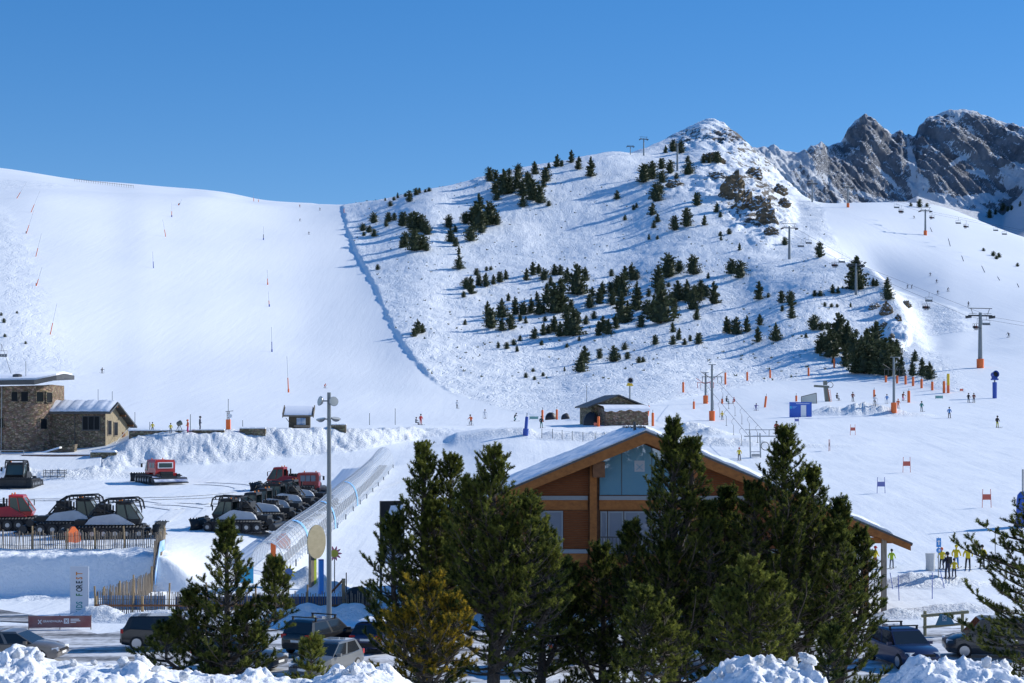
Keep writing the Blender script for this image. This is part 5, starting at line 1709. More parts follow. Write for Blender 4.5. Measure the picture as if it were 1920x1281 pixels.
# ================================================================ CARS
mat('tail_red', (.45, .01, .012), .25)
mat('head_lamp', (.75, .78, .8), .12)
mat('plate', (.75, .75, .72), .5)
mat('rim', (.42, .43, .45), .3, .8)
glass_material('car_glass', (.02, .025, .03), .04)
def carpaint(name, c, metal=.35):
    return mat(name, c, .32, metal, coat=.7, noise=.12, nscale=1.5)
def make_car(label, loc, heading, paint, style='hatch', bars=False, snow=False):
    """x forward; style sets length, height and rear"""
    L, Wd, H, belt, hood, tail = {'hatch': (4.2, 1.78, 1.48, .92, .95, .98), 'suv': (4.6, 1.86, 1.68, 1.02, 1.06, 1.10), 'van': (4.9, 1.92, 1.92, 1.05, 1.08, 1.12)}[style]
    t = thing('parked_car', label, 'car', loc, math.radians(heading), 'cars parked behind the foreground pines')
    hw = Wd / 2
    fx, rx = L / 2, -L / 2
    # lower body: cross-sections along the length
    secs = []
    prof = [(rx, .80, .42, tail - .18), (rx + .08, .92, .30, tail - .06), (rx + .5, .99, .22, tail), (-.6, 1.0, .20, belt), (.4, 1.0, .20, belt), (fx - 1.25, 1.0, .20, hood), (fx - .55, .97, .21, hood - .09), (fx - .12, .88, .26, hood - .24), (fx, .76, .40, hood - .36)]
    for x, k, zb, zt in prof:
        w = hw * k
        secs.append([Vector((x, -w * .93, zb)), Vector((x, w * .93, zb)), Vector((x, w, zb + .18)), Vector((x, w * 1.0, (zb + zt) / 2 + .05)), Vector((x, w * .965, zt - .05)), Vector((x, w * .86, zt)), Vector((x, 0, zt + .03)), Vector((x, -w * .86, zt)), Vector((x, -w * .965, zt - .05)), Vector((x, -w, (zb + zt) / 2 + .05)), Vector((x, -w, zb + .18))])
    mb = MB(); mb.loft(secs)
    body = mb.build('body', paint, t, True)
    # greenhouse
    gx = {'hatch': (fx - 1.15, fx - 2.0, rx + .55, rx + .22), 'suv': (fx - 1.2, fx - 1.95, rx + .42, rx + .15), 'van': (fx - .95, fx - 1.6, rx + .2, rx + .08)}[style]
    zb, zt = belt - .02, H - .10
    wb, wt = hw * .93, hw * .76
    xf0, xf1, xr1, xr0 = gx
    A = [Vector((xf0, -wb, zb)), Vector((xf0, wb, zb)), Vector((xr0, wb, zb)), Vector((xr0, -wb, zb))]
    B = [Vector((xf1, -wt, zt)), Vector((xf1, wt, zt)), Vector((xr1, wt, zt)), Vector((xr1, -wt, zt))]
    def pane(a, b, c, d, nm):
        cen = (a + b + c + d) / 4
        pts = [p_ + (cen - p_) * .05 for p_ in (a, b, c, d)]
        nrm = (pts[1] - pts[0]).cross(pts[2] - pts[0]).normalized()
        if nrm.dot(cen - Vector((cen.x * .8, 0, .8))) < 0: nrm = -nrm
        m_ = MB(); m_.add([p_ + nrm * .006 for p_ in pts] + [p_ - nrm * .02 for p_ in pts], [(0, 1, 2, 3), (7, 6, 5, 4), (0, 4, 5, 1), (1, 5, 6, 2), (2, 6, 7, 3), (3, 7, 4, 0)])
        m_.build(nm, 'car_glass', t)
    sh = MB(); sh.loft([A, B], cap=False)
    sh.build('pillars', paint, t)
    pane(A[0], A[1], B[1], B[0], 'windscreen')
    pane(A[2], A[3], B[3], B[2], 'rear_window')
    for i, j in ((1, 2), (0, 3)):
        for u0, u1 in ((.02, .44), (.48, .92)):
            pane(A[i].lerp(A[j], u0), A[i].lerp(A[j], u1), B[i].lerp(B[j], u1), B[i].lerp(B[j], u0), 'side_window')
    rf = MB()
    C2 = [p_ + Vector((0, 0, .07)) + (Vector((0, 0, zt)) + Vector(((xf1 + xr1) / 2, 0, 0)) - p_) * .10 for p_ in B]
    rf.loft([B, C2]); rf.build('roof', paint, t, True)
    if snow:
        s2 = MB(); s2.loft([[p_ + Vector((0, 0, .072)) for p_ in C2], [p_ + Vector((0, 0, .16)) + (Vector(((xf1 + xr1) / 2, 0, zt)) - p_) * .12 for p_ in C2]]); s2.build('roof_snow', 'snow', t, True)
    if bars:
        for x in (xf1 - .25, xr1 + .35):
            b_ = MB(); b_.b2(x - .05, x + .05, -wt - .02, wt + .02, H + .08, H + .13); b_.b2(x - .04, x + .04, -wt, -wt + .08, H - .06, H + .08); b_.b2(x - .04, x + .04, wt - .08, wt, H - .06, H + .08)
            b_.build('roof_bar', 'black', t)
    wr = .33 if style == 'hatch' else .36
    M90 = Matrix.Rotation(math.pi / 2, 3, 'X')
    for x in (fx - .85, rx + .82):
        for s_ in (-1, 1):
            mb = MB(); mb.lathe([(.05, -.12), (wr - .06, -.12), (wr, -.08), (wr, .08), (wr - .06, .12), (.05, .12)], 18, (x, s_ * (hw - .10), wr), M90)
            ty = mb.build('wheel', 'rubber', t, True)
            mb = MB(); mb.lathe([(.03, -.005), (wr * .62, -.005), (wr * .66, .005), (.03, .02)] if s_ < 0 else [(.03, -.02), (wr * .66, -.005), (wr * .62, .005), (.03, .005)], 16, (x, s_ * (hw + .025), wr), M90)
            mb.build('rim', 'rim', ty, True)
    for s_ in (-1, 1):
        mb = MB(); mb.box((fx - .22, s_ * hw * .66, hood - .30), (.30, .36, .15), Matrix.Rotation(-s_ * .35, 3, 'Z')); mb.build('headlight', 'head_lamp', t)
        mb = MB(); mb.box((rx + .09, s_ * hw * .76, tail - .16), (.14, .30, .20)); mb.build('tail_light', 'tail_red', t)
        mb = MB(); mb.box((xf0 - .35, s_ * (hw + .08), belt + .06), (.14, .20, .14)); mb.build('mirror', paint, t)
    MB().b2(fx - .03, fx + .02, -.26, .26, .42, .53).build('number_plate', 'plate', t)
    MB().b2(rx - .02, rx + .03, -.26, .26, .66, .77).build('number_plate', 'plate', t)
    MB().b2(fx - .06, fx + .012, -.5, .5, hood - .42, hood - .30).build('grille', 'black', t)
    MB().b2(rx - .015, rx + .10, -hw * .8, hw * .8, .36, .56).build('bumper', 'black', t)
    return t
carpaint('paint_greybrown', (.20, .18, .16)); carpaint('paint_black', (.012, .013, .015), .2); carpaint('paint_grey', (.15, .16, .165)); carpaint('paint_navy', (.02, .03, .09)); carpaint('paint_white', (.70, .71, .72), .0)
carpaint('paint_silver', (.42, .44, .46), .6); carpaint('paint_blue', (.03, .05, .10)); carpaint('paint_darkgrey', (.05, .055, .06))
def park(px, Y, heading, paint, style, label, **k):
    X = (px - CX) / F * Y
    return make_car(label, (X, Y, .015), heading, paint, style, **k)
park(38, 75, -4, 'paint_greybrown', 'hatch', 'grey-brown hatchback cut by the left edge behind the snow bank')
park(318, 79.5, 5, 'paint_black', 'suv', 'black car half hidden by the left pine, tail towards the red banner')
park(450, 72.5, -20, 'paint_darkgrey', 'hatch', 'dark grey car almost wholly behind the left pine')
park(605, 78.5, 62, 'paint_black', 'suv', 'black SUV with roof bars seen from behind, below the floodlight pole', bars=True)
park(612, 71.0, -112, 'paint_grey', 'hatch', 'grey hatchback with its bonnet to the camera, in front of the black SUV')
park(712, 79, 75, 'paint_navy', 'hatch', 'dark blue car right of the black SUV, hidden behind the yellowing pine', snow=True)
park(985, 72, -85, 'paint_white', 'hatch', 'white car facing the camera between pine trunks at centre')
park(1105, 75, 10, 'paint_silver', 'hatch', 'silver car seen sideways through the middle pines')
park(1310, 77, 8, 'paint_blue', 'hatch', 'dark car with snowy roof behind the tall pine right of centre', snow=True)
park(1345, 71.5, -60, 'paint_silver', 'hatch', 'silver car just above the lumpy snow heap right of centre')
park(1692, 74, -78, 'paint_navy', 'suv', 'dark blue off-roader with roof rack facing the camera at right', bars=True)
park(1868, 76.5, 172, 'paint_darkgrey', 'van', 'dark van behind the pine branches at the right edge', snow=False)
# ================================================================ PEOPLE
mat('skin', (.45, .26, .18), .6); mat('boot', (.03, .03, .035), .5)
CLOTH = {}
def cloth(c):
    k = 'cloth_%02x%02x%02x' % tuple(int(v * 255) for v in c)
    return mat(k, c, .75, noise=.15, nscale=6)
K = {'black': (.015, .016, .02), 'dark': (.03, .035, .045), 'navy': (.018, .026, .06), 'red': (.50, .03, .03), 'orange': (.72, .14, .03), 'yellow': (.72, .56, .02), 'lime': (.45, .62, .03), 'white': (.68, .70, .74),
     'blue': (.05, .22, .55), 'teal': (.02, .20, .19), 'purple': (.10, .09, .30), 'brown': (.20, .05, .03), 'pink': (.62, .05, .20), 'grey': (.14, .16, .19), 'yellowdark': (.45, .40, .02)}
def skin_mesh(joints, edges, name):
    me = bpy.data.meshes.new(name)
    me.from_pydata([j[0] for j in joints], edges, [])
    o = bpy.data.objects.new(name, me); C.objects.link(o)
    o.modifiers.new('skin', 'SKIN')
    for i, j in enumerate(joints):
        sv = me.skin_vertices[0].data[i]
        sv.radius = j[1] if isinstance(j[1], tuple) else (j[1], j[1])
        sv.use_root = (i == 0)
    s_ = o.modifiers.new('sub', 'SUBSURF'); s_.levels = 1; s_.render_levels = 1
    dg = bpy.context.evaluated_depsgraph_get()
    r = bpy.data.meshes.new_from_object(o.evaluated_get(dg))
    bpy.data.objects.remove(o)
    return r
def person_mesh(pose):
    """1.75 m figure facing -Y; one continuous body whose faces take jacket, trousers, boots, face and gloves"""
    J = []
    if pose == 'ski':        # flexed, arms forward
        hip, chest, neck, head = (0, .06, .84), (0, -.06, 1.18), (0, -.16, 1.42), (0, -.22, 1.60)
        kl, kr, fl, fr = (-.15, -.16, .48), (.15, -.16, .48), (-.15, .02, .08), (.15, .02, .08)
        el, er, hl, hr = (-.34, -.12, 1.12), (.34, -.12, 1.12), (-.36, -.40, 1.02), (.36, -.40, 1.02)
    elif pose == 'tuck':     # leaning into a turn
        hip, chest, neck, head = (.08, .10, .72), (.02, -.12, 1.0), (-.02, -.26, 1.2), (-.04, -.34, 1.36)
        kl, kr, fl, fr = (-.12, -.16, .45), (.22, -.14, .42), (-.2, .05, .08), (.16, .08, .08)
        el, er, hl, hr = (-.42, -.16, 1.0), (.42, -.1, 1.02), (-.58, -.42, .92), (.58, -.36, 1.0)
    elif pose == 'sit':
        hip, chest, neck, head = (0, .1, .5), (0, .12, .88), (0, .08, 1.12), (0, .04, 1.30)
        kl, kr, fl, fr = (-.14, -.36, .5), (.14, -.36, .5), (-.14, -.42, .05), (.14, -.42, .05)
        el, er, hl, hr = (-.3, .02, .82), (.3, .02, .82), (-.2, -.28, .74), (.2, -.28, .74)
    else:                    # stand
        hip, chest, neck, head = (0, .02, .90), (0, 0, 1.26), (0, -.01, 1.48), (0, -.04, 1.66)
        kl, kr, fl, fr = (-.12, -.03, .5), (.14, -.02, .5), (-.14, .02, .08), (.17, .02, .08)
        el, er, hl, hr = (-.32, .02, 1.14), (.32, .02, 1.14), (-.30, -.18, .94), (.32, -.14, .92)
    def mid(a, b, t): return tuple(a[i] * (1 - t) + b[i] * t for i in range(3))
    sl, sr = (chest[0] - .19, chest[1] + .01, chest[2] + .14), (chest[0] + .19, chest[1] + .01, chest[2] + .14)
    pl, pr = (hip[0] - .10, hip[1], hip[2] - .06), (hip[0] + .10, hip[1], hip[2] - .06)
    tl = (fl[0], fl[1] - .17, .05); tr = (fr[0], fr[1] - .17, .05)
    pts = [(hip, (.165, .125)), (chest, (.18, .13)), (neck, .065), (head, (.095, .11)), (pl, .095), (kl, .072), (fl, .062), (tl, .045), (pr, .095), (kr, .072), (fr, .062), (tr, .045),
           (sl, .082), (el, .058), (hl, .05), (sr, .082), (er, .058), (hr, .05), (mid(hip, chest, .5), (.16, .12))]
    ed = [(0, 18), (18, 1), (1, 2), (2, 3), (0, 4), (4, 5), (5, 6), (6, 7), (0, 8), (8, 9), (9, 10), (10, 11), (1, 12), (12, 13), (13, 14), (1, 15), (15, 16), (16, 17)]
    me = skin_mesh(pts, ed, 'body_' + pose)
    me.materials.clear()
    for m in ('cloth_j', 'cloth_t', 'boot', 'skin'):
        me.materials.append(MATS.get(m) or mat(m, (.1, .1, .1)))
    legs = [Vector(p) for p in (kl, kr, fl, fr, tl, tr, pl, pr)]
    jk = [Vector(p) for p in (chest, hip, mid(hip, chest, .5), sl, sr, el, er, hl, hr, mid(sl, el, .5), mid(sr, er, .5), mid(el, hl, .5), mid(er, hr, .5))]
    for f in me.polygons:
        c = f.center
        dl = min((c - p).length for p in legs); dj = min((c - p).length for p in jk)
        if (c - Vector(head)).length < .16 and c.z > neck[2]: f.material_index = 3
        elif min((c - Vector(p)).length for p in (fl, fr, tl, tr)) < .13: f.material_index = 2
        elif dl < dj and c.z < hip[2] - .02: f.material_index = 1
        else: f.material_index = 0
        f.use_smooth = True
    return me, dict(head=head, hl=hl, hr=hr, fl=fl, fr=fr, chest=chest)
PM = {k: person_mesh(k) for k in ('ski', 'tuck', 'sit', 'stand')}
mat('ski', (.10, .10, .13), .4); mat('lens', (.02, .02, .03), .1)
def gear(pose):
    h = PM[pose][1]; d = {}
    hd = Vector(h['head'])
    mb = MB(); mb.ball((hd.x, hd.y + .015, hd.z + .05), .135, 10, 7, (1, 1.12, 1.0)); d['helmet'] = mb.mesh('helmet', 'black', True)
    mb = MB(); mb.box((hd.x, hd.y - .115, hd.z + .01), (.17, .05, .07)); d['goggles'] = mb.mesh('goggles', 'lens')
    for nm, f in (('ski_l', h['fl']), ('ski_r', h['fr'])):
        mb = MB(); mb.loft([[Vector((f[0] + x, y, z)) for x, z in ((-.045, zz), (.045, zz), (.045, zz + .02), (-.045, zz + .02))] for y, zz in ((-.95, .08), (-.8, .012), (0, .005), (.7, .01))]); d[nm] = mb.mesh('ski', 'ski')
    for nm, q, s_ in (('pole_l', h['hl'], -1), ('pole_r', h['hr'], 1)):
        mb = MB(); mb.rod(q, (q[0] + .06 * s_, q[1] + .45, .05), .012, n=4); d[nm] = mb.mesh('ski_pole', 'dark_metal')
    c = Vector(h['chest'])
    mb = MB(); mb.box((c.x, c.y + .2, c.z + .02), (.30, .18, .42)); d['backpack'] = mb.mesh('backpack', 'black')
    return d
GR = {k: gear(k) for k in PM}
def person(label, px, py, jacket, trousers, pose='stand', facing=0.0, sc=1.0, helmet='black', skis=True, pack=False, loc=None, group=None, ymin=90.0, tilt=None):
    q = G(px, py, ymin) if loc is None else loc
    t = thing('person', label, 'person', q, math.radians(facing), group, sc, tilt)
    b = link('body', PM[pose][0], t)
    for i, m in enumerate((cloth(K[jacket]), cloth(K[trousers]))):
        b.material_slots[i].link = 'OBJECT'; b.material_slots[i].material = m
    g = GR[pose]
    hm = link('helmet', g['helmet'], t)
    if helmet != 'black':
        hm.material_slots[0].link = 'OBJECT'; hm.material_slots[0].material = cloth(K[helmet])
    link('goggles', g['goggles'], t)
    if skis:
        link('ski', g['ski_l'], t); link('ski', g['ski_r'], t)
        if pose in ('ski', 'tuck'): link('ski_pole', g['pole_l'], t); link('ski_pole', g['pole_r'], t)
    if pack: link('backpack', g['backpack'], t)
    return t
# left piste and its foot
person('dark skier mid-turn alone low on the left piste, above the low stone house', 191, 700, 'dark', 'black', 'tuck', 40)
person('dark skier high on the left piste below the skyline, nearer the middle', 562, 415, 'dark', 'black', 'tuck', 60)
person('small dark skier on the left piste just under the high skier pair', 579, 440, 'dark', 'black', 'tuck', 20)
person('tiny red-jacketed skier right at the crest of the left piste', 562, 389, 'red', 'black', 'ski', 30)
person('tiny dark skier at the crest of the left piste, near its right edge', 600, 395, 'dark', 'black', 'ski', -20)
person('child in orange at the bottom of the piste right of the leaning orange marker', 609, 728, 'orange', 'brown', 'tuck', 50, .8, 'red')
person('white-jacketed skier near the bottom edge of the rough slope', 857, 766, 'white', 'black', 'stand', 20)
person('red-clad skier standing on the bank top, right of the floodlight pole', 789, 797, 'red', 'red', 'stand', 30, 1.0, 'black')
person('crouching figure in blue-grey beside the red-clad skier', 781, 797, 'grey', 'navy', 'sit', 60, .9)
person('skier in orange-brown jacket and blue-grey trousers on the flat left of centre', 883, 798, 'orange', 'grey', 'ski', -30)
person('white-clad skier behind the one in orange-brown, left of centre', 909, 785, 'white', 'white', 'ski', 10)
person('dark skier with outstretched arms right of the white-clad one', 965, 790, 'dark', 'teal', 'tuck', 70)
person('skier in black at the orange posts left of the stone hut', 1015, 803, 'black', 'teal', 'stand', 25)
# on the terrace above the bank
person('small figure in yellow vest at the left end of the terrace wall', 286, 810, 'yellow', 'navy', 'stand', 0, .7, skis=False)
person('second small figure in yellow vest, mid terrace', 320, 812, 'yellow', 'navy', 'stand', 20, .7, skis=False)
person('figure in orange jacket and pink trousers on the terrace', 352, 812, 'orange', 'pink', 'stand', -60, .95, 'orange', skis=False)
person('tall figure in dark blue on the terrace, left of the orange mast base', 375, 808, 'navy', 'navy', 'stand', 90, 1.05, skis=False)
person('worker in orange at the railing by the tower house, left edge', 3, 848, 'orange', 'orange', 'stand', -30, 1.0, 'orange', skis=False, loc=Vector((-65.2, 201.5, gz(-65.2, 201.5))))
# nursery slope
person('child in purple skiing right of the drag-lift tower', 1417, 770, 'purple', 'purple', 'tuck', 20, .85)
person('dark figure sitting in the snow near the drag-lift top', 1363, 757, 'dark', 'teal', 'sit', 40)
person('figure in red sitting in the snow right of the dark sitter', 1376, 757, 'red', 'orange', 'sit', -40, .85, 'red')
person('child in yellow on the drag-lift track beside the tower foot', 1354, 787, 'yellow', 'dark', 'stand', 0, .8, 'yellow')
person('child in yellow bib and red helmet riding the drag lift above the chalet roof', 1386, 863, 'yellow', 'navy', 'stand', 0, .85, 'red')
person('red-clad skier just above the tip of the right-hand pine', 1456, 816, 'red', 'red', 'stand', 10, 1.1)
person('black-clad figure right of the lift station', 1570, 751, 'black', 'black', 'sit', 30)
person('skier in brown jacket between lift station and nursery tower', 1599, 753, 'brown', 'dark', 'stand', 0)
person('skier in white jacket left of the nursery lift tower', 1640, 760, 'white', 'black', 'ski', 15)
person('skier in blue beside the nursery lift tower', 1663, 757, 'blue', 'white', 'ski', -15)
person('figure in orange at the padded foot of the nursery lift tower', 1684, 766, 'orange', 'orange', 'stand', 0, .95, 'orange')
person('skier in dark jacket and pink trousers right of the nursery tower', 1693, 752, 'brown', 'pink', 'ski', 30)
person('skier in teal right of the nursery tower', 1728, 772, 'teal', 'grey', 'stand', 10)
person('skier in bright blue jacket on the open nursery slope', 1780, 784, 'blue', 'dark', 'stand', -10)
person('black-clad skier, left one of the pair under the blue snow gun', 1816, 755, 'black', 'black', 'stand', 15)
person('skier in red-brown jacket, right one of the pair under the blue snow gun', 1826, 755, 'brown', 'dark', 'stand', -25, pack=True)
person('skier in black jacket and yellow trousers at far right', 1870, 802, 'black', 'yellowdark', 'stand', 20)
# right-hand piste
for (px, py, lab) in ((1744, 518, 'highest dark skier of the group on the right piste'), (1756, 531, 'dark skier just below the highest one on the right piste'), (1701, 541, 'left one of two dark skiers at the spur edge, right piste'),
                      (1709, 541, 'right one of two dark skiers at the spur edge, right piste'), (1777, 547, 'dark skier right of centre in the group on the right piste'), (1758, 552, 'lowest dark skier of the group on the right piste'),
                      (1816, 575, 'lone dark skier below the group, up-slope of the big lift tower'), (1891, 633, 'dark skier with long shadow right of the big lift tower'), (1714, 410, 'tiny dark skier near the top of the right piste')):
    person(lab, px, py, 'dark', 'black', 'tuck' if px != 1816 else 'ski', px % 90 - 40)
# ski-school group at lower right
person('adult in dark navy with backpack in front of the ski-school children', 1777, 1085, 'navy', 'navy', 'stand', 200, 1.0, 'black', pack=True)
person('small child in yellow bib beside the adult in navy', 1789, 1083, 'yellow', 'navy', 'stand', 160, .72)
person('child in yellow bib half hidden behind the adult in navy', 1766, 1067, 'yellow', 'dark', 'stand', 190, .86, 'orange')
person('child in yellow bib and blue trousers right of the adult in navy', 1793, 1066, 'yellow', 'blue', 'stand', 150, .95, 'yellow')
person('child in yellow bib with black sleeves, third from right edge', 1815, 1068, 'yellow', 'black', 'stand', 170, .98, pack=False)
person('rightmost child in yellow bib, above the pine branches', 1842, 1066, 'yellow', 'dark', 'stand', 185, .95)
person('small child in lime bib alone right of the chalet porch', 1672, 1066, 'lime', 'grey', 'stand', 150, .78)
person('child in yellow and dark red partly behind the chalet porch post', 1641, 1064, 'yellow', 'brown', 'stand', 120, .86, 'red')

# ================================================================ LIFTS
mat('cable', (.05, .05, .055), .5)
def cable(name, label, pts, r=.03, sag=.0, cat='cable'):
    p0 = Vector(pts[0])
    t = thing(name, label, cat, p0)
    mb = MB()
    path = []
    for a, b in zip(pts[:-1], pts[1:]):
        a, b = Vector(a), Vector(b)
        for k in range(8):
            q = a.lerp(b, k / 8); q.z -= sag * (b - a).length * 4 * (k / 8) * (1 - k / 8) * .25
            path.append(q - p0)
    path.append(Vector(pts[-1]) - p0)
    mb.path(path, r, 4)
    mb.build('rope', 'cable', t)
def chair_tower(label, px, py, ptop, pad=None, wide=5.4, rz=0.0, loc=None):
    q = G(px, py) if loc is None else loc
    h = (py - ptop) / F * q.y
    t = thing('chairlift_tower', label, 'lift tower', (q.x, q.y, q.z - .3), rz, 'chairlift towers')
    s_ = h / 13.0
    MB().rod((0, 0, 0), (0, 0, h * .93), .42 * s_ + .1, .26 * s_ + .08, 10).build('mast', 'pole_grey', t, True)
    hw = wide / 2 * max(s_, .75)
    mb = MB(); mb.box((0, 0, h * .88), (hw * 2, .35, .35)); mb.build('crossarm', 'dark_metal', t)
    mb = MB(); mb.rod((-hw * .62, 0, h * .9), (-hw * .8, 0, h), .07); mb.rod((hw * .62, 0, h * .9), (hw * .8, 0, h), .07); mb.rod((-hw, 0, h), (hw, 0, h), .09)
    mb.build('service_frame', 'dark_metal', t)
    for sx in (-1, 1):
        mb = MB()
        mb.box((sx * hw, 0, h * .87), (.25, 2.6, .22))
        for k in (-1.1, -.55, 0, .55, 1.1):
            mb.lathe([(.05, -.06), (.24, -.06), (.24, .06), (.05, .06)], 8, (sx * hw, k, h * .85), Matrix.Rotation(math.pi / 2, 3, 'Y'))
        mb.build('sheave_train', 'dark_metal', t)
        mb = MB(); mb.box((sx * hw * .62, 0, h * .915), (hw * .55, 1.0, .06)); mb.build('walkway', 'grey_metal', t)
    if pad:
        MB().lathe([(.62 * s_ + .15, 0), (.64 * s_ + .15, 2.4), (.5 * s_ + .1, 2.45)], 10).build('crash_pad', pad, t, True)
    return t, hw, h
TW = {}
for key, args in (('A', ('big chairlift tower with orange pad at its foot, far right', 1838, 690, 576, 'orange')), ('B', ('chairlift tower in front of a pine on the spur', 1605, 553, 488, None)), ('C', ('chairlift tower on the right flank of the hill below the crags', 1480, 486, 418, None)),
                  ('D', ('chairlift tower with orange pad on the right piste', 1735, 441, 388, 'orange')), ('E', ('distant chairlift tower at the top edge of the right piste', 1590, 389, 345, 'orange')), ('F', ('distant grey chairlift tower against the rock ribs', 1523, 379, 338, None)),
                  ('G', ('chairlift tower on the skyline left of the summit', 1207, 292, 256, None)), ('H', ('low wide lift station frame on the skyline, left of the skyline tower', 1182, 290, 272, None)), ('I', ('thin grey tower among pines under the summit', 1270, 320, 264, None))):
    TW[key] = chair_tower(args[0], args[1], args[2], args[3], args[4], wide=5.6 if key != 'I' else 1.2, rz=.25)
def top(key, side):
    t, hw, h = TW[key]
    c, s_ = math.cos(t.rotation_euler.z), math.sin(t.rotation_euler.z)
    return Vector((t.location.x + side * hw * c, t.location.y + side * hw * s_, t.location.z + h * .86))
ROPE = {}
for sd in (-1, 1):
    a = top('A', sd); d = top('D', sd)
    ROPE['near', sd] = [a + Vector((26, -40, -9)), a, top('B', sd), top('C', sd), top('I', sd)]
    ROPE['far', sd] = [d + Vector((80, -160, -46)), d, top('E', sd), top('F', sd)]
    side = 'left' if sd < 0 else 'right'
    cable('haul_rope', 'thin lift rope, %s side, from the big right tower over the spur' % side, ROPE['near', sd], .035)
    cable('haul_rope', 'thin lift rope of the far chairlift, %s side' % side, ROPE['far', sd], .04)
ROPE['edge', 1] = [P(-900, 330, 820), P(3, 646, 330), Vector((-66, 212, 16.9))]
cable('haul_rope', 'lift rope running down behind the tower house at the left edge', ROPE['edge', 1], .035)
def on_rope(key, px):
    """point of a rope that shows at photo column px"""
    best = None
    for a, b in zip(ROPE[key][:-1], ROPE[key][1:]):
        for t_ in np.linspace(0, 1, 200):
            q = a.lerp(b, t_); e = abs(q.x / q.y * F + CX - px)
            if best is None or e < best[0]: best = (e, q)
    return best[1]
mat('chair_grey', (.22, .24, .25), .5, .3)
def make_chair(label, pos, riders=0, sc=1.0):
    t = thing('lift_chair', label, 'lift chair', pos, .2, 'chairs hanging on the lifts', sc)
    # origin at the rope; seat 2.6 m below
    mb = MB(); mb.path([(0, 0, 0), (0, .1, -.9), (0, .25, -1.3)], .05); mb.build('hanger', 'chair_grey', t)
    mb = MB(); mb.rod((-1.05, .25, -1.3), (1.05, .25, -1.3), .05)
    for x in (-1.05, 1.05): mb.path([(x, .25, -1.3), (x, .3, -2.4), (x, -.2, -2.55)], .045)
    mb.rod((-1.05, .3, -2.0), (1.05, .3, -2.0), .045)
    mb.build('frame', 'chair_grey', t)
    MB().b2(-1.02, 1.02, -.25, .28, -2.55, -2.45).build('seat', 'dark_metal', t)
    for k in range(4):
        MB().b2(-1.0 + k * .51, -.54 + k * .51, .24, .30, -2.42, -1.95).build('back_pad', 'chair_grey', t)
    for k in range(riders):
        p_ = Vector(pos) + Vector(((-.7 + .48 * k) * sc, -.08 * sc, -2.98 * sc))
        person('%s rider on the %s' % (('left', 'next', 'third')[k], label), 0, 0, ('dark', 'brown', 'black', 'navy')[k], 'black', 'sit', 0, sc, skis=True, loc=p_)
    return t
for (px, key, rd, lab, sc) in ((1502, ('near', -1), 0, 'empty chair just right of the hill-flank tower, lower one', 1.15), (1517, ('near', 1), 0, 'empty chair right of the hill-flank tower, upper one', 1.15),
                             (1579, ('near', 1), 0, 'empty chair left of the spur tower', 1.1), (1566, ('near', -1), 3, 'occupied chair left of the spur tower', 1.1),
                             (1742, ('near', 1), 0, 'empty chair between the spur tower and the big right tower', 1.0), (1738, ('near', -1), 3, 'occupied chair between the spur tower and the big right tower', 1.0),
                             (1850, ('near', 1), 0, 'empty chair at the big right tower', .95), (1832, ('near', -1), 2, 'occupied chair at the mast of the big right tower', .95),
                             (1798, ('far', 1), 0, 'empty chair right of the right-piste tower', 1.2), (1812, ('far', -1), 2, 'occupied chair right of the right-piste tower', 1.2), (1868, ('far', 1), 0, 'empty chair, left one near the right edge', 1.1), (1885, ('far', -1), 0, 'empty chair, right one near the right edge', 1.1),
                             (1747, ('far', 1), 2, 'occupied chair beside the right-piste tower', 1.2), (1690, ('far', -1), 3, 'occupied chair high up at the top of the right piste', 1.3), (1682, ('far', 1), 0, 'empty chair high up at the top of the right piste', 1.3), (3, ('edge', 1), 0, 'empty lift chair cut by the left edge above the tower house', 1.0)):
    make_chair(lab, on_rope(key, px), rd, sc)
# nursery drag lift: towers, stations, hangers
def drag_tower(label, px, py, ptop, pad='orange', red=False):
    q = G(px, py); h = (py - ptop) / F * q.y
    t = thing('drag_lift_tower', label, 'lift tower', (q.x, q.y, q.z - .2), .1, 'nursery drag-lift towers')
    MB().rod((0, 0, 0), (0, 0, h), .24, .17, 10).build('mast', 'pole_grey', t, True)
    MB().lathe([(.48, 0), (.5, 1.75), (.42, 1.8)], 10).build('crash_pad', pad, t, True)
    MB().b2(-.6, .6, -.08, .08, h - .02, h + .1).build('top_plate', 'pole_grey', t)
    for s_ in (-1, 1):
        mb = MB(); mb.rod((s_ * .15, 0, h - 2.2), (s_ * 1.9, 0, h - 1.1), .05); mb.rod((s_ * .15, 0, h - 1.95), (s_ * 1.7, 0, h - 1.95), .05)
        mb.path([(s_ * .95, 0, h - 1.95), (s_ * .95, 0, h - 3.0), (s_ * 1.6, 0, h - 3.0), (s_ * 1.6, 0, h - 1.95)], .05, 4)
        mb.build('side_bracket', 'red_paint' if red else 'dark_metal', t)
    return t, h
d1_ = drag_tower('drag-lift tower with orange foot, above the chalet ridge to the right', 1335, 789, 682)
d2_ = drag_tower('drag-lift tower with orange foot in front of the dark pine wood', 1676, 773, 668)
d3_ = drag_tower('short lift mast with red arm behind the drag-lift tower', 1323, 757, 697, red=True)
q = G(1549, 753)
t = thing('drag_lift_station', 'leaning grey drag-lift drive station right of the white panel', 'lift station', (q.x, q.y, q.z - .2), .15)
MB().loft([[Vector((x + .35, y, 0)) for x, y in ((-.45, -.35), (.45, -.35), (.45, .35), (-.45, .35))], [Vector((x - .1, y, 3.0)) for x, y in ((-.35, -.3), (.35, -.3), (.35, .3), (-.35, .3))]]).build('mast', mat('khaki_steel', (.17, .18, .15), .5, .3), t)
MB().box((-.9, 0, 3.05), (2.9, .45, .4), Matrix.Rotation(.06, 3, 'Y')).build('drive_arm', 'khaki_steel', t)
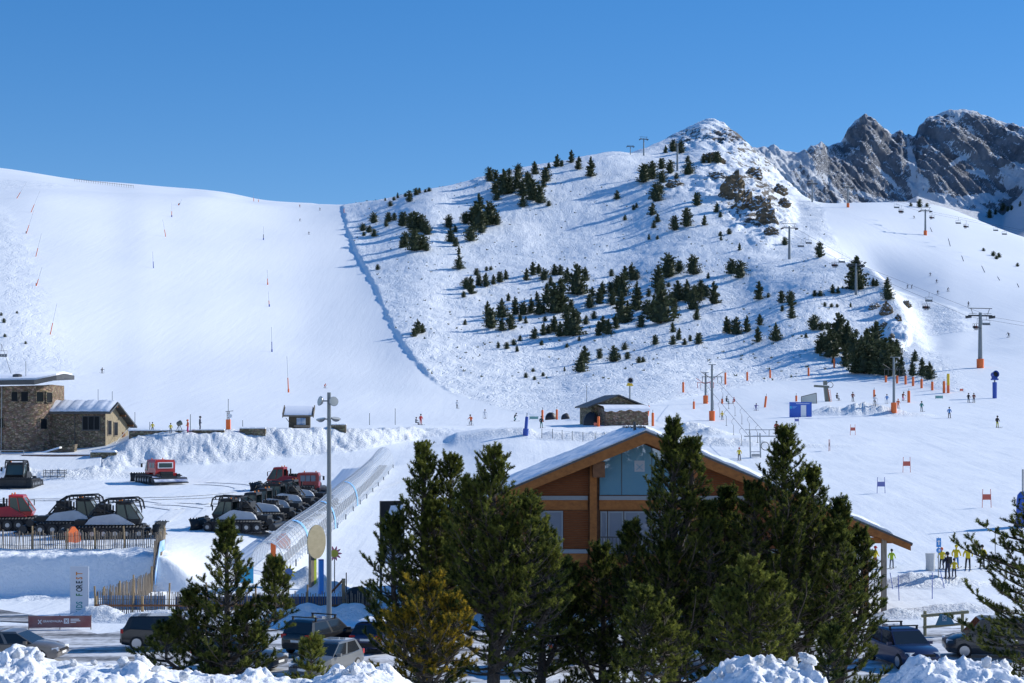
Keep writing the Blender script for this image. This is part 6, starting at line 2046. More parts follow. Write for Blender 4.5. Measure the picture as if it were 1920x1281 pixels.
mb = MB(); mb.path([(.75 + .62 * math.cos(a), .1 * math.sin(a), 3.35 + .55 * math.sin(a)) for a in np.linspace(0, 2 * math.pi, 17)], .06, 5); mb.build('bull_wheel', 'dark_metal', t)
MB().b2(-.5, .1, -.3, .3, 3.3, 4.1).build('motor_cage', 'khaki_steel', t)
mb = MB()
for k in range(7): mb.box((.72 - .05 * k, -.42, .35 * k + .2), (.4, .05, .05))
mb.rod((.55, -.42, 0), (.2, -.42, 2.6), .03).rod((.95, -.42, 0), (.6, -.42, 2.6), .03)
mb.build('ladder', 'orange', t)
q = G(1421, 858)
t = thing('drag_lift_return', 'grey drag-lift return frame between the two right-hand pines', 'lift station', (q.x, q.y, q.z), .05)
mb = MB()
for x in (-.9, .35): mb.path([(x, 0, -.3), (x - .1, 0, 3.0)], .09, 5)
mb.rod((-1.7, 0, 2.6), (2.4, 0, 2.6), .07).rod((-1.6, 0, 3.4), (2.0, 0, 3.4), .05).rod((-1.0, 0, 2.6), (-1.0, 0, 3.4), .05).rod((1.4, 0, 2.6), (1.4, 0, 3.4), .05)
mb.rod((-.9, 0, .7), (.3, 0, .7), .05); mb.b2(-.75, .2, -.15, .15, .1, .45)
mb.build('frame', 'grey_metal', t)
mb = MB(); mb.path([(.9 + .5 * math.cos(a), .2 * math.sin(a), 1.4 + .5 * math.sin(a)) for a in np.linspace(0, 2 * math.pi, 15)], .05, 5); mb.build('return_wheel', 'dark_metal', t)
a0 = Vector((q.x - 1.0, q.y, q.z + 2.5)); b0 = d1_[0].location + Vector((-1.2, 0, d1_[1] - 3.0)); c0 = d1_[0].location + Vector((1.2, 0, d1_[1] - 3.0))
cable('haul_rope', 'drag-lift rope, left strand, down to the return frame', [b0, a0], .025)
cable('haul_rope', 'drag-lift rope, right strand, down to the return frame', [c0, a0 + Vector((2.0, 0, .4))], .025)
cable('haul_rope', 'drag-lift rope between the tower by the chalet and the short red-armed mast', [c0, d3_[0].location + Vector((0, 0, d3_[1] - 2))], .025)
names_ = ('first', 'second', 'third', 'fourth', 'fifth', 'sixth', 'seventh', 'eighth')
for strand, (s0, s1) in enumerate(((b0, a0), (c0, a0 + Vector((2.0, 0, .4))))):
    for k in range(6):
        p_ = s0.lerp(s1, (k + .7) / 6.6)
        z = gz(p_.x, p_.y)
        t = thing('drag_hanger', '%s drag-lift bar down the %s strand from the tower' % (names_[k], ('left', 'right')[strand]), 'drag bar', p_, 0, 'drag-lift bars')
        mb = MB(); mb.path([(0, 0, 0), (-.28, 0, -.25), (-.3, 0, -.6), (-.05, 0, -.95)], .022, 4); mb.build('bow', 'dark_metal', t)
        mb = MB(); mb.rod((-.05, 0, -.95), (-.05, 0, -2.2), .03, n=5); mb.build('bar', 'dark_metal', t)
        mb = MB(); mb.lathe([(.12, -2.26), (.13, -2.22), (.03, -2.2)], 8, (-.05, 0, 0)); mb.build('disc', 'black', t)

# ================================================================ PADDED POSTS AND MARKERS
def padded_post(label, px, py, ptop, m='orange', r=.2, foot=None, tilt=0.0, group='orange padded posts'):
    q = G(px, py); h = max((py - ptop) / F * q.y, .6)
    t = thing('padded_post', label, 'post', (q.x, q.y, q.z - .08), 0, group, tilt=(0, tilt))
    MB().lathe([(r * .9, 0), (r, .08), (r, h - .1), (r * .8, h)], 9).build('padding', m, t, True)
    MB().rod((0, 0, h), (0, 0, h + .45), .035, n=5).build('pole', 'dark_metal', t)
    if foot: MB().lathe([(r * 1.7, 0), (r * 1.75, .9), (r * 1.2, .95)], 9).build('foot_pad', foot, t, True)
padded_post('tall blue padded post on the flat, left of the stone hut', 985, 816, 780, 'deep_blue', .22, 'deep_blue', .08, 'blue padded posts')
for (px, py, pt, lab) in ((1017, 791, 768, 'orange padded post left of the black covered pile'), (1044, 787, 767, 'orange padded post right of the black covered pile'), (1122, 800, 780, 'orange padded post at the near left corner of the stone hut'),
                         (1103, 783, 764, 'orange padded post behind the left eave of the stone hut'), (1214, 780, 760, 'orange padded post touching the right corner of the stone hut'), (1224, 799, 773, 'orange padded post in the snow just right of the stone hut'),
                         (1301, 767, 752, 'small orange padded post left of the red-armed lift mast'), (1354, 757, 747, 'small orange post left of the sitting skiers'), (1434, 764, 742, 'leaning orange padded post right of the skiing child in purple'), (1493, 753, 741, 'orange padded post left of the white panel'),
                         (1639, 746, 730, 'orange padded post above the skier in white'), (1704, 755, 732, 'thick orange padded post right of the nursery tower')):
    padded_post(lab, px, py, pt, tilt=.12 if px in (1434, 1214) else 0.0, r=.28 if px == 1704 else .2)
row = [(1281, 736, 716), (1360, 721, 698), (1401, 714, 697), (1444, 709, 693), (1516, 705, 689), (1564, 690, 672)]
for k, (px, py, pt) in enumerate(row): padded_post('%s orange padded post from the left along the foot of the hill' % names_[k], px, py, pt, r=.24)
row = [(1661, 717, 704), (1682, 719, 704), (1698, 721, 704), (1712, 724, 706), (1728, 728, 710), (1748, 732, 715), (1770, 737, 714)]
for k, (px, py, pt) in enumerate(row): padded_post('%s orange padded post from the left in the row under the dark pine wood' % names_[k], px, py, pt, r=.26)
q = G(1778, 737); h = 37 / F * q.y
t = thing('padded_post', 'tall yellow and orange padded post beside the row under the pine wood', 'post', (q.x, q.y, q.z - .1), 0)
MB().lathe([(.28, 0), (.28, h * .42)], 9).build('lower_pad', 'orange', t, True); MB().lathe([(.29, h * .42), (.29, h)], 9).build('upper_pad', 'yellow', t, True)

mat('thin_white', (.55, .56, .58), .5)
def lance(label, px, py, tx, ty, pad, frac=.45, foot=None):
    """slope marker: thin tall pole with a padded lower part, leaning as seen"""
    q = G(px, py, 250); s_ = q.y / F
    h = (py - ty) * s_; dx = (tx - px) * s_
    t = thing('slope_marker', label, 'marker pole', (q.x, q.y, q.z - .2), 0, 'slope markers')
    tipp = Vector((dx, -.3 * abs(dx) * .2, h)); m_ = tipp * frac
    r = max(.14, .42 * s_ ** .5 * .8)
    MB().rod((0, 0, 0), m_, r, r * .85, 8).build('pad', pad, t, True)
    MB().rod(m_, tipp, .05, .035, 5).build('pole', 'thin_white', t)
    if foot: MB().lathe([(r * 1.5, 0), (r * 1.6, 1.0), (r, 1.1)], 8).build('foot_pad', foot, t, True)
L_ = [(31, 372, 50, 341, 'orange', None), (58, 398, 75, 358, 'orange', None), (49, 438, 64, 393, 'orange', 'grey_metal'), (67, 481, 78, 437, 'orange', None), (68, 536, 79, 500, 'orange', 'orange'), (94, 627, 107, 568, 'orange', None)]
for k, (a, b, c, d, m, f) in enumerate(L_): lance('%s orange slope marker from the top along the left edge of the piste' % names_[k], a, b, c, d, m, .38, f)
for (a, b, c, d, m, f, lab) in ((335, 385, 341, 373, 'dark_metal', 'orange', 'short dark leaning marker with orange foot near the piste top'), (322, 407, 322, 380, 'orange', 'deep_blue', 'orange marker with blue foot near the piste top'), (311, 444, 305, 411, 'orange', None, 'leaning orange marker high in the middle of the piste'),
                                (288, 503, 286, 471, 'deep_blue', None, 'blue marker in the middle of the left piste'), (494, 450, 494, 424, 'dark_metal', 'deep_blue', 'highest blue marker right of the middle of the piste'), (502, 534, 501, 505, 'orange', 'orange', 'orange marker right of the middle of the piste'),
                                (505, 575, 503, 546, 'orange', 'deep_blue', 'orange marker with blue foot right of the middle of the piste'), (510, 660, 509, 612, 'deep_blue', 'deep_blue', 'tall blue marker with long shadow low on the piste'), (541, 736, 538, 667, 'orange', 'orange', 'tallest marker with orange foot at the bottom of the piste'),
                                (645, 399, 645, 379, 'orange', None, 'orange marker at the top of the piste edge step'), (476, 378, 475, 360, 'orange', None, 'left orange marker on the skyline'), (485, 379, 484, 367, 'orange', None, 'right orange marker on the skyline')):
    lance(lab, a, b, c, d, m, .42, f)
for k, (a, b, c, d) in enumerate(((1748, 435, 1743, 424), (1782, 462, 1777, 443), (1807, 490, 1802, 476), (1847, 511, 1839, 495), (1875, 526, 1869, 516), (1911, 539, 1906, 529))):
    lance('%s dark blue snow lance from the top down the right piste' % names_[k], a, b, c, d, mat('lance_navy', (.03, .045, .09), .5), .8)
# thin bare poles
for (px, py, pt, lab) in ((253, 800, 773, 'thin bare pole at the left end of the terrace wall'), (281, 806, 791, 'short thin pole behind the yellow vest on the terrace'), (357, 806, 777, 'thin bare pole on the terrace beside the pink trousers'), (455, 800, 788, 'thin marker stick between orange mast and kiosk'), (741, 797, 766, 'thin bare pole right of the floodlight pole on the bank'),
                          (693, 797, 775, 'thin faint pole left of the red-clad skier'), (1100, 772, 722, 'tall thin pole beside the stone hut left eave'), (184, 752, 730, 'thin leaning stick above the low stone house')):
    q = G(px, py, 205)
    t = thing('marker_stick', lab, 'pole', q, 0, 'thin marker sticks')
    MB().rod((0, 0, -.2), (0, 0, (py - pt) / F * q.y), .05, .04, 5).build('stick', 'dark_metal', t)
# weather mast
q = G(428, 805, 205)
t = thing('weather_mast', 'small mast with orange padded base, dish and tall aerial on the bank', 'mast', (q.x, q.y, q.z - .1), 0, None, .72)
MB().box((0, 0, .95), (.75, .6, 1.9)).build('base_pad', 'orange', t)
mb = MB(); mb.rod((-.2, 0, 1.9), (-.2, 0, 3.4), .06).rod((.2, 0, 1.9), (.2, 0, 3.4), .06); mb.rod((0, 0, 1.9), (0, 0, 5.6), .05)
for z in (2.2, 2.6, 3.0): mb.rod((-.2, 0, z), (.2, 0, z), .03)
mb.rod((-.5, 0, 3.3), (.9, 0, 3.45), .045); mb.build('lattice', 'dark_metal', t)
mb = MB(); mb.lathe([(.03, 0), (.3, .06), (.38, .16)], 12, (.38, -.15, 2.5), Matrix.Rotation(1.4, 3, 'X')); mb.build('dish', 'white_paint', t, True)

# ================================================================ SNOW GUNS
def snow_gun(label, px, py, ptop, body, base, h0):
    q = G(px, py); h = (py - ptop) / F * q.y
    t = thing('snow_gun', label, 'snow gun', (q.x, q.y, q.z - .2), math.radians(15))
    MB().rod((0, 0, 0), (0, 0, h - 1.2), .16, .14, 9).build('mast', 'pole_grey', t)
    if base: MB().lathe([(.42, 0), (.44, h0), (.36, h0 + .05)], 8).build('mast_pad', base, t, True)
    R = Matrix.Rotation(math.radians(80), 3, 'X')
    MB().lathe([(.35, -.6), (.55, -.55), (.6, .2), (.7, .55), (.62, .56), (.5, .2)], 14, (0, 0, h - .35), R).build('fan_barrel', body, t, True)
    MB().lathe([(.05, .3), (.5, .32), (.05, .34)], 14, (0, 0, h - .35), R).build('fan', 'black', t, True)
    MB().b2(-.6, .6, -.45, .45, h - 1.45, h - 1.15).build('platform', 'yellow' if body == 'white_paint' else 'deep_blue', t)
    MB().b2(-.45, .45, -.3, .4, h - 1.15, h - .85).build('motor_box', 'yellow' if body == 'white_paint' else body, t)
snow_gun('white and yellow snow gun on a mast behind the stone hut', 1181, 752, 709, 'white_paint', None, 0)
snow_gun('blue snow gun on a blue padded mast at far right', 1865, 747, 697, 'deep_blue', 'deep_blue', 3.3)
q = G(336, 811, 205)
t = thing('snow_gun', 'small dark snow gun on tripod legs on the terrace', 'snow gun', q, .6)
mb = MB()
for a in (0, 2.1, 4.2): mb.rod((.1 * math.cos(a), .1 * math.sin(a), .9), (.6 * math.cos(a), .6 * math.sin(a), -.1), .04)
mb.build('tripod', 'dark_metal', t)
MB().lathe([(.2, -.3), (.3, -.2), (.34, .3)], 10, (0, 0, 1.15), Matrix.Rotation(1.1, 3, 'Y')).build('fan_barrel', 'teal_metal' if 'teal_metal' in MATS else 'khaki_steel', t, True)

# ================================================================ RACE COURSE: START WALL AND GATES
q = G(1501, 782)
t = thing('start_wall', 'blue start wall with white doorway on the nursery slope', 'start gate', (q.x, q.y, q.z - .1), .04)
w2 = 21 / F * q.y; hh = 29 / F * q.y
mat('race_blue', (.035, .12, .50), .5)
x0, x1 = w2 * .02, w2 * .52
for a, b, c, d, nm in ((-w2, x0, 0, hh, 'panel'), (x1, w2, 0, hh, 'panel'), (x0, x1, hh * .8, hh, 'lintel')):
    MB().b2(a, b, -.06, .06, c, d).build(nm, 'race_blue', t)
MB().b2(x0 + .01, x1 - .01, .02, .05, 0, hh * .79).build('door_curtain', 'white_paint', t)
mb = MB()
for k in range(14): mb.b2(-w2 * .4 + k * .16, -w2 * .4 + k * .16 + .11, -.066, -.061, hh * .88, hh * .92)
mb.build('lettering', 'white_paint', t)
MB().b2(-w2 + .05, -w2 + .4, -.066, -.061, hh * .58, hh * .74).build('logo_square', 'cyan_banner', t)
mb = MB()
for k in range(3): mb.b2(-w2 + .48, -w2 + 1.25 - .2 * k, -.066, -.061, hh * (.70 - .05 * k), hh * (.725 - .05 * k))
mb.build('small_print', 'pale_blue', t)
for x in (-w2, w2): MB().rod((x, .06, 0), (x, 1.2, -.1), .05).build('strut', 'grey_metal', t)
q = G(1517, 757)
t = thing('pale_panel', 'pale slanted panel behind the blue start wall', 'panel', (q.x, q.y, q.z - .1), .1)
k_ = q.y / F
MB().prism([(-15 * k_, -.2), (15 * k_, -.2), (14 * k_, 21 * k_), (-15 * k_, 14 * k_)], .08).build('sheet', mat('pale_sheet', (.50, .52, .48), .7), t)
mb = MB(); mb.rod((-15 * k_, -.02, 14 * k_), (14 * k_, -.02, 21 * k_), .06).rod((14 * k_, -.02, 21 * k_), (15 * k_, -.02, -.2), .05).rod((-15 * k_, -.02, -.3), (-15 * k_, -.02, 14 * k_), .05)
mb.build('frame', 'dark_metal', t)
mat('gate_red', (.55, .13, .09), .6); mat('gate_blue', (.16, .18, .42), .6)
for (px, py, pt, m, rz, lab) in ((1494, 797, 781, 'gate_blue', .1, 'blue race gate just below the blue start wall'), (1599, 816, 796, 'gate_red', .2, 'highest red race gate, below the pushed-up snow'), (1555, 846, 824, 'dark_metal', 1.2, 'race gate seen almost edge-on above the right-hand pine'),
                                 (1700, 886, 857, 'gate_red', .1, 'red race gate in the middle of the nursery slope'), (1652, 925, 895, 'gate_blue', .05, 'blue race gate right of the pine top'), (1850, 952, 917, 'gate_red', .15, 'lowest red race gate near the right edge')):
    q = G(px, py); k_ = q.y / F; h = (py - pt) * k_; w = h * .44
    t = thing('race_gate', lab, 'race gate', (q.x, q.y, q.z), rz, 'race gates')
    for s_ in (-1, 1): MB().rod((s_ * w * .58, 0, -.1), (s_ * w * .5, 0, h), .03, n=5).build('pole', 'gate_red' if m != 'gate_blue' else 'gate_blue', t)
    MB().b2(-w * .5, w * .5, -.012, .012, h * .42, h * .72).build('panel', m, t)
# small banners in the snow
for (px, py, w, h, m, lab) in ((1001, 787, 16, 5, 'teal_banner', 'low green banner on the flat left of the orange posts'), (1761, 748, 14, 5, 'teal_banner', 'low green banner on the nursery slope left of the skier pair'), (1803, 734, 6, 4, 'orange_net', 'tiny orange banner at the foot of the right piste'), (1119, 800, 11, 6, 'orange_net', 'red-orange safety banner at the near corner of the stone hut')):
    mat('teal_banner', (.20, .40, .36), .6); mat('orange_net', (.75, .20, .12), .6)
    q = G(px, py); k_ = q.y / F
    t = thing('low_banner', lab, 'banner', (q.x, q.y, q.z), .05)
    MB().b2(-w / 2 * k_, w / 2 * k_, -.02, .02, .1, .1 + h * k_).build('sheet', m, t)
    for s_ in (-1, 1): MB().rod((s_ * w / 2 * k_, .04, -.2), (s_ * w / 2 * k_, .04, .15 + h * k_), .03).build('stake', 'dark_metal', t)
# roped net fence along the flat right of the blue post
t0 = [(700, 0)]
prev = None
t = thing('rope_fence', 'thin rope fence on slim stakes crossing the flat below the stone hut', 'fence', G(1016, 822))
for k, (px, py) in enumerate(((1016, 822), (1036, 822), (1054, 824), (1073, 826), (1093, 828), (1116, 830), (1134, 830))):
    q = G(px, py) - t.location
    MB().rod(q + Vector((0, 0, -.1)), q + Vector((0, 0, 1.25)), .035, n=5).build('stake', 'dark_metal', t)
    if prev is not None: MB().rod(prev + Vector((0, 0, 1.1)), q + Vector((0, 0, 1.1)), .018, n=4).build('rope', 'grey_metal', t)
    prev = q
# ================================================================ LOWER RIGHT: SIGNS, STAKES, RAIL
q = G(1760, 1084)
t = thing('slope_sign', 'blue square and round slope signs on a thin post by the ski school', 'sign', q, .05)
k_ = q.y / F
MB().rod((0, .05, -.2), (0, .05, 76 * k_), .035).build('post', 'grey_metal', t)
MB().b2(-4.5 * k_, 4.5 * k_, -.03, .0, 58 * k_, 75 * k_).build('square_sign', 'sky_blue', t)
MB().prism([(4.8 * k_ * math.cos(2 * math.pi * a / 18), 52 * k_ + 4.8 * k_ * math.sin(2 * math.pi * a / 18)) for a in range(18)], .03, Matrix.Translation((0, -.03, 0))).build('round_sign', 'sky_blue', t)
mb = MB(); mb.b2(-.04, .04, -.038, -.032, 62 * k_, 70 * k_); mb.add([(-.12, -.035, 68 * k_), (.12, -.035, 68 * k_), (0, -.035, 72 * k_)], [(0, 1, 2)])
mb.build('arrow_mark', 'white_paint', t)
mb = MB(); mb.b2(-.02, .10, -.038, -.032, 50 * k_, 54 * k_); mb.build('round_mark', 'white_paint', t)
q = G(1745, 1070)
t = thing('foam_mat', 'pale rolled foam mat standing beside the slope signs', 'mat', q, .2)
rings = []
for z, k in ((0, 1.0), (.6, .92), (1.25, 1.05)):
    rings.append([Vector((.36 * k * math.cos(a) * (1 + .12 * math.sin(3 * a)), .22 * k * math.sin(a), z)) for a in np.linspace(0, 2 * math.pi, 12, endpoint=False)])
MB().loft(rings).build('mat', mat('foam', (.55, .56, .55), .8), t, True)
for (px, py, tx, ty, lab) in ((1675, 1105, 1669, 1074, 'leaning blue stake right of the chalet porch, left one'), (1686, 1126, 1684, 1078, 'tall thin blue stake right of the chalet porch'), (1748, 1123, 1748, 1074, 'tall thin blue stake below the foam mat'), (1772, 1103, 1763, 1070, 'leaning blue stake in front of the adult in navy'), (1866, 1040, 1866, 994, 'thin tall pole above the right-hand pine branches')):
    q = G(px, py, 92); k_ = q.y / F
    t = thing('blue_stake', lab, 'stake', q, 0, 'thin blue stakes')
    MB().rod((0, 0, -.2), ((tx - px) * k_, 0, (py - ty) * k_), .028, n=5).build('stick', mat('stake_blue', (.10, .16, .48), .5) if px < 1800 else 'dark_metal', t)
q = atY(1769, 84.0)
t = thing('timber_rail', 'timber rail with blue trapezoid sign beside the road at lower right', 'barrier', (q.x, 84.0, 0), math.radians(4))
k_ = 84.0 / F
zz = lambda py: zat(py, 84.0)
mat('rail_wood', (.30, .27, .16), .8, noise=.3)
MB().rod((-42 * k_, 0, zz(1155)), (48 * k_, 0, zz(1148)), .085, n=8).build('top_rail', 'rail_wood', t)
MB().rod((-39 * k_, 0, zz(1176)), (50 * k_, 0, zz(1169)), .075, n=8).build('lower_rail', 'rail_wood', t)
for x in (-34, 38): MB().rod((x * k_, .12, -.2), (x * k_, .12, zz(1146)), .09, n=8).build('post', 'rail_wood', t)
zb_, zt_ = zz(1172), zz(1151)
MB().prism([(-17 * k_, zb_), (20 * k_, zb_ + .05), (9 * k_, zt_), (-8 * k_, zt_)], .03, Matrix.Translation((0, -.13, 0))).build('trapezoid_sign', mat('sign_teal', (.05, .17, .26), .5), t)
MB().b2(-3.8 * k_, 4.2 * k_, -.142, -.134, zt_ - .36, zt_ - .06).build('logo_square', mat('logo_pale', (.45, .5, .55), .5), t)
mb = MB()
for s_ in (-1, 1): mb.box((.005, -.15, zt_ - .21), (.26, .006, .045), Matrix.Rotation(s_ * .8, 3, 'Y'))
mb.build('logo_cross', 'sign_teal', t)
# padded blue pylon cut by the right edge
q = G(1918, 988)
t = thing('blue_cushion', 'tall rounded blue safety cushion cut by the right edge', 'safety cushion', (q.x, q.y, q.z - .1), .1)
k_ = q.y / F
MB().lathe([(12 * k_, 0), (12.5 * k_, 10 * k_), (12 * k_, 50 * k_), (10 * k_, 62 * k_), (5 * k_, 68 * k_), (.05, 69 * k_)], 14).build('cushion', mat('cushion_blue', (.03, .11, .48), .45), t, True)
MB().rod((0, 0, 60 * k_), (0, 0, 110 * k_), .09).build('pole', 'grey_metal', t)
# skyline fence and huts far up on the left crest
t = thing('snow_fence', 'faint slatted snow fence along the far left crest', 'fence', G(140, 340, 1000))
prev = None
for k in range(26):
    px = 140 + k * 4.4; py = float(np.interp(px, [140, 190, 250], [340, 346, 353]))
    q = G(px, py, 1000) - t.location
    MB().rod(q + Vector((0, 0, -.3)), q + Vector((0, 0, 2.0)), .10, n=4).build('stake', 'wood_grey', t)
    if prev is not None: MB().rod(prev + Vector((0, 0, 1.5)), q + Vector((0, 0, 1.5)), .12, n=4).build('slat', 'wood_grey', t)
    prev = q
# ================================================================ PINES ON THE HILL
def leaf_material(name, dark, light, transl=.25):
    m = bpy.data.materials.new(name)
    m.use_nodes = True
    n, l = m.node_tree.nodes, m.node_tree.links
    b = n['Principled BSDF']; b.inputs['Roughness'].default_value = .6; b.inputs['Specular IOR Level'].default_value = .25
    a = n.new('ShaderNodeAttribute'); a.attribute_name = 'tint'
    rp = n.new('ShaderNodeValToRGB'); e = rp.color_ramp.elements
    e[0].color, e[1].color = col3(dark), col3(light)
    l.new(a.outputs['Fac'], rp.inputs['Fac']); l.new(rp.outputs['Color'], b.inputs['Base Color'])
    tr = n.new('ShaderNodeBsdfTranslucent'); l.new(rp.outputs['Color'], tr.inputs['Color'])
    mx = n.new('ShaderNodeMixShader'); mx.inputs[0].default_value = transl
    l.new(b.outputs[0], mx.inputs[1]); l.new(tr.outputs[0], mx.inputs[2]); l.new(mx.outputs[0], n['Material Output'].inputs['Surface'])
    MATS[name] = m
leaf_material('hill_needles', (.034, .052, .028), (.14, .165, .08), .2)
mat('bark', (.10, .075, .055), .9, noise=.4, nscale=8)
def hill_pine(seed, wid, shape):
    """crown of needle clumps for a tree of height 1, plus trunk; returns (crown mesh, trunk mesh)"""
    r = np.random.default_rng(seed)
    lean = r.normal(0, .02, 2)
    clumps = []
    nw = 13
    for i in range(nw):
        f = i / (nw - 1)                     # 0 low, 1 top
        z = .06 + .90 * f
        if shape == 'cone': R = wid * (1 - f ** 2.2) ** .9 * (.8 + .35 * r.random()) + .025
        elif shape == 'round': R = wid * math.sin(math.pi * min(1, .28 + .68 * f)) ** .6 * (.8 + .35 * r.random()) + .03
        else: R = wid * (1 - f * .6)
        nb = int(4 + 6 * R / wid)
        for k in range(nb):
            a = r.uniform(0, 2 * math.pi); L = R * r.uniform(.65, 1.12)
            up = r.uniform(.02, .12) * (.4 + f)
            for q in np.linspace(.35, 1.0, 4):
                clumps.append((L * q * math.cos(a) + lean[0] * z, L * q * math.sin(a) + lean[1] * z, z + up * q * q + r.normal(0, .008), .034 + .024 * r.random()))
    clumps.append((lean[0], lean[1], .975, .03)); clumps.append((lean[0], lean[1], 1.0, .022))
    c = np.array(clumps)
    n = len(c); m_ = 9
    # each clump: m_ small pointed leaves standing out and up from its centre
    d = r.normal(0, 1, (n, m_, 3)); d[:, :, 2] = np.abs(d[:, :, 2]) * .9 + .1
    d /= np.linalg.norm(d, axis=2, keepdims=True)
    side = np.cross(d, r.normal(0, 1, (n, m_, 3))); side /= np.linalg.norm(side, axis=2, keepdims=True) + 1e-9
    s = c[:, 3][:, None, None]
    o = c[:, None, :3]
    v0 = o - d * s * .3 - side * s * .55; v1 = o - d * s * .3 + side * s * .55; v2 = o + d * s * 1.35
    V = np.stack([v0, v1, v2], 2).reshape(-1, 3)
    Fq = np.arange(len(V)).reshape(-1, 3)
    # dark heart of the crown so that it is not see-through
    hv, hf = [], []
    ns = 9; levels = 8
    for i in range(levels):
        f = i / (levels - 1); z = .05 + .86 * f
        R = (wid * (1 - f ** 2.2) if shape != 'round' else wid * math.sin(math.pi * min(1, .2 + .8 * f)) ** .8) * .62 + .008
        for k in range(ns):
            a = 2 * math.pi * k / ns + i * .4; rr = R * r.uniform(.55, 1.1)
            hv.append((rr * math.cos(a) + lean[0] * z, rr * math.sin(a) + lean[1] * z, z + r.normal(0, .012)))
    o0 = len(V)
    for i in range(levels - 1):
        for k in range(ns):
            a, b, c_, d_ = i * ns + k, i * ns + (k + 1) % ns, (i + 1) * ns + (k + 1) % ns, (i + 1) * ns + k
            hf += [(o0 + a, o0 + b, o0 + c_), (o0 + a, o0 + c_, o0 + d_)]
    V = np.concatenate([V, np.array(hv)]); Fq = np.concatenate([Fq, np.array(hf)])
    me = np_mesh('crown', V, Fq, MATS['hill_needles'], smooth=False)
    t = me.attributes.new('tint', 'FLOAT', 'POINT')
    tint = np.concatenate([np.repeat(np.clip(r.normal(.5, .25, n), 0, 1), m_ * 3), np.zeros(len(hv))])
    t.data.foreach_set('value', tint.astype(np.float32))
    mb = MB(); mb.rod((0, 0, -.06), (lean[0], lean[1], .8), .026, .006, 6)
    return me, mb.mesh('trunk', 'bark')
HP = {'cone': [hill_pine(s, w, 'cone') for s, w in ((1, .34), (2, .40), (3, .31), (4, .44), (5, .37), (6, .29))], 'round': [hill_pine(s, w, 'round') for s, w in ((11, .42), (12, .48), (13, .38), (14, .52))], 'bush': [hill_pine(s, w, 'round') for s, w in ((21, .5), (22, .62))]}
ORD = 'first second third fourth fifth sixth seventh eighth ninth tenth eleventh twelfth thirteenth fourteenth fifteenth sixteenth seventeenth eighteenth nineteenth twentieth'.split()
def ordn(k):
    tens = {2: 'twenty', 3: 'thirty', 4: 'forty', 5: 'fifty'}
    if k < 20: return ORD[k]
    t_, u = divmod(k + 1, 10)
    return {2: 'twentieth', 3: 'thirtieth', 4: 'fortieth', 5: 'fiftieth'}[t_] if u == 0 else tens[t_] + '-' + ORD[u - 1]
def zone(ox, oy, f, items):
    return [(ox + a / f, oy + b / f, h / f, k) for a, b, h, k in items]
c_, r_, b_ = 'cone', 'round', 'bush'
z2, z5, z6, z3, z7 = (620, 240, 3.692), (620, 460, 3.692), (1060, 460, 3.84), (1100, 200, 3.692), (1480, 440, 4.002)
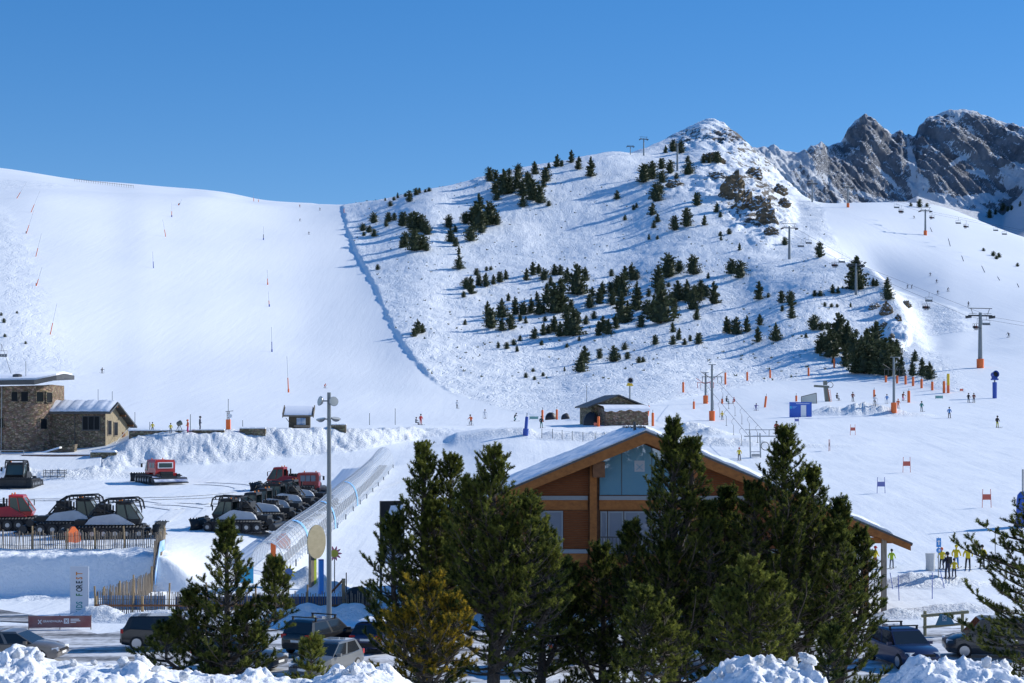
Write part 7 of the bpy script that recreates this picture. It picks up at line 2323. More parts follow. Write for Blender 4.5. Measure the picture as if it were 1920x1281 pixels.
CL = {
 'pine of the skyline grove': zone(*z2, [(1105, 370, 88, r_), (1145, 355, 60, r_), (1200, 462, 155, c_), (1140, 452, 82, r_), (1300, 352, 92, r_), (1360, 372, 65, r_), (1240, 452, 112, r_), (1330, 472, 115, c_), (1400, 502, 135, r_), (1450, 522, 115, r_), (1330, 547, 75, c_), (1150, 502, 72, r_), (1235, 325, 42, r_), (1290, 420, 95, c_), (1375, 430, 100, r_), (1205, 410, 105, c_)]),
 'pine along the skyline right of the grove': zone(*z2, [(1490, 372, 92, r_), (1475, 412, 62, c_), (1415, 322, 82, c_), (1510, 280, 38, c_), (1565, 270, 78, c_), (1600, 268, 42, r_), (1665, 242, 80, c_), (1715, 287, 82, c_), (1800, 337, 120, c_), (1510, 540, 35, b_)]),
 'pine of the tall clump below the skyline grove': zone(*z2, [(1035, 702, 215, c_), (985, 662, 105, r_), (930, 664, 75, r_), (1100, 672, 145, r_), (1150, 672, 72, r_), (970, 784, 95, r_), (1045, 727, 72, r_), (820, 692, 82, r_), (862, 722, 46, c_), (830, 790, 90, c_), (865, 822, 62, r_), (888, 877, 52, c_)]),
 'pine of the left hillside clump near the piste edge': zone(*z2, [(580, 852, 135, r_), (640, 842, 92, r_), (520, 822, 92, r_), (585, 722, 130, r_), (500, 682, 92, r_), (628, 722, 112, r_), (665, 740, 76, r_), (555, 682, 86, r_), (490, 832, 52, r_), (665, 852, 52, r_)]),
 'shrubby pine beside the piste edge step': zone(*z2, [(300, 657, 72, b_), (225, 712, 52, b_), (300, 752, 52, b_), (400, 652, 62, r_), (440, 642, 50, r_), (265, 722, 46, b_), (230, 747, 28, b_), (385, 684, 42, r_), (325, 982, 38, b_)]),
 'small pine on the low skyline above the piste edge': zone(*z2, [(545, 512, 72, r_), (590, 467, 46, r_), (615, 452, 34, r_), (520, 477, 28, b_), (465, 487, 36, c_), (440, 502, 26, b_), (415, 542, 36, b_), (680, 440, 28, b_), (655, 446, 22, b_), (378, 505, 20, c_)]),
 'pine of the upper left row of the middle slope': zone(*z5, [(888, 165, 90, c_), (1010, 207, 48, b_), (1080, 177, 30, b_), (1108, 172, 28, b_), (975, 337, 112, c_), (940, 302, 72, r_), (1025, 282, 72, r_), (1075, 287, 86, c_), (1125, 272, 62, c_), (1170, 257, 68, r_), (1215, 237, 62, c_), (920, 362, 40, r_)]),
 'pine of the upper row above the middle grove': zone(*z5, [(1355, 242, 76, c_), (1400, 207, 84, c_), (1440, 197, 64, c_), (1480, 242, 74, r_), (1550, 207, 72, c_), (1590, 207, 68, c_), (1630, 257, 92, c_), (1525, 282, 62, c_), (1705, 342, 195, c_), (1765, 247, 88, c_), (1597, 282, 52, r_)]),
 'pine of the middle grove': zone(*z5, [(1230, 387, 52, c_), (1280, 482, 112, c_), (1330, 482, 82, r_), (1385, 472, 96, c_), (1440, 482, 92, r_), (1430, 387, 62, c_), (1495, 402, 125, c_), (1550, 472, 192, c_), (1600, 462, 205, c_), (1470, 472, 62, r_), (1635, 512, 95, r_), (1680, 627, 175, c_), (1635, 627, 125, c_), (1700, 542, 92, c_), (1585, 632, 95, c_), (1550, 602, 102, c_), (1470, 622, 78, c_), (1510, 612, 56, r_), (1665, 442, 62, r_)]),
 'pine left of the middle grove': zone(*z5, [(1085, 482, 84, c_), (1185, 502, 118, c_), (1110, 577, 125, r_), (1185, 592, 78, c_), (1250, 582, 96, r_), (1310, 527, 46, r_), (1350, 542, 46, c_), (1485, 527, 36, b_), (1410, 647, 72, c_), (930, 552, 38, c_)]),
 'small pine below the middle grove': zone(*z5, [(1310, 662, 38, c_), (1220, 717, 48, b_), (1270, 692, 42, b_), (1160, 712, 42, c_), (1290, 737, 42, c_), (1460, 692, 34, b_), (1635, 707, 28, b_), (1720, 662, 32, c_), (1620, 872, 30, c_), (1350, 917, 36, b_), (1410, 932, 26, b_), (1470, 907, 28, b_), (1400, 877, 26, b_)]),
 'pine of the trio standing alone by the piste edge': zone(*z5, [(600, 612, 88, c_), (578, 634, 54, r_), (636, 607, 60, c_)]),
 'pine of the right grove': zone(*z6, [(480, 252, 108, c_), (430, 252, 94, c_), (512, 252, 64, r_), (410, 372, 155, r_), (370, 332, 92, r_), (330, 342, 72, r_), (270, 352, 82, c_), (245, 422, 104, c_), (195, 367, 62, c_), (340, 432, 94, r_), (410, 562, 205, c_), (450, 542, 125, c_), (510, 472, 185, c_), (240, 652, 94, c_), (310, 642, 104, c_), (365, 602, 94, c_), (270, 622, 104, c_), (175, 452, 90, r_), (545, 592, 84, r_), (585, 502, 94, r_), (630, 502, 84, r_), (205, 530, 55, b_), (148, 570, 62, c_)]),
 'pine of the far right grove': zone(*z6, [(740, 232, 155, r_), (670, 312, 155, c_), (820, 192, 74, r_), (690, 562, 265, c_), (680, 402, 125, r_), (810, 402, 135, c_), (875, 402, 135, c_), (935, 402, 104, r_), (920, 462, 145, c_), (970, 402, 84, r_), (975, 342, 84, r_), (1010, 372, 78, r_), (1075, 422, 145, c_), (790, 462, 72, r_), (760, 432, 84, r_), (785, 527, 72, c_), (600, 370, 55, r_), (745, 300, 35, b_)]),
 'pine right of the groves near the top': zone(*z6, [(330, 222, 50, b_), (920, 212, 125, r_), (1200, 207, 98, r_), (1260, 237, 115, r_), (1028, 240, 40, c_), (1255, 37, 48, c_)]),
 'pine on the open slope right of the groves': zone(*z6, [(1395, 392, 118, c_), (1460, 377, 34, b_), (1555, 417, 82, r_), (1625, 437, 98, r_), (1560, 477, 42, r_), (1630, 527, 94, c_), (1170, 632, 108, c_), (1230, 642, 118, c_), (1310, 627, 108, c_), (1400, 577, 76, c_), (1385, 697, 98, c_), (1515, 692, 118, c_), (945, 537, 84, c_)]),
 'small pine below the far right grove': zone(*z6, [(775, 627, 66, c_), (815, 682, 78, c_), (775, 717, 62, r_), (900, 692, 42, r_), (960, 712, 74, r_), (860, 717, 46, b_), (645, 717, 66, r_)]),
 'pine near the snow gun, low on the slope': zone(*z6, [(425, 752, 50, b_), (350, 837, 108, c_), (245, 817, 68, r_), (450, 817, 50, b_), (530, 847, 46, b_), (560, 842, 38, b_), (140, 850, 115, c_), (112, 915, 125, c_), (390, 812, 26, r_)]),
 'pine by the summit crags': zone(*z3, [(395, 527, 118, r_), (455, 502, 112, r_), (520, 432, 68, r_), (580, 462, 84, r_), (520, 527, 78, r_), (600, 312, 74, r_), (545, 322, 48, c_), (655, 322, 74, r_), (700, 382, 42, b_), (480, 657, 115, r_), (510, 602, 64, r_), (710, 467, 84, b_), (850, 392, 52, c_), (905, 392, 74, r_), (810, 392, 52, r_), (620, 500, 40, b_)]),
 'pine on the upper slope below the summit': zone(*z3, [(455, 752, 78, c_), (610, 857, 92, r_), (690, 832, 120, r_), (490, 802, 56, c_), (465, 842, 52, c_), (765, 687, 84, r_), (815, 822, 66, c_), (900, 732, 62, c_), (925, 767, 36, r_), (925, 897, 32, b_), (930, 927, 26, r_), (430, 922, 38, c_), (210, 642, 58, c_), (265, 787, 38, c_), (985, 882, 38, b_), (345, 702, 34, c_), (325, 717, 34, r_), (1370, 957, 54, b_), (490, 920, 28, b_)]),
 'pine of the dark wood at the foot of the spur': zone(*z7, [(370, 832, 225, c_), (300, 922, 195, c_), (250, 872, 125, r_), (225, 892, 92, r_), (440, 882, 205, c_), (480, 952, 185, c_), (420, 992, 135, c_), (600, 1002, 265, c_), (560, 1042, 235, c_), (650, 902, 225, c_), (670, 1042, 225, c_), (720, 1052, 255, c_), (760, 942, 155, c_), (810, 912, 115, c_), (500, 1042, 165, c_), (745, 1062, 155, c_), (830, 1062, 135, c_), (330, 965, 45, c_), (345, 900, 150, r_), (540, 930, 150, c_)]),
 'pine at the right end of the dark wood': zone(*z7, [(940, 952, 78, c_), (920, 1062, 104, c_), (1000, 1062, 104, c_), (1050, 1087, 115, c_), (995, 977, 54, c_), (500, 770, 55, r_)]),
 'pine around the spur lift tower': zone(*z7, [(505, 412, 225, c_), (460, 402, 64, r_), (535, 412, 54, r_), (735, 402, 76, c_), (738, 490, 92, r_), (630, 387, 58, c_), (655, 387, 48, c_), (325, 442, 64, c_), (190, 462, 44, b_), (230, 462, 42, b_), (365, 442, 48, c_), (185, 717, 104, r_), (245, 720, 60, r_), (290, 710, 55, b_), (125, 775, 36, c_), (265, 540, 34, b_), (315, 545, 30, b_), (360, 545, 26, b_), (460, 545, 32, c_), (228, 172, 104, r_)]),
 'small round pine at the top of the right piste': [(1724, 389, 14, r_), (1708, 387, 7, b_), (1738, 388, 7, b_)],
 'low bush on the right piste': [(1844, 471, 6, b_), (1862, 480, 9, b_), (1873, 483, 9, b_), (1868, 486, 7, b_), (1908, 500, 7, b_)],
 'bush on the rough ground left of the piste': [(7, 605, 8, b_), (9, 632, 6, b_), (48, 645, 5, b_), (32, 588, 4, b_), (2, 592, 6, b_)],
}
pr_ = random.Random(5)
ntree = 0
for cl, items in CL.items():
    items = sorted(items, key=lambda q: q[0])
    for k, (px, py, hp, kind) in enumerate(items):
        q = G(px, py, 250)
        H = max(hp / F * q.y, .8) * 1.04
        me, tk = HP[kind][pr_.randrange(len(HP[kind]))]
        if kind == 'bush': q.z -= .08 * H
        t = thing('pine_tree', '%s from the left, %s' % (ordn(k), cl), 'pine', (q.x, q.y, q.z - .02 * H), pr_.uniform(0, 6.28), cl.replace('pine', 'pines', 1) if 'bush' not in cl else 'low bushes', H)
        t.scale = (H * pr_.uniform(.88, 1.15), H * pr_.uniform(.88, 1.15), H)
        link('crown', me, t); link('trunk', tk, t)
        ntree += 1
# far pines on the ridge beyond the right piste
for k, (px, py, hp, kind) in enumerate(((1855, 410, 15, r_), (1866, 403, 9, r_), (1881, 398, 14, r_), (1889, 398, 10, r_), (1896, 396, 9, r_), (1912, 389, 10, c_))):
    Y = 1180.0
    q = P(px, py, Y)
    me, tk = HP[kind][k % 3]
    H = hp / F * Y
    # stand them on the snowy ground of the far mountain's foot
    jx = int(np.argmin(np.abs(MX - px))); col = PYm[:, jx]; kk = np.where(col <= py)[0]
    if len(kk):
        Y = MYg[kk[0], jx]; q = Vector((MXg[kk[0], jx], Y, MZg[kk[0], jx])); H = hp / F * Y
    t = thing('pine_tree', '%s dark pine from the left on the far ridge at the right edge' % ORD[k], 'pine', q, k * 1.3, 'pines on the far ridge', H)
    link('crown', me, t); link('trunk', tk, t)
# seedlings and grass tufts poking through the snow, too small and many to tell apart
r = np.random.default_rng(77)
sv, sf, tn = [], [], []
for _ in range(900):
    px, py = r.uniform(660, 1560), r.uniform(330, 720)
    q = G(px, py, 330)
    j = int(np.clip(np.searchsorted(TY, q.y), 0, NYg - 1)); i = int(np.clip(np.searchsorted(TX, px), 0, NXg - 1))
    if rough[j, i] < .8 or r.random() < .35: continue
    s = r.uniform(.25, .75)
    for k in range(7):
        d = r.normal(0, 1, 3); d[2] = abs(d[2]) + .5; d /= np.linalg.norm(d)
        sd = np.cross(d, (0, 1, .2)); sd /= np.linalg.norm(sd)
        o = np.array(q) + r.normal(0, .15, 3) * (1, 1, 0)
        b0 = len(sv); sv += [o - sd * s * .16, o + sd * s * .16, o + d * s * 1.2]; sf.append((b0, b0 + 1, b0 + 2)); tn += [r.random() * .6] * 3
me = np_mesh('seedling_tufts', np.array(sv), np.array(sf), MATS['hill_needles'], smooth=False)
a = me.attributes.new('tint', 'FLOAT', 'POINT'); a.data.foreach_set('value', np.array(tn, dtype=np.float32))
o = link('seedling_tufts', me); o['kind'] = 'stuff'; o['label'] = 'tiny seedlings and tufts poking through the hillside snow'; o['category'] = 'seedlings'

# ================================================================ ROCK OUTCROPS ON THE HILL
def rock_material():
    m = bpy.data.materials.new('crag_rock')
    m.use_nodes = True
    n, l = m.node_tree.nodes, m.node_tree.links
    b = n['Principled BSDF']; b.inputs['Roughness'].default_value = .9; b.inputs['Specular IOR Level'].default_value = .15
    geo = n.new('ShaderNodeNewGeometry')
    mp = n.new('ShaderNodeMapping'); mp.inputs['Rotation'].default_value = (.3, .9, .2); mp.inputs['Scale'].default_value = (.25, .25, 1.1)
    l.new(geo.outputs['Position'], mp.inputs['Vector'])
    nz = n.new('ShaderNodeTexNoise'); nz.inputs['Scale'].default_value = .7; nz.inputs['Detail'].default_value = 9; nz.inputs['Roughness'].default_value = .7
    l.new(mp.outputs[0], nz.inputs['Vector'])
    rp = n.new('ShaderNodeValToRGB'); e = rp.color_ramp.elements
    e[0].position, e[1].position = .32, .68; e[0].color, e[1].color = (.05, .043, .032, 1), (.27, .21, .135, 1)
    l.new(nz.outputs['Fac'], rp.inputs['Fac'])
    sx = n.new('ShaderNodeSeparateXYZ'); l.new(geo.outputs['Normal'], sx.inputs[0])
    n2 = n.new('ShaderNodeTexNoise'); n2.inputs['Scale'].default_value = .8; n2.inputs['Detail'].default_value = 6
    l.new(geo.outputs['Position'], n2.inputs['Vector'])
    ad = n.new('ShaderNodeMath'); ad.operation = 'MULTIPLY_ADD'; ad.inputs[1].default_value = .7
    l.new(n2.outputs['Fac'], ad.inputs[0]); l.new(sx.outputs['Z'], ad.inputs[2])
    sr = n.new('ShaderNodeValToRGB'); e = sr.color_ramp.elements; e[0].position, e[1].position = .90, .96
    l.new(ad.outputs[0], sr.inputs['Fac'])
    mx = n.new('ShaderNodeMix'); mx.data_type = 'RGBA'; l.new(sr.outputs['Color'], mx.inputs[0]); l.new(rp.outputs['Color'], mx.inputs[6]); mx.inputs[7].default_value = (.84, .88, .93, 1)
    l.new(mx.outputs[2], b.inputs['Base Color'])
    bp = n.new('ShaderNodeBump'); bp.inputs['Strength'].default_value = 1; bp.inputs['Distance'].default_value = 1.2
    l.new(nz.outputs['Fac'], bp.inputs['Height']); l.new(bp.outputs['Normal'], b.inputs['Normal'])
    MATS['crag_rock'] = m
rock_material()
import bmesh
from mathutils import noise as mnoise
def rock_mesh(seed):
    bm = bmesh.new(); bmesh.ops.create_icosphere(bm, subdivisions=4, radius=1.0)
    off = Vector((seed * 7.1, seed * 3.3, seed * 1.7))
    for v in bm.verts:
        d = v.co.normalized()
        k = .85 + .35 * mnoise.noise(d * 1.1 + off) + .45 * abs(mnoise.noise(d * 2.2 + off)) + .32 * abs(mnoise.noise(d * 4.5 + off)) + .14 * abs(mnoise.noise(d * 10 + off))
        # split into slabs along a tilted bedding
        s_ = d.dot(Vector((.6, .1, .8))) * 5 + mnoise.noise(d * 2.5 + off) * 1.2
        k *= 1 + .16 * (s_ - math.floor(s_))
        v.co = d * k
    me = bpy.data.meshes.new('rock'); bm.to_mesh(me); bm.free()
    me.materials.append(MATS['crag_rock'])
    return me
RK = [rock_mesh(k) for k in range(4)]
for k, (px, py, wp, hp, lab) in enumerate(((1375, 365, 34, 52, 'tall brown crag, left one on the hill right flank'), (1392, 390, 30, 48, 'big brown crag above the flank lift tower'), (1425, 395, 34, 40, 'dark crag in the middle of the outcrops'), (1437, 415, 26, 40, 'lowest brown crag of the flank outcrops'),
                                           (1460, 362, 22, 20, 'small crag at the upper right of the outcrops'), (1412, 330, 30, 22, 'snow-capped crag at the top of the outcrops'), (1345, 335, 30, 18, 'low snow-capped crag left of the outcrops'), (1268, 348, 24, 14, 'small rock among the pines under the summit'),
                                           (1340, 300, 34, 14, 'long low rock under the summit'), (1470, 385, 20, 18, 'pale crag at the right end of the outcrops'), (1447, 440, 20, 22, 'crag sticking out at the bottom of the outcrops'),
                                           (1640, 578, 18, 14, 'dark rock on the left of the spur crag'), (1662, 588, 20, 26, 'brown crag on the spur beside the lift tower'), (1698, 572, 14, 12, 'small rock at the right edge of the spur'), (1658, 612, 12, 12, 'small brown rock below the spur crag'), (1672, 632, 10, 10, 'tiny rock low on the spur'), (1684, 600, 10, 14, 'narrow brown rock on the spur'))):
    q = G(px, py, 330)
    s_ = q.y / F
    t = thing('rock_outcrop', lab, 'rock', q, k * .9)
    o = link('rock', RK[k % 4], t)
    t.scale = (wp * .62 * s_, wp * .5 * s_, hp * .62 * s_)
    t.rotation_euler = (.1 * math.sin(k), .25, k * .9)
# ================================================================ PLOUGHED SNOW BANK IN FRONT
bt_ = np.array([(-120, 1222), (0, 1226), (30, 1218), (70, 1226), (100, 1234), (150, 1238), (200, 1241), (235, 1238), (262, 1229), (285, 1248), (330, 1258), (360, 1266), (400, 1270), (460, 1268), (500, 1278), (560, 1286), (590, 1274), (625, 1260), (660, 1252), (700, 1256), (735, 1270), (770, 1300), (900, 1320),
                (1250, 1320), (1310, 1296), (1340, 1266), (1370, 1250), (1400, 1240), (1440, 1233), (1480, 1238), (1508, 1246), (1518, 1226), (1526, 1268), (1560, 1300), (1660, 1310), (1690, 1280), (1710, 1258), (1745, 1246), (1790, 1250), (1840, 1244), (1872, 1234), (1886, 1262), (1930, 1274), (2050, 1280)], float)
fx = np.linspace(-17.5, 17.5, 640); fy = np.linspace(38.5, 50.0, 170)
FX, FY = np.meshgrid(fx, fy)
fpx = FX / 44.5 * F + CX
ztop = CZ - (np.interp(fpx, bt_[:, 0], bt_[:, 1]) - HY) / F * 44.5
gbase = np.interp(FY, [30, 40, 47, 58], [5.5, 4.1, 3.3, .1])
bell = np.exp(-((FY - 44.5) / 2.3) ** 2)
lump = np.abs(fbm(FX / 1.1, FY / 1.1, 4)) * .30 + ridged(FX / .6, FY / .6, 4) * .06 + fbm(FX / .16, FY / .16, 2) * .03
lump = lump * (.35 + .9 * sstep(-.3, .45, fbm(FX / 2.6, FY / 2.6, 2)))
FZ = gbase - .05 + (ztop - gbase) * bell + (lump - .12) * np.clip((ztop - gbase) * 1.4 + .15, .1, 1) * sstep(0, .25, bell)
FXd = FX + fbm(FX / .5 + 9, FY / .5, 2) * .12; FYd = FY + fbm(FX / .5, FY / .5 + 7, 2) * .12
def bank_material():
    m = mat('ploughed_snow', (.87, .89, .91), .6, spec=.2, bump=.9, bscale=9.0, color2=(.66, .66, .65), nscale=1.3)
    for e_, p_ in zip([q for q in m.node_tree.nodes if q.type == 'VALTORGB'][0].color_ramp.elements, (.22, .42)): e_.position = p_
    return m
V = np.stack([FXd.ravel(), FYd.ravel(), FZ.ravel()], 1)
w_ = len(fx)
ii = (np.arange(len(fy) - 1)[:, None] * w_ + np.arange(w_ - 1)[None, :]).ravel()
struct(link('snow_bank', np_mesh('snow_bank', V, np.stack([ii, ii + 1, ii + w_ + 1, ii + w_], 1), bank_material())))
# loose chunks thrown up on the bank
def chunk_mesh(seed):
    bm = bmesh.new(); bmesh.ops.create_icosphere(bm, subdivisions=3, radius=1.0)
    off = Vector((seed * 5.3, seed * 2.1, seed * 9.7))
    for v in bm.verts:
        d = v.co.normalized()
        v.co = d * (1 + .45 * mnoise.noise(d * 1.3 + off) + .28 * mnoise.noise(d * 3 + off) + .12 * mnoise.noise(d * 7 + off))
    me = bpy.data.meshes.new('snow_chunk'); bm.to_mesh(me); bm.free()
    me.materials.append(MATS['ploughed_snow'])
    me.polygons.foreach_set('use_smooth', [True] * len(me.polygons))
    return me
CK = [chunk_mesh(k) for k in range(6)]
ck = random.Random(3)
places = [(rx_, 'left') for rx_ in (8, 34, 48, 74, 112, 138, 176, 205, 232, 258, 268, 292, 318, 345, 378)] + [(rx_, 'middle') for rx_ in (398, 432, 458, 602, 628, 648, 664, 692, 722)] + [(rx_, 'right of centre') for rx_ in (1338, 1352, 1370, 1388, 1402, 1425, 1446, 1462, 1485, 1516, 1519)] + [(rx_, 'far right') for rx_ in (1704, 1722, 1748, 1776, 1800, 1826, 1850, 1868, 1880)]
seen_ = {}
for k, (px, where) in enumerate(places):
    Y = 44.5 + ck.uniform(-.8, .5)
    X = (px - CX) / F * Y
    ytop = float(np.interp(px, bt_[:, 0], bt_[:, 1]))
    s_ = ck.uniform(.05, .15) if px not in (262, 268, 1518, 1516, 1519, 1880) else .17
    z = CZ - (ytop - HY) / F * Y - s_ * .4 + ck.uniform(-.15, .02)
    seen_[where] = seen_.get(where, 0) + 1
    t = tag(link('snow_chunk', CK[k % 6]), '%s snow lump from the left on the %s ploughed bank' % (ORD[seen_[where] - 1], where), 'snow lump', 'lumps of ploughed snow')
    t.location = (X, Y, z); t.rotation_euler = (ck.uniform(0, 6), ck.uniform(0, 6), ck.uniform(0, 6))
    t.scale = (s_ * ck.uniform(.8, 1.5), s_ * ck.uniform(.8, 1.3), s_ * (ck.uniform(.7, 1.2) if px not in (1516, 1880) else 1.9))

# ================================================================ FOREGROUND PINES
leaf_material('needles_green', (.016, .036, .009), (.26, .28, .055), .5)
leaf_material('needles_yellow', (.03, .05, .012), (.55, .38, .035), .5)
mat('bark_grey', (.095, .08, .068), .95, noise=.5, nscale=6, bump=.8, bscale=14)
mat('twig_grey', (.19, .17, .15), .9)
def tube_arrays(segs, n=4):
    """segs: list of (a, b, ra, rb) -> vertices and quads"""
    A = np.array([s[0] for s in segs]); B = np.array([s[1] for s in segs]); ra = np.array([s[2] for s in segs]); rb = np.array([s[3] for s in segs])
    d = B - A; d /= np.linalg.norm(d, axis=1, keepdims=True) + 1e-9
    ref = np.where(np.abs(d[:, 2:3]) < .9, np.array([[0, 0, 1.0]]), np.array([[1.0, 0, 0]]))
    u = np.cross(d, ref); u /= np.linalg.norm(u, axis=1, keepdims=True); w = np.cross(d, u)
    an = np.linspace(0, 2 * np.pi, n, endpoint=False)
    ring = u[:, None, :] * np.cos(an)[None, :, None] + w[:, None, :] * np.sin(an)[None, :, None]
    V = np.concatenate([A[:, None, :] + ring * ra[:, None, None], B[:, None, :] + ring * rb[:, None, None]], 1)
    k = np.arange(len(segs))[:, None] * 2 * n; j = np.arange(n)[None, :]; j1 = (j + 1) % n
    Q = np.stack([k + j, k + j1, k + n + j1, k + n + j], 2).reshape(-1, 4)
    return V.reshape(-1, 3), Q
def big_pine(label, px, Y, ytop, rad, seed, base=None, crown0=.12, leaders=(), yellow=0.0, dens=1.0, shape=.8, X=None, zb=None, lean=(0, 0), cut=None, wild=0.0, needles=46, elk=.95, curl=.08, pads=0, tm=.40):
    """a mountain pine: trunk, whorled limbs with side shoots, needle brushes on the outer shoots, grey dead twigs inside"""
    r = np.random.default_rng(seed)
    X = (px - CX) / F * Y if X is None else X
    zb = gz(X, Y) if zb is None else zb
    H = CZ - (ytop - HY) / F * Y - zb
    t = thing('pine_tree', label, 'pine', (X, Y, zb), 0, 'pines in the foreground')
    segs, brush, dead = [], [], []
    trunks = [((0, 0), H, rad, 0.0)] + [(l[0], l[1] * H, l[2], l[3] * H) for l in leaders]
    tr = MB()
    for ti_, (off, h, R, z0) in enumerate(trunks):
        pts = []
        for f in np.linspace(0, 1, 9):
            zz = z0 + (h - z0) * f
            k = 1 if ti_ == 0 else min(1, f * 2.2)
            wob_ = .05 * math.sin(f * 7 + seed) * (1 - f)
            pts.append(Vector((off[0] * k + wob_ + lean[0] * f, off[1] * k + .04 * math.sin(f * 5 + seed * 2) + lean[1] * f, zz if ti_ or f else -.5)))
        tr.path(pts, (.028 * H if ti_ == 0 else .016 * H), 8, .18)
        def axis(z):
            f = (z - z0) / (h - z0) * 8; i = int(min(max(f, 0), 7.999)); a = f - i
            return np.array(pts[i].lerp(pts[i + 1], a))
        zc0 = crown0 * H if ti_ == 0 else z0 + .25 * (h - z0)
        z = zc0
        while z < h - .12:
            f = (z - zc0) / (h - zc0)
            Rz = R * (max(1 - f, 0) ** shape) * (1 if f > .12 else .75 + 2 * f) + .10
            nb = int(r.integers(4, 7)) if f < .8 else 4
            a0 = r.uniform(0, 6.28)
            for k in range(nb):
                az = a0 + 2 * math.pi * k / nb + r.normal(0, .25)
                L = Rz * r.uniform(.62, 1.14) * (1 + wild * r.normal(0, .3))
                if L < .08: continue
                el0 = (-.15 + elk * f) + r.normal(0, .14)
                n_ = max(4, int(L / .22))
                p_ = axis(z + r.uniform(-.06, .06)); d = np.array([math.cos(az) * math.cos(el0), math.sin(az) * math.cos(el0), math.sin(el0)])
                st = L / n_
                rad0 = .012 + .016 * L
                for i in range(n_):
                    g = i / n_
                    d = d + np.array([r.normal(0, .10), r.normal(0, .10), curl * (1 + 1.2 * g)]); d /= np.linalg.norm(d)
                    q = p_ + d * st
                    segs.append((p_, q, rad0 * (1 - g * .85), rad0 * (1 - (g + 1 / n_) * .85)))
                    # side shoots
                    ns_ = 2 if g < .3 else 3
                    for s_ in range(ns_):
                        sd = np.cross(d, (0, 0, 1)); sd /= np.linalg.norm(sd) + 1e-9
                        sgn = 1 if (s_ + i) % 2 else -1
                        e = d * r.uniform(.4, .9) + sd * sgn * r.uniform(.4, 1.0) + np.array([0, 0, r.uniform(.05, .75)]); e /= np.linalg.norm(e)
                        l = r.uniform(.16, .34) * (1.15 - .35 * g)
                        o = p_ + (q - p_) * r.random()
                        if g < .30 + .25 * (1 - f) * r.random() and f < .8:
                            if r.random() < .8: dead.append((o, o + e * l * 1.6, .006, .003))
                        else:
                            if r.random() < dens:
                                segs.append((o, o + e * l * .6, .006, .004))
                                brush.append((o + e * l * .15, o + e * l, g))
                            if r.random() < dens * .6:
                                e2 = e + np.array([r.normal(0, .5), r.normal(0, .5), r.uniform(.2, .9)]); e2 /= np.linalg.norm(e2)
                                brush.append((o + e * l * .6, o + e * l * .6 + e2 * l * .75, g))
                    p_ = q
                brush.append((p_ - d * .08, p_ + d * .18 + np.array([0, 0, .05]), 1.0))
            z += r.uniform(.20, .30) * (.8 + .3 * (1 - f))
        tp = axis(h - .02)
        brush.append((tp - np.array([0, 0, .25]), tp + np.array([0, 0, .12]), 1.0)); brush.append((axis(h - .35), axis(h - .1), 1.0))
    tr.build('trunk', 'bark_grey', t, True)
    V, Q = tube_arrays(segs, 4); link('branches', np_mesh('branches', V, Q, MATS['bark_grey']), t)['kind'] = 'stuff'
    if dead:
        V, Q = tube_arrays(dead, 3); link('dead_twigs', np_mesh('dead_twigs', V, Q, MATS['twig_grey']), t)['kind'] = 'stuff'
    # needles
    B = np.array([(*b[0], *b[1]) for b in brush]); gg = np.array([b[2] for b in brush])
    nB = len(B); nn = needles
    a, b = B[:, :3], B[:, 3:]
    ax = b - a; ln = np.linalg.norm(ax, axis=1, keepdims=True); ax = ax / (ln + 1e-9)
    tt = r.random((nB, nn, 1)) ** .8
    o = a[:, None, :] + (b - a)[:, None, :] * tt
    pd = r.normal(0, 1, (nB, nn, 3)); pd -= ax[:, None, :] * np.sum(pd * ax[:, None, :], 2, keepdims=True); pd /= np.linalg.norm(pd, axis=2, keepdims=True) + 1e-9
    d = ax[:, None, :] * r.uniform(.35, 1.0, (nB, nn, 1)) + pd * r.uniform(.55, 1.0, (nB, nn, 1)); d[:, :, 2] += .12
    d /= np.linalg.norm(d, axis=2, keepdims=True)
    L = r.uniform(.065, .115, (nB, nn, 1))
    wv = np.cross(d, r.normal(0, 1, (nB, nn, 3))); wv /= np.linalg.norm(wv, axis=2, keepdims=True) + 1e-9
    wd = .0095
    V = np.stack([o - wv * wd, o + wv * wd, o + d * L], 2).reshape(-1, 3)
    me = np_mesh('crown', V, np.arange(len(V)).reshape(-1, 3), MATS['needles_yellow' if yellow > .5 else 'needles_green'], smooth=False)
    at = me.attributes.new('tint', 'FLOAT', 'POINT')
    ti = np.clip(r.normal(tm, .28 if yellow < .5 else .38, nB) + .12 * (gg - .5), 0, 1)
    at.data.foreach_set('value', np.repeat(ti, nn * 3).astype(np.float32))
    link('crown', me, t)
    # a few pads of snow caught on the boughs
    low = [s for s in segs if s[0][2] < .6 * H and np.linalg.norm(s[0][:2]) > .3 * rad]
    r.shuffle(low)
    for s in low[:pads]:
        m_ = MB(); c = (np.array(s[0]) + np.array(s[1])) / 2; m_.ball((c[0], c[1], c[2] + .03), r.uniform(.05, .12), 8, 5, (1.6, 1.0, .35)); m_.build('snow_pad', 'snow', t, True)
    return nB * nn
tot = 0
def bp(*a, **k):
    global tot
    tot += big_pine(*a, **k)
bp('dark pine with twin tops at lower left, before the lower picket fence', 425, 50.5, 982, 2.0, 41, tm=0.28, crown0=.04, leaders=[((1.5, .1), .78, .95, .2), ((-1.2, .3), .60, 1.2, .12), ((.7, -.4), .5, 1.4, .08), ((-1.9, -.1), .42, 1.3, .06)], shape=.95, wild=.3)
bp('tall bushy pine left of the chalet, trunk behind the yellowing one', 795, 57.5, 842, 2.1, 42, crown0=.10, leaders=[((.95, .2), .97, 1.3, .3), ((-1.1, -.2), .74, 1.4, .2), ((.4, -.5), .8, 1.3, .2)], shape=.6, wild=.35)
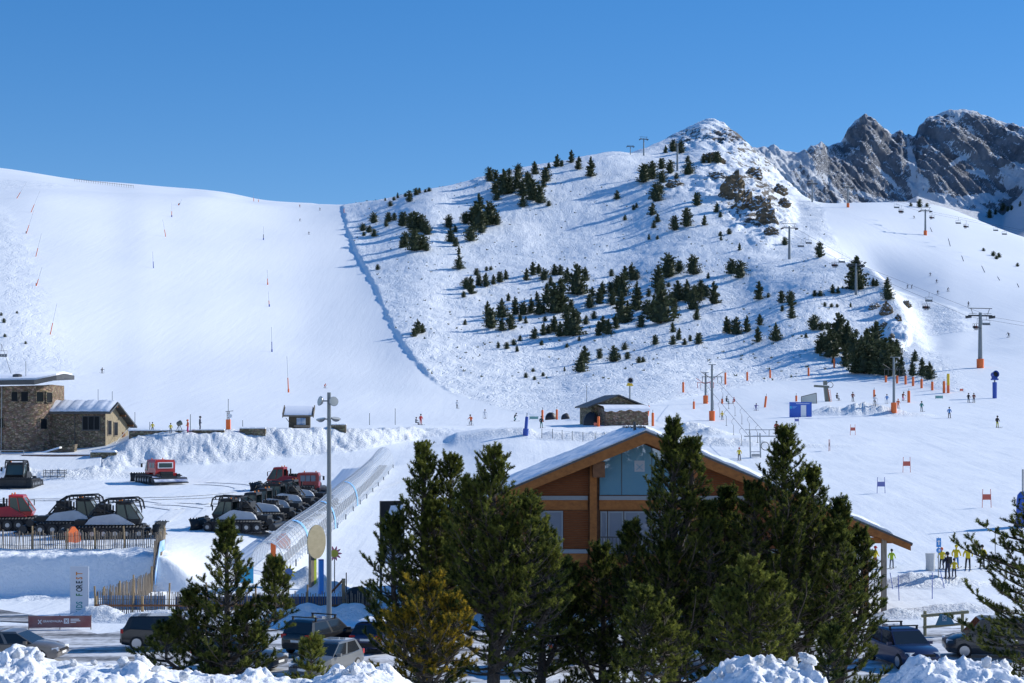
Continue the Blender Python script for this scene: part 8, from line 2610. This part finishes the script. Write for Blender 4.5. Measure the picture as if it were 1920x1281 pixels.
bp('broad olive-lit pine hiding the left end of the chalet', 925, 55.0, 852, 2.3, 43, crown0=.20, leaders=[((1.2, -.3), .82, 1.7, .25), ((-.8, .4), .90, 1.3, .35), ((1.9, .2), .66, 1.4, .2), ((.3, -.6), .75, 1.5, .25)], shape=.55, wild=.35)
bp('tallest pine, standing in front of the chalet gable glass', 1262, 58.0, 792, 3.2, 44, tm=0.24, crown0=.08, leaders=[((.7, .1), .94, 1.0, .55), ((-1.5, .3), .66, 1.4, .2), ((1.3, -.2), .72, 1.5, .2), ((-.3, -.6), .6, 1.7, .15)], shape=.85, wild=.35)
bp('tall pine in front of the chalet right roof slope', 1470, 58.5, 806, 3.15, 45, tm=0.24, crown0=.08, leaders=[((1.1, .3), .86, 1.5, .35), ((-1.1, -.1), .82, 1.4, .3), ((1.9, -.2), .68, 1.5, .2), ((.2, -.6), .66, 1.7, .15)], shape=.75, wild=.35)
bp('dark pine between the two tall ones, against the chalet wall', 1362, 60.5, 925, 2.2, 46, tm=0.18, crown0=.04, leaders=[((-.8, .1), .88, 1.3, .15), ((.9, .2), .84, 1.3, .15)], shape=.6, wild=.3)
bp('dark pine at the chalet porch corner, right of the tall ones', 1575, 61.0, 945, 2.3, 47, tm=0.18, crown0=.03, leaders=[((.85, .1), .86, 1.2, .15), ((-.8, 0), .88, 1.3, .15)], shape=.6, wild=.3)
bp('low dark pine under the chalet balcony', 1130, 60.0, 1030, 2.0, 48, tm=0.22, crown0=.04, leaders=[((-1.2, .2), .88, 1.5, .15), ((.9, .1), .84, 1.4, .15)], shape=.55, wild=.3)
bp('low dark pine filling the gap left of the balcony pine', 1015, 60.0, 985, 1.9, 49, tm=0.25, crown0=.10, leaders=[((.8, .1), .8, 1.3, .2)], shape=.55, wild=.3)
bp('yellowing shrubby pine in front of the bushy pine at centre left', 805, 51.5, 1090, 1.6, 50, tm=0.3, crown0=.02, leaders=[((.8, -.1), .82, .9, .15), ((-.8, .1), .74, 1.0, .12)], yellow=1.0, shape=.45, dens=.9, wild=.5)
bp('pine reaching in from the right edge with snow on its boughs', 1968, 49.5, 960, 3.0, 51, tm=0.22, crown0=.12, shape=.30, dens=.9, wild=.6, elk=.45, curl=.03, pads=10)
bp('young yellow-green pine tip before the grey hatchback', 583, 47.5, 1205, .6, 52, tm=0.6, crown0=.0, shape=.7)
bp('small bright pine at the foot of the dark porch pine', 1555, 47.5, 1190, .65, 53, crown0=.0, shape=.6)
bp('small dark pine low between the balcony pine and the tallest pine', 1205, 52.0, 1110, 1.5, 54, crown0=.04, leaders=[((.7, .1), .85, 1.0, .1)], shape=.6, wild=.3)
bp('small bushy pine low in front of the two tall pines', 1405, 50.5, 1060, 1.6, 55, tm=0.5, crown0=.04, leaders=[((.8, 0), .88, 1.0, .15), ((-.7, 0), .8, 1.0, .15)], shape=.6, wild=.3)
print('needles', tot)
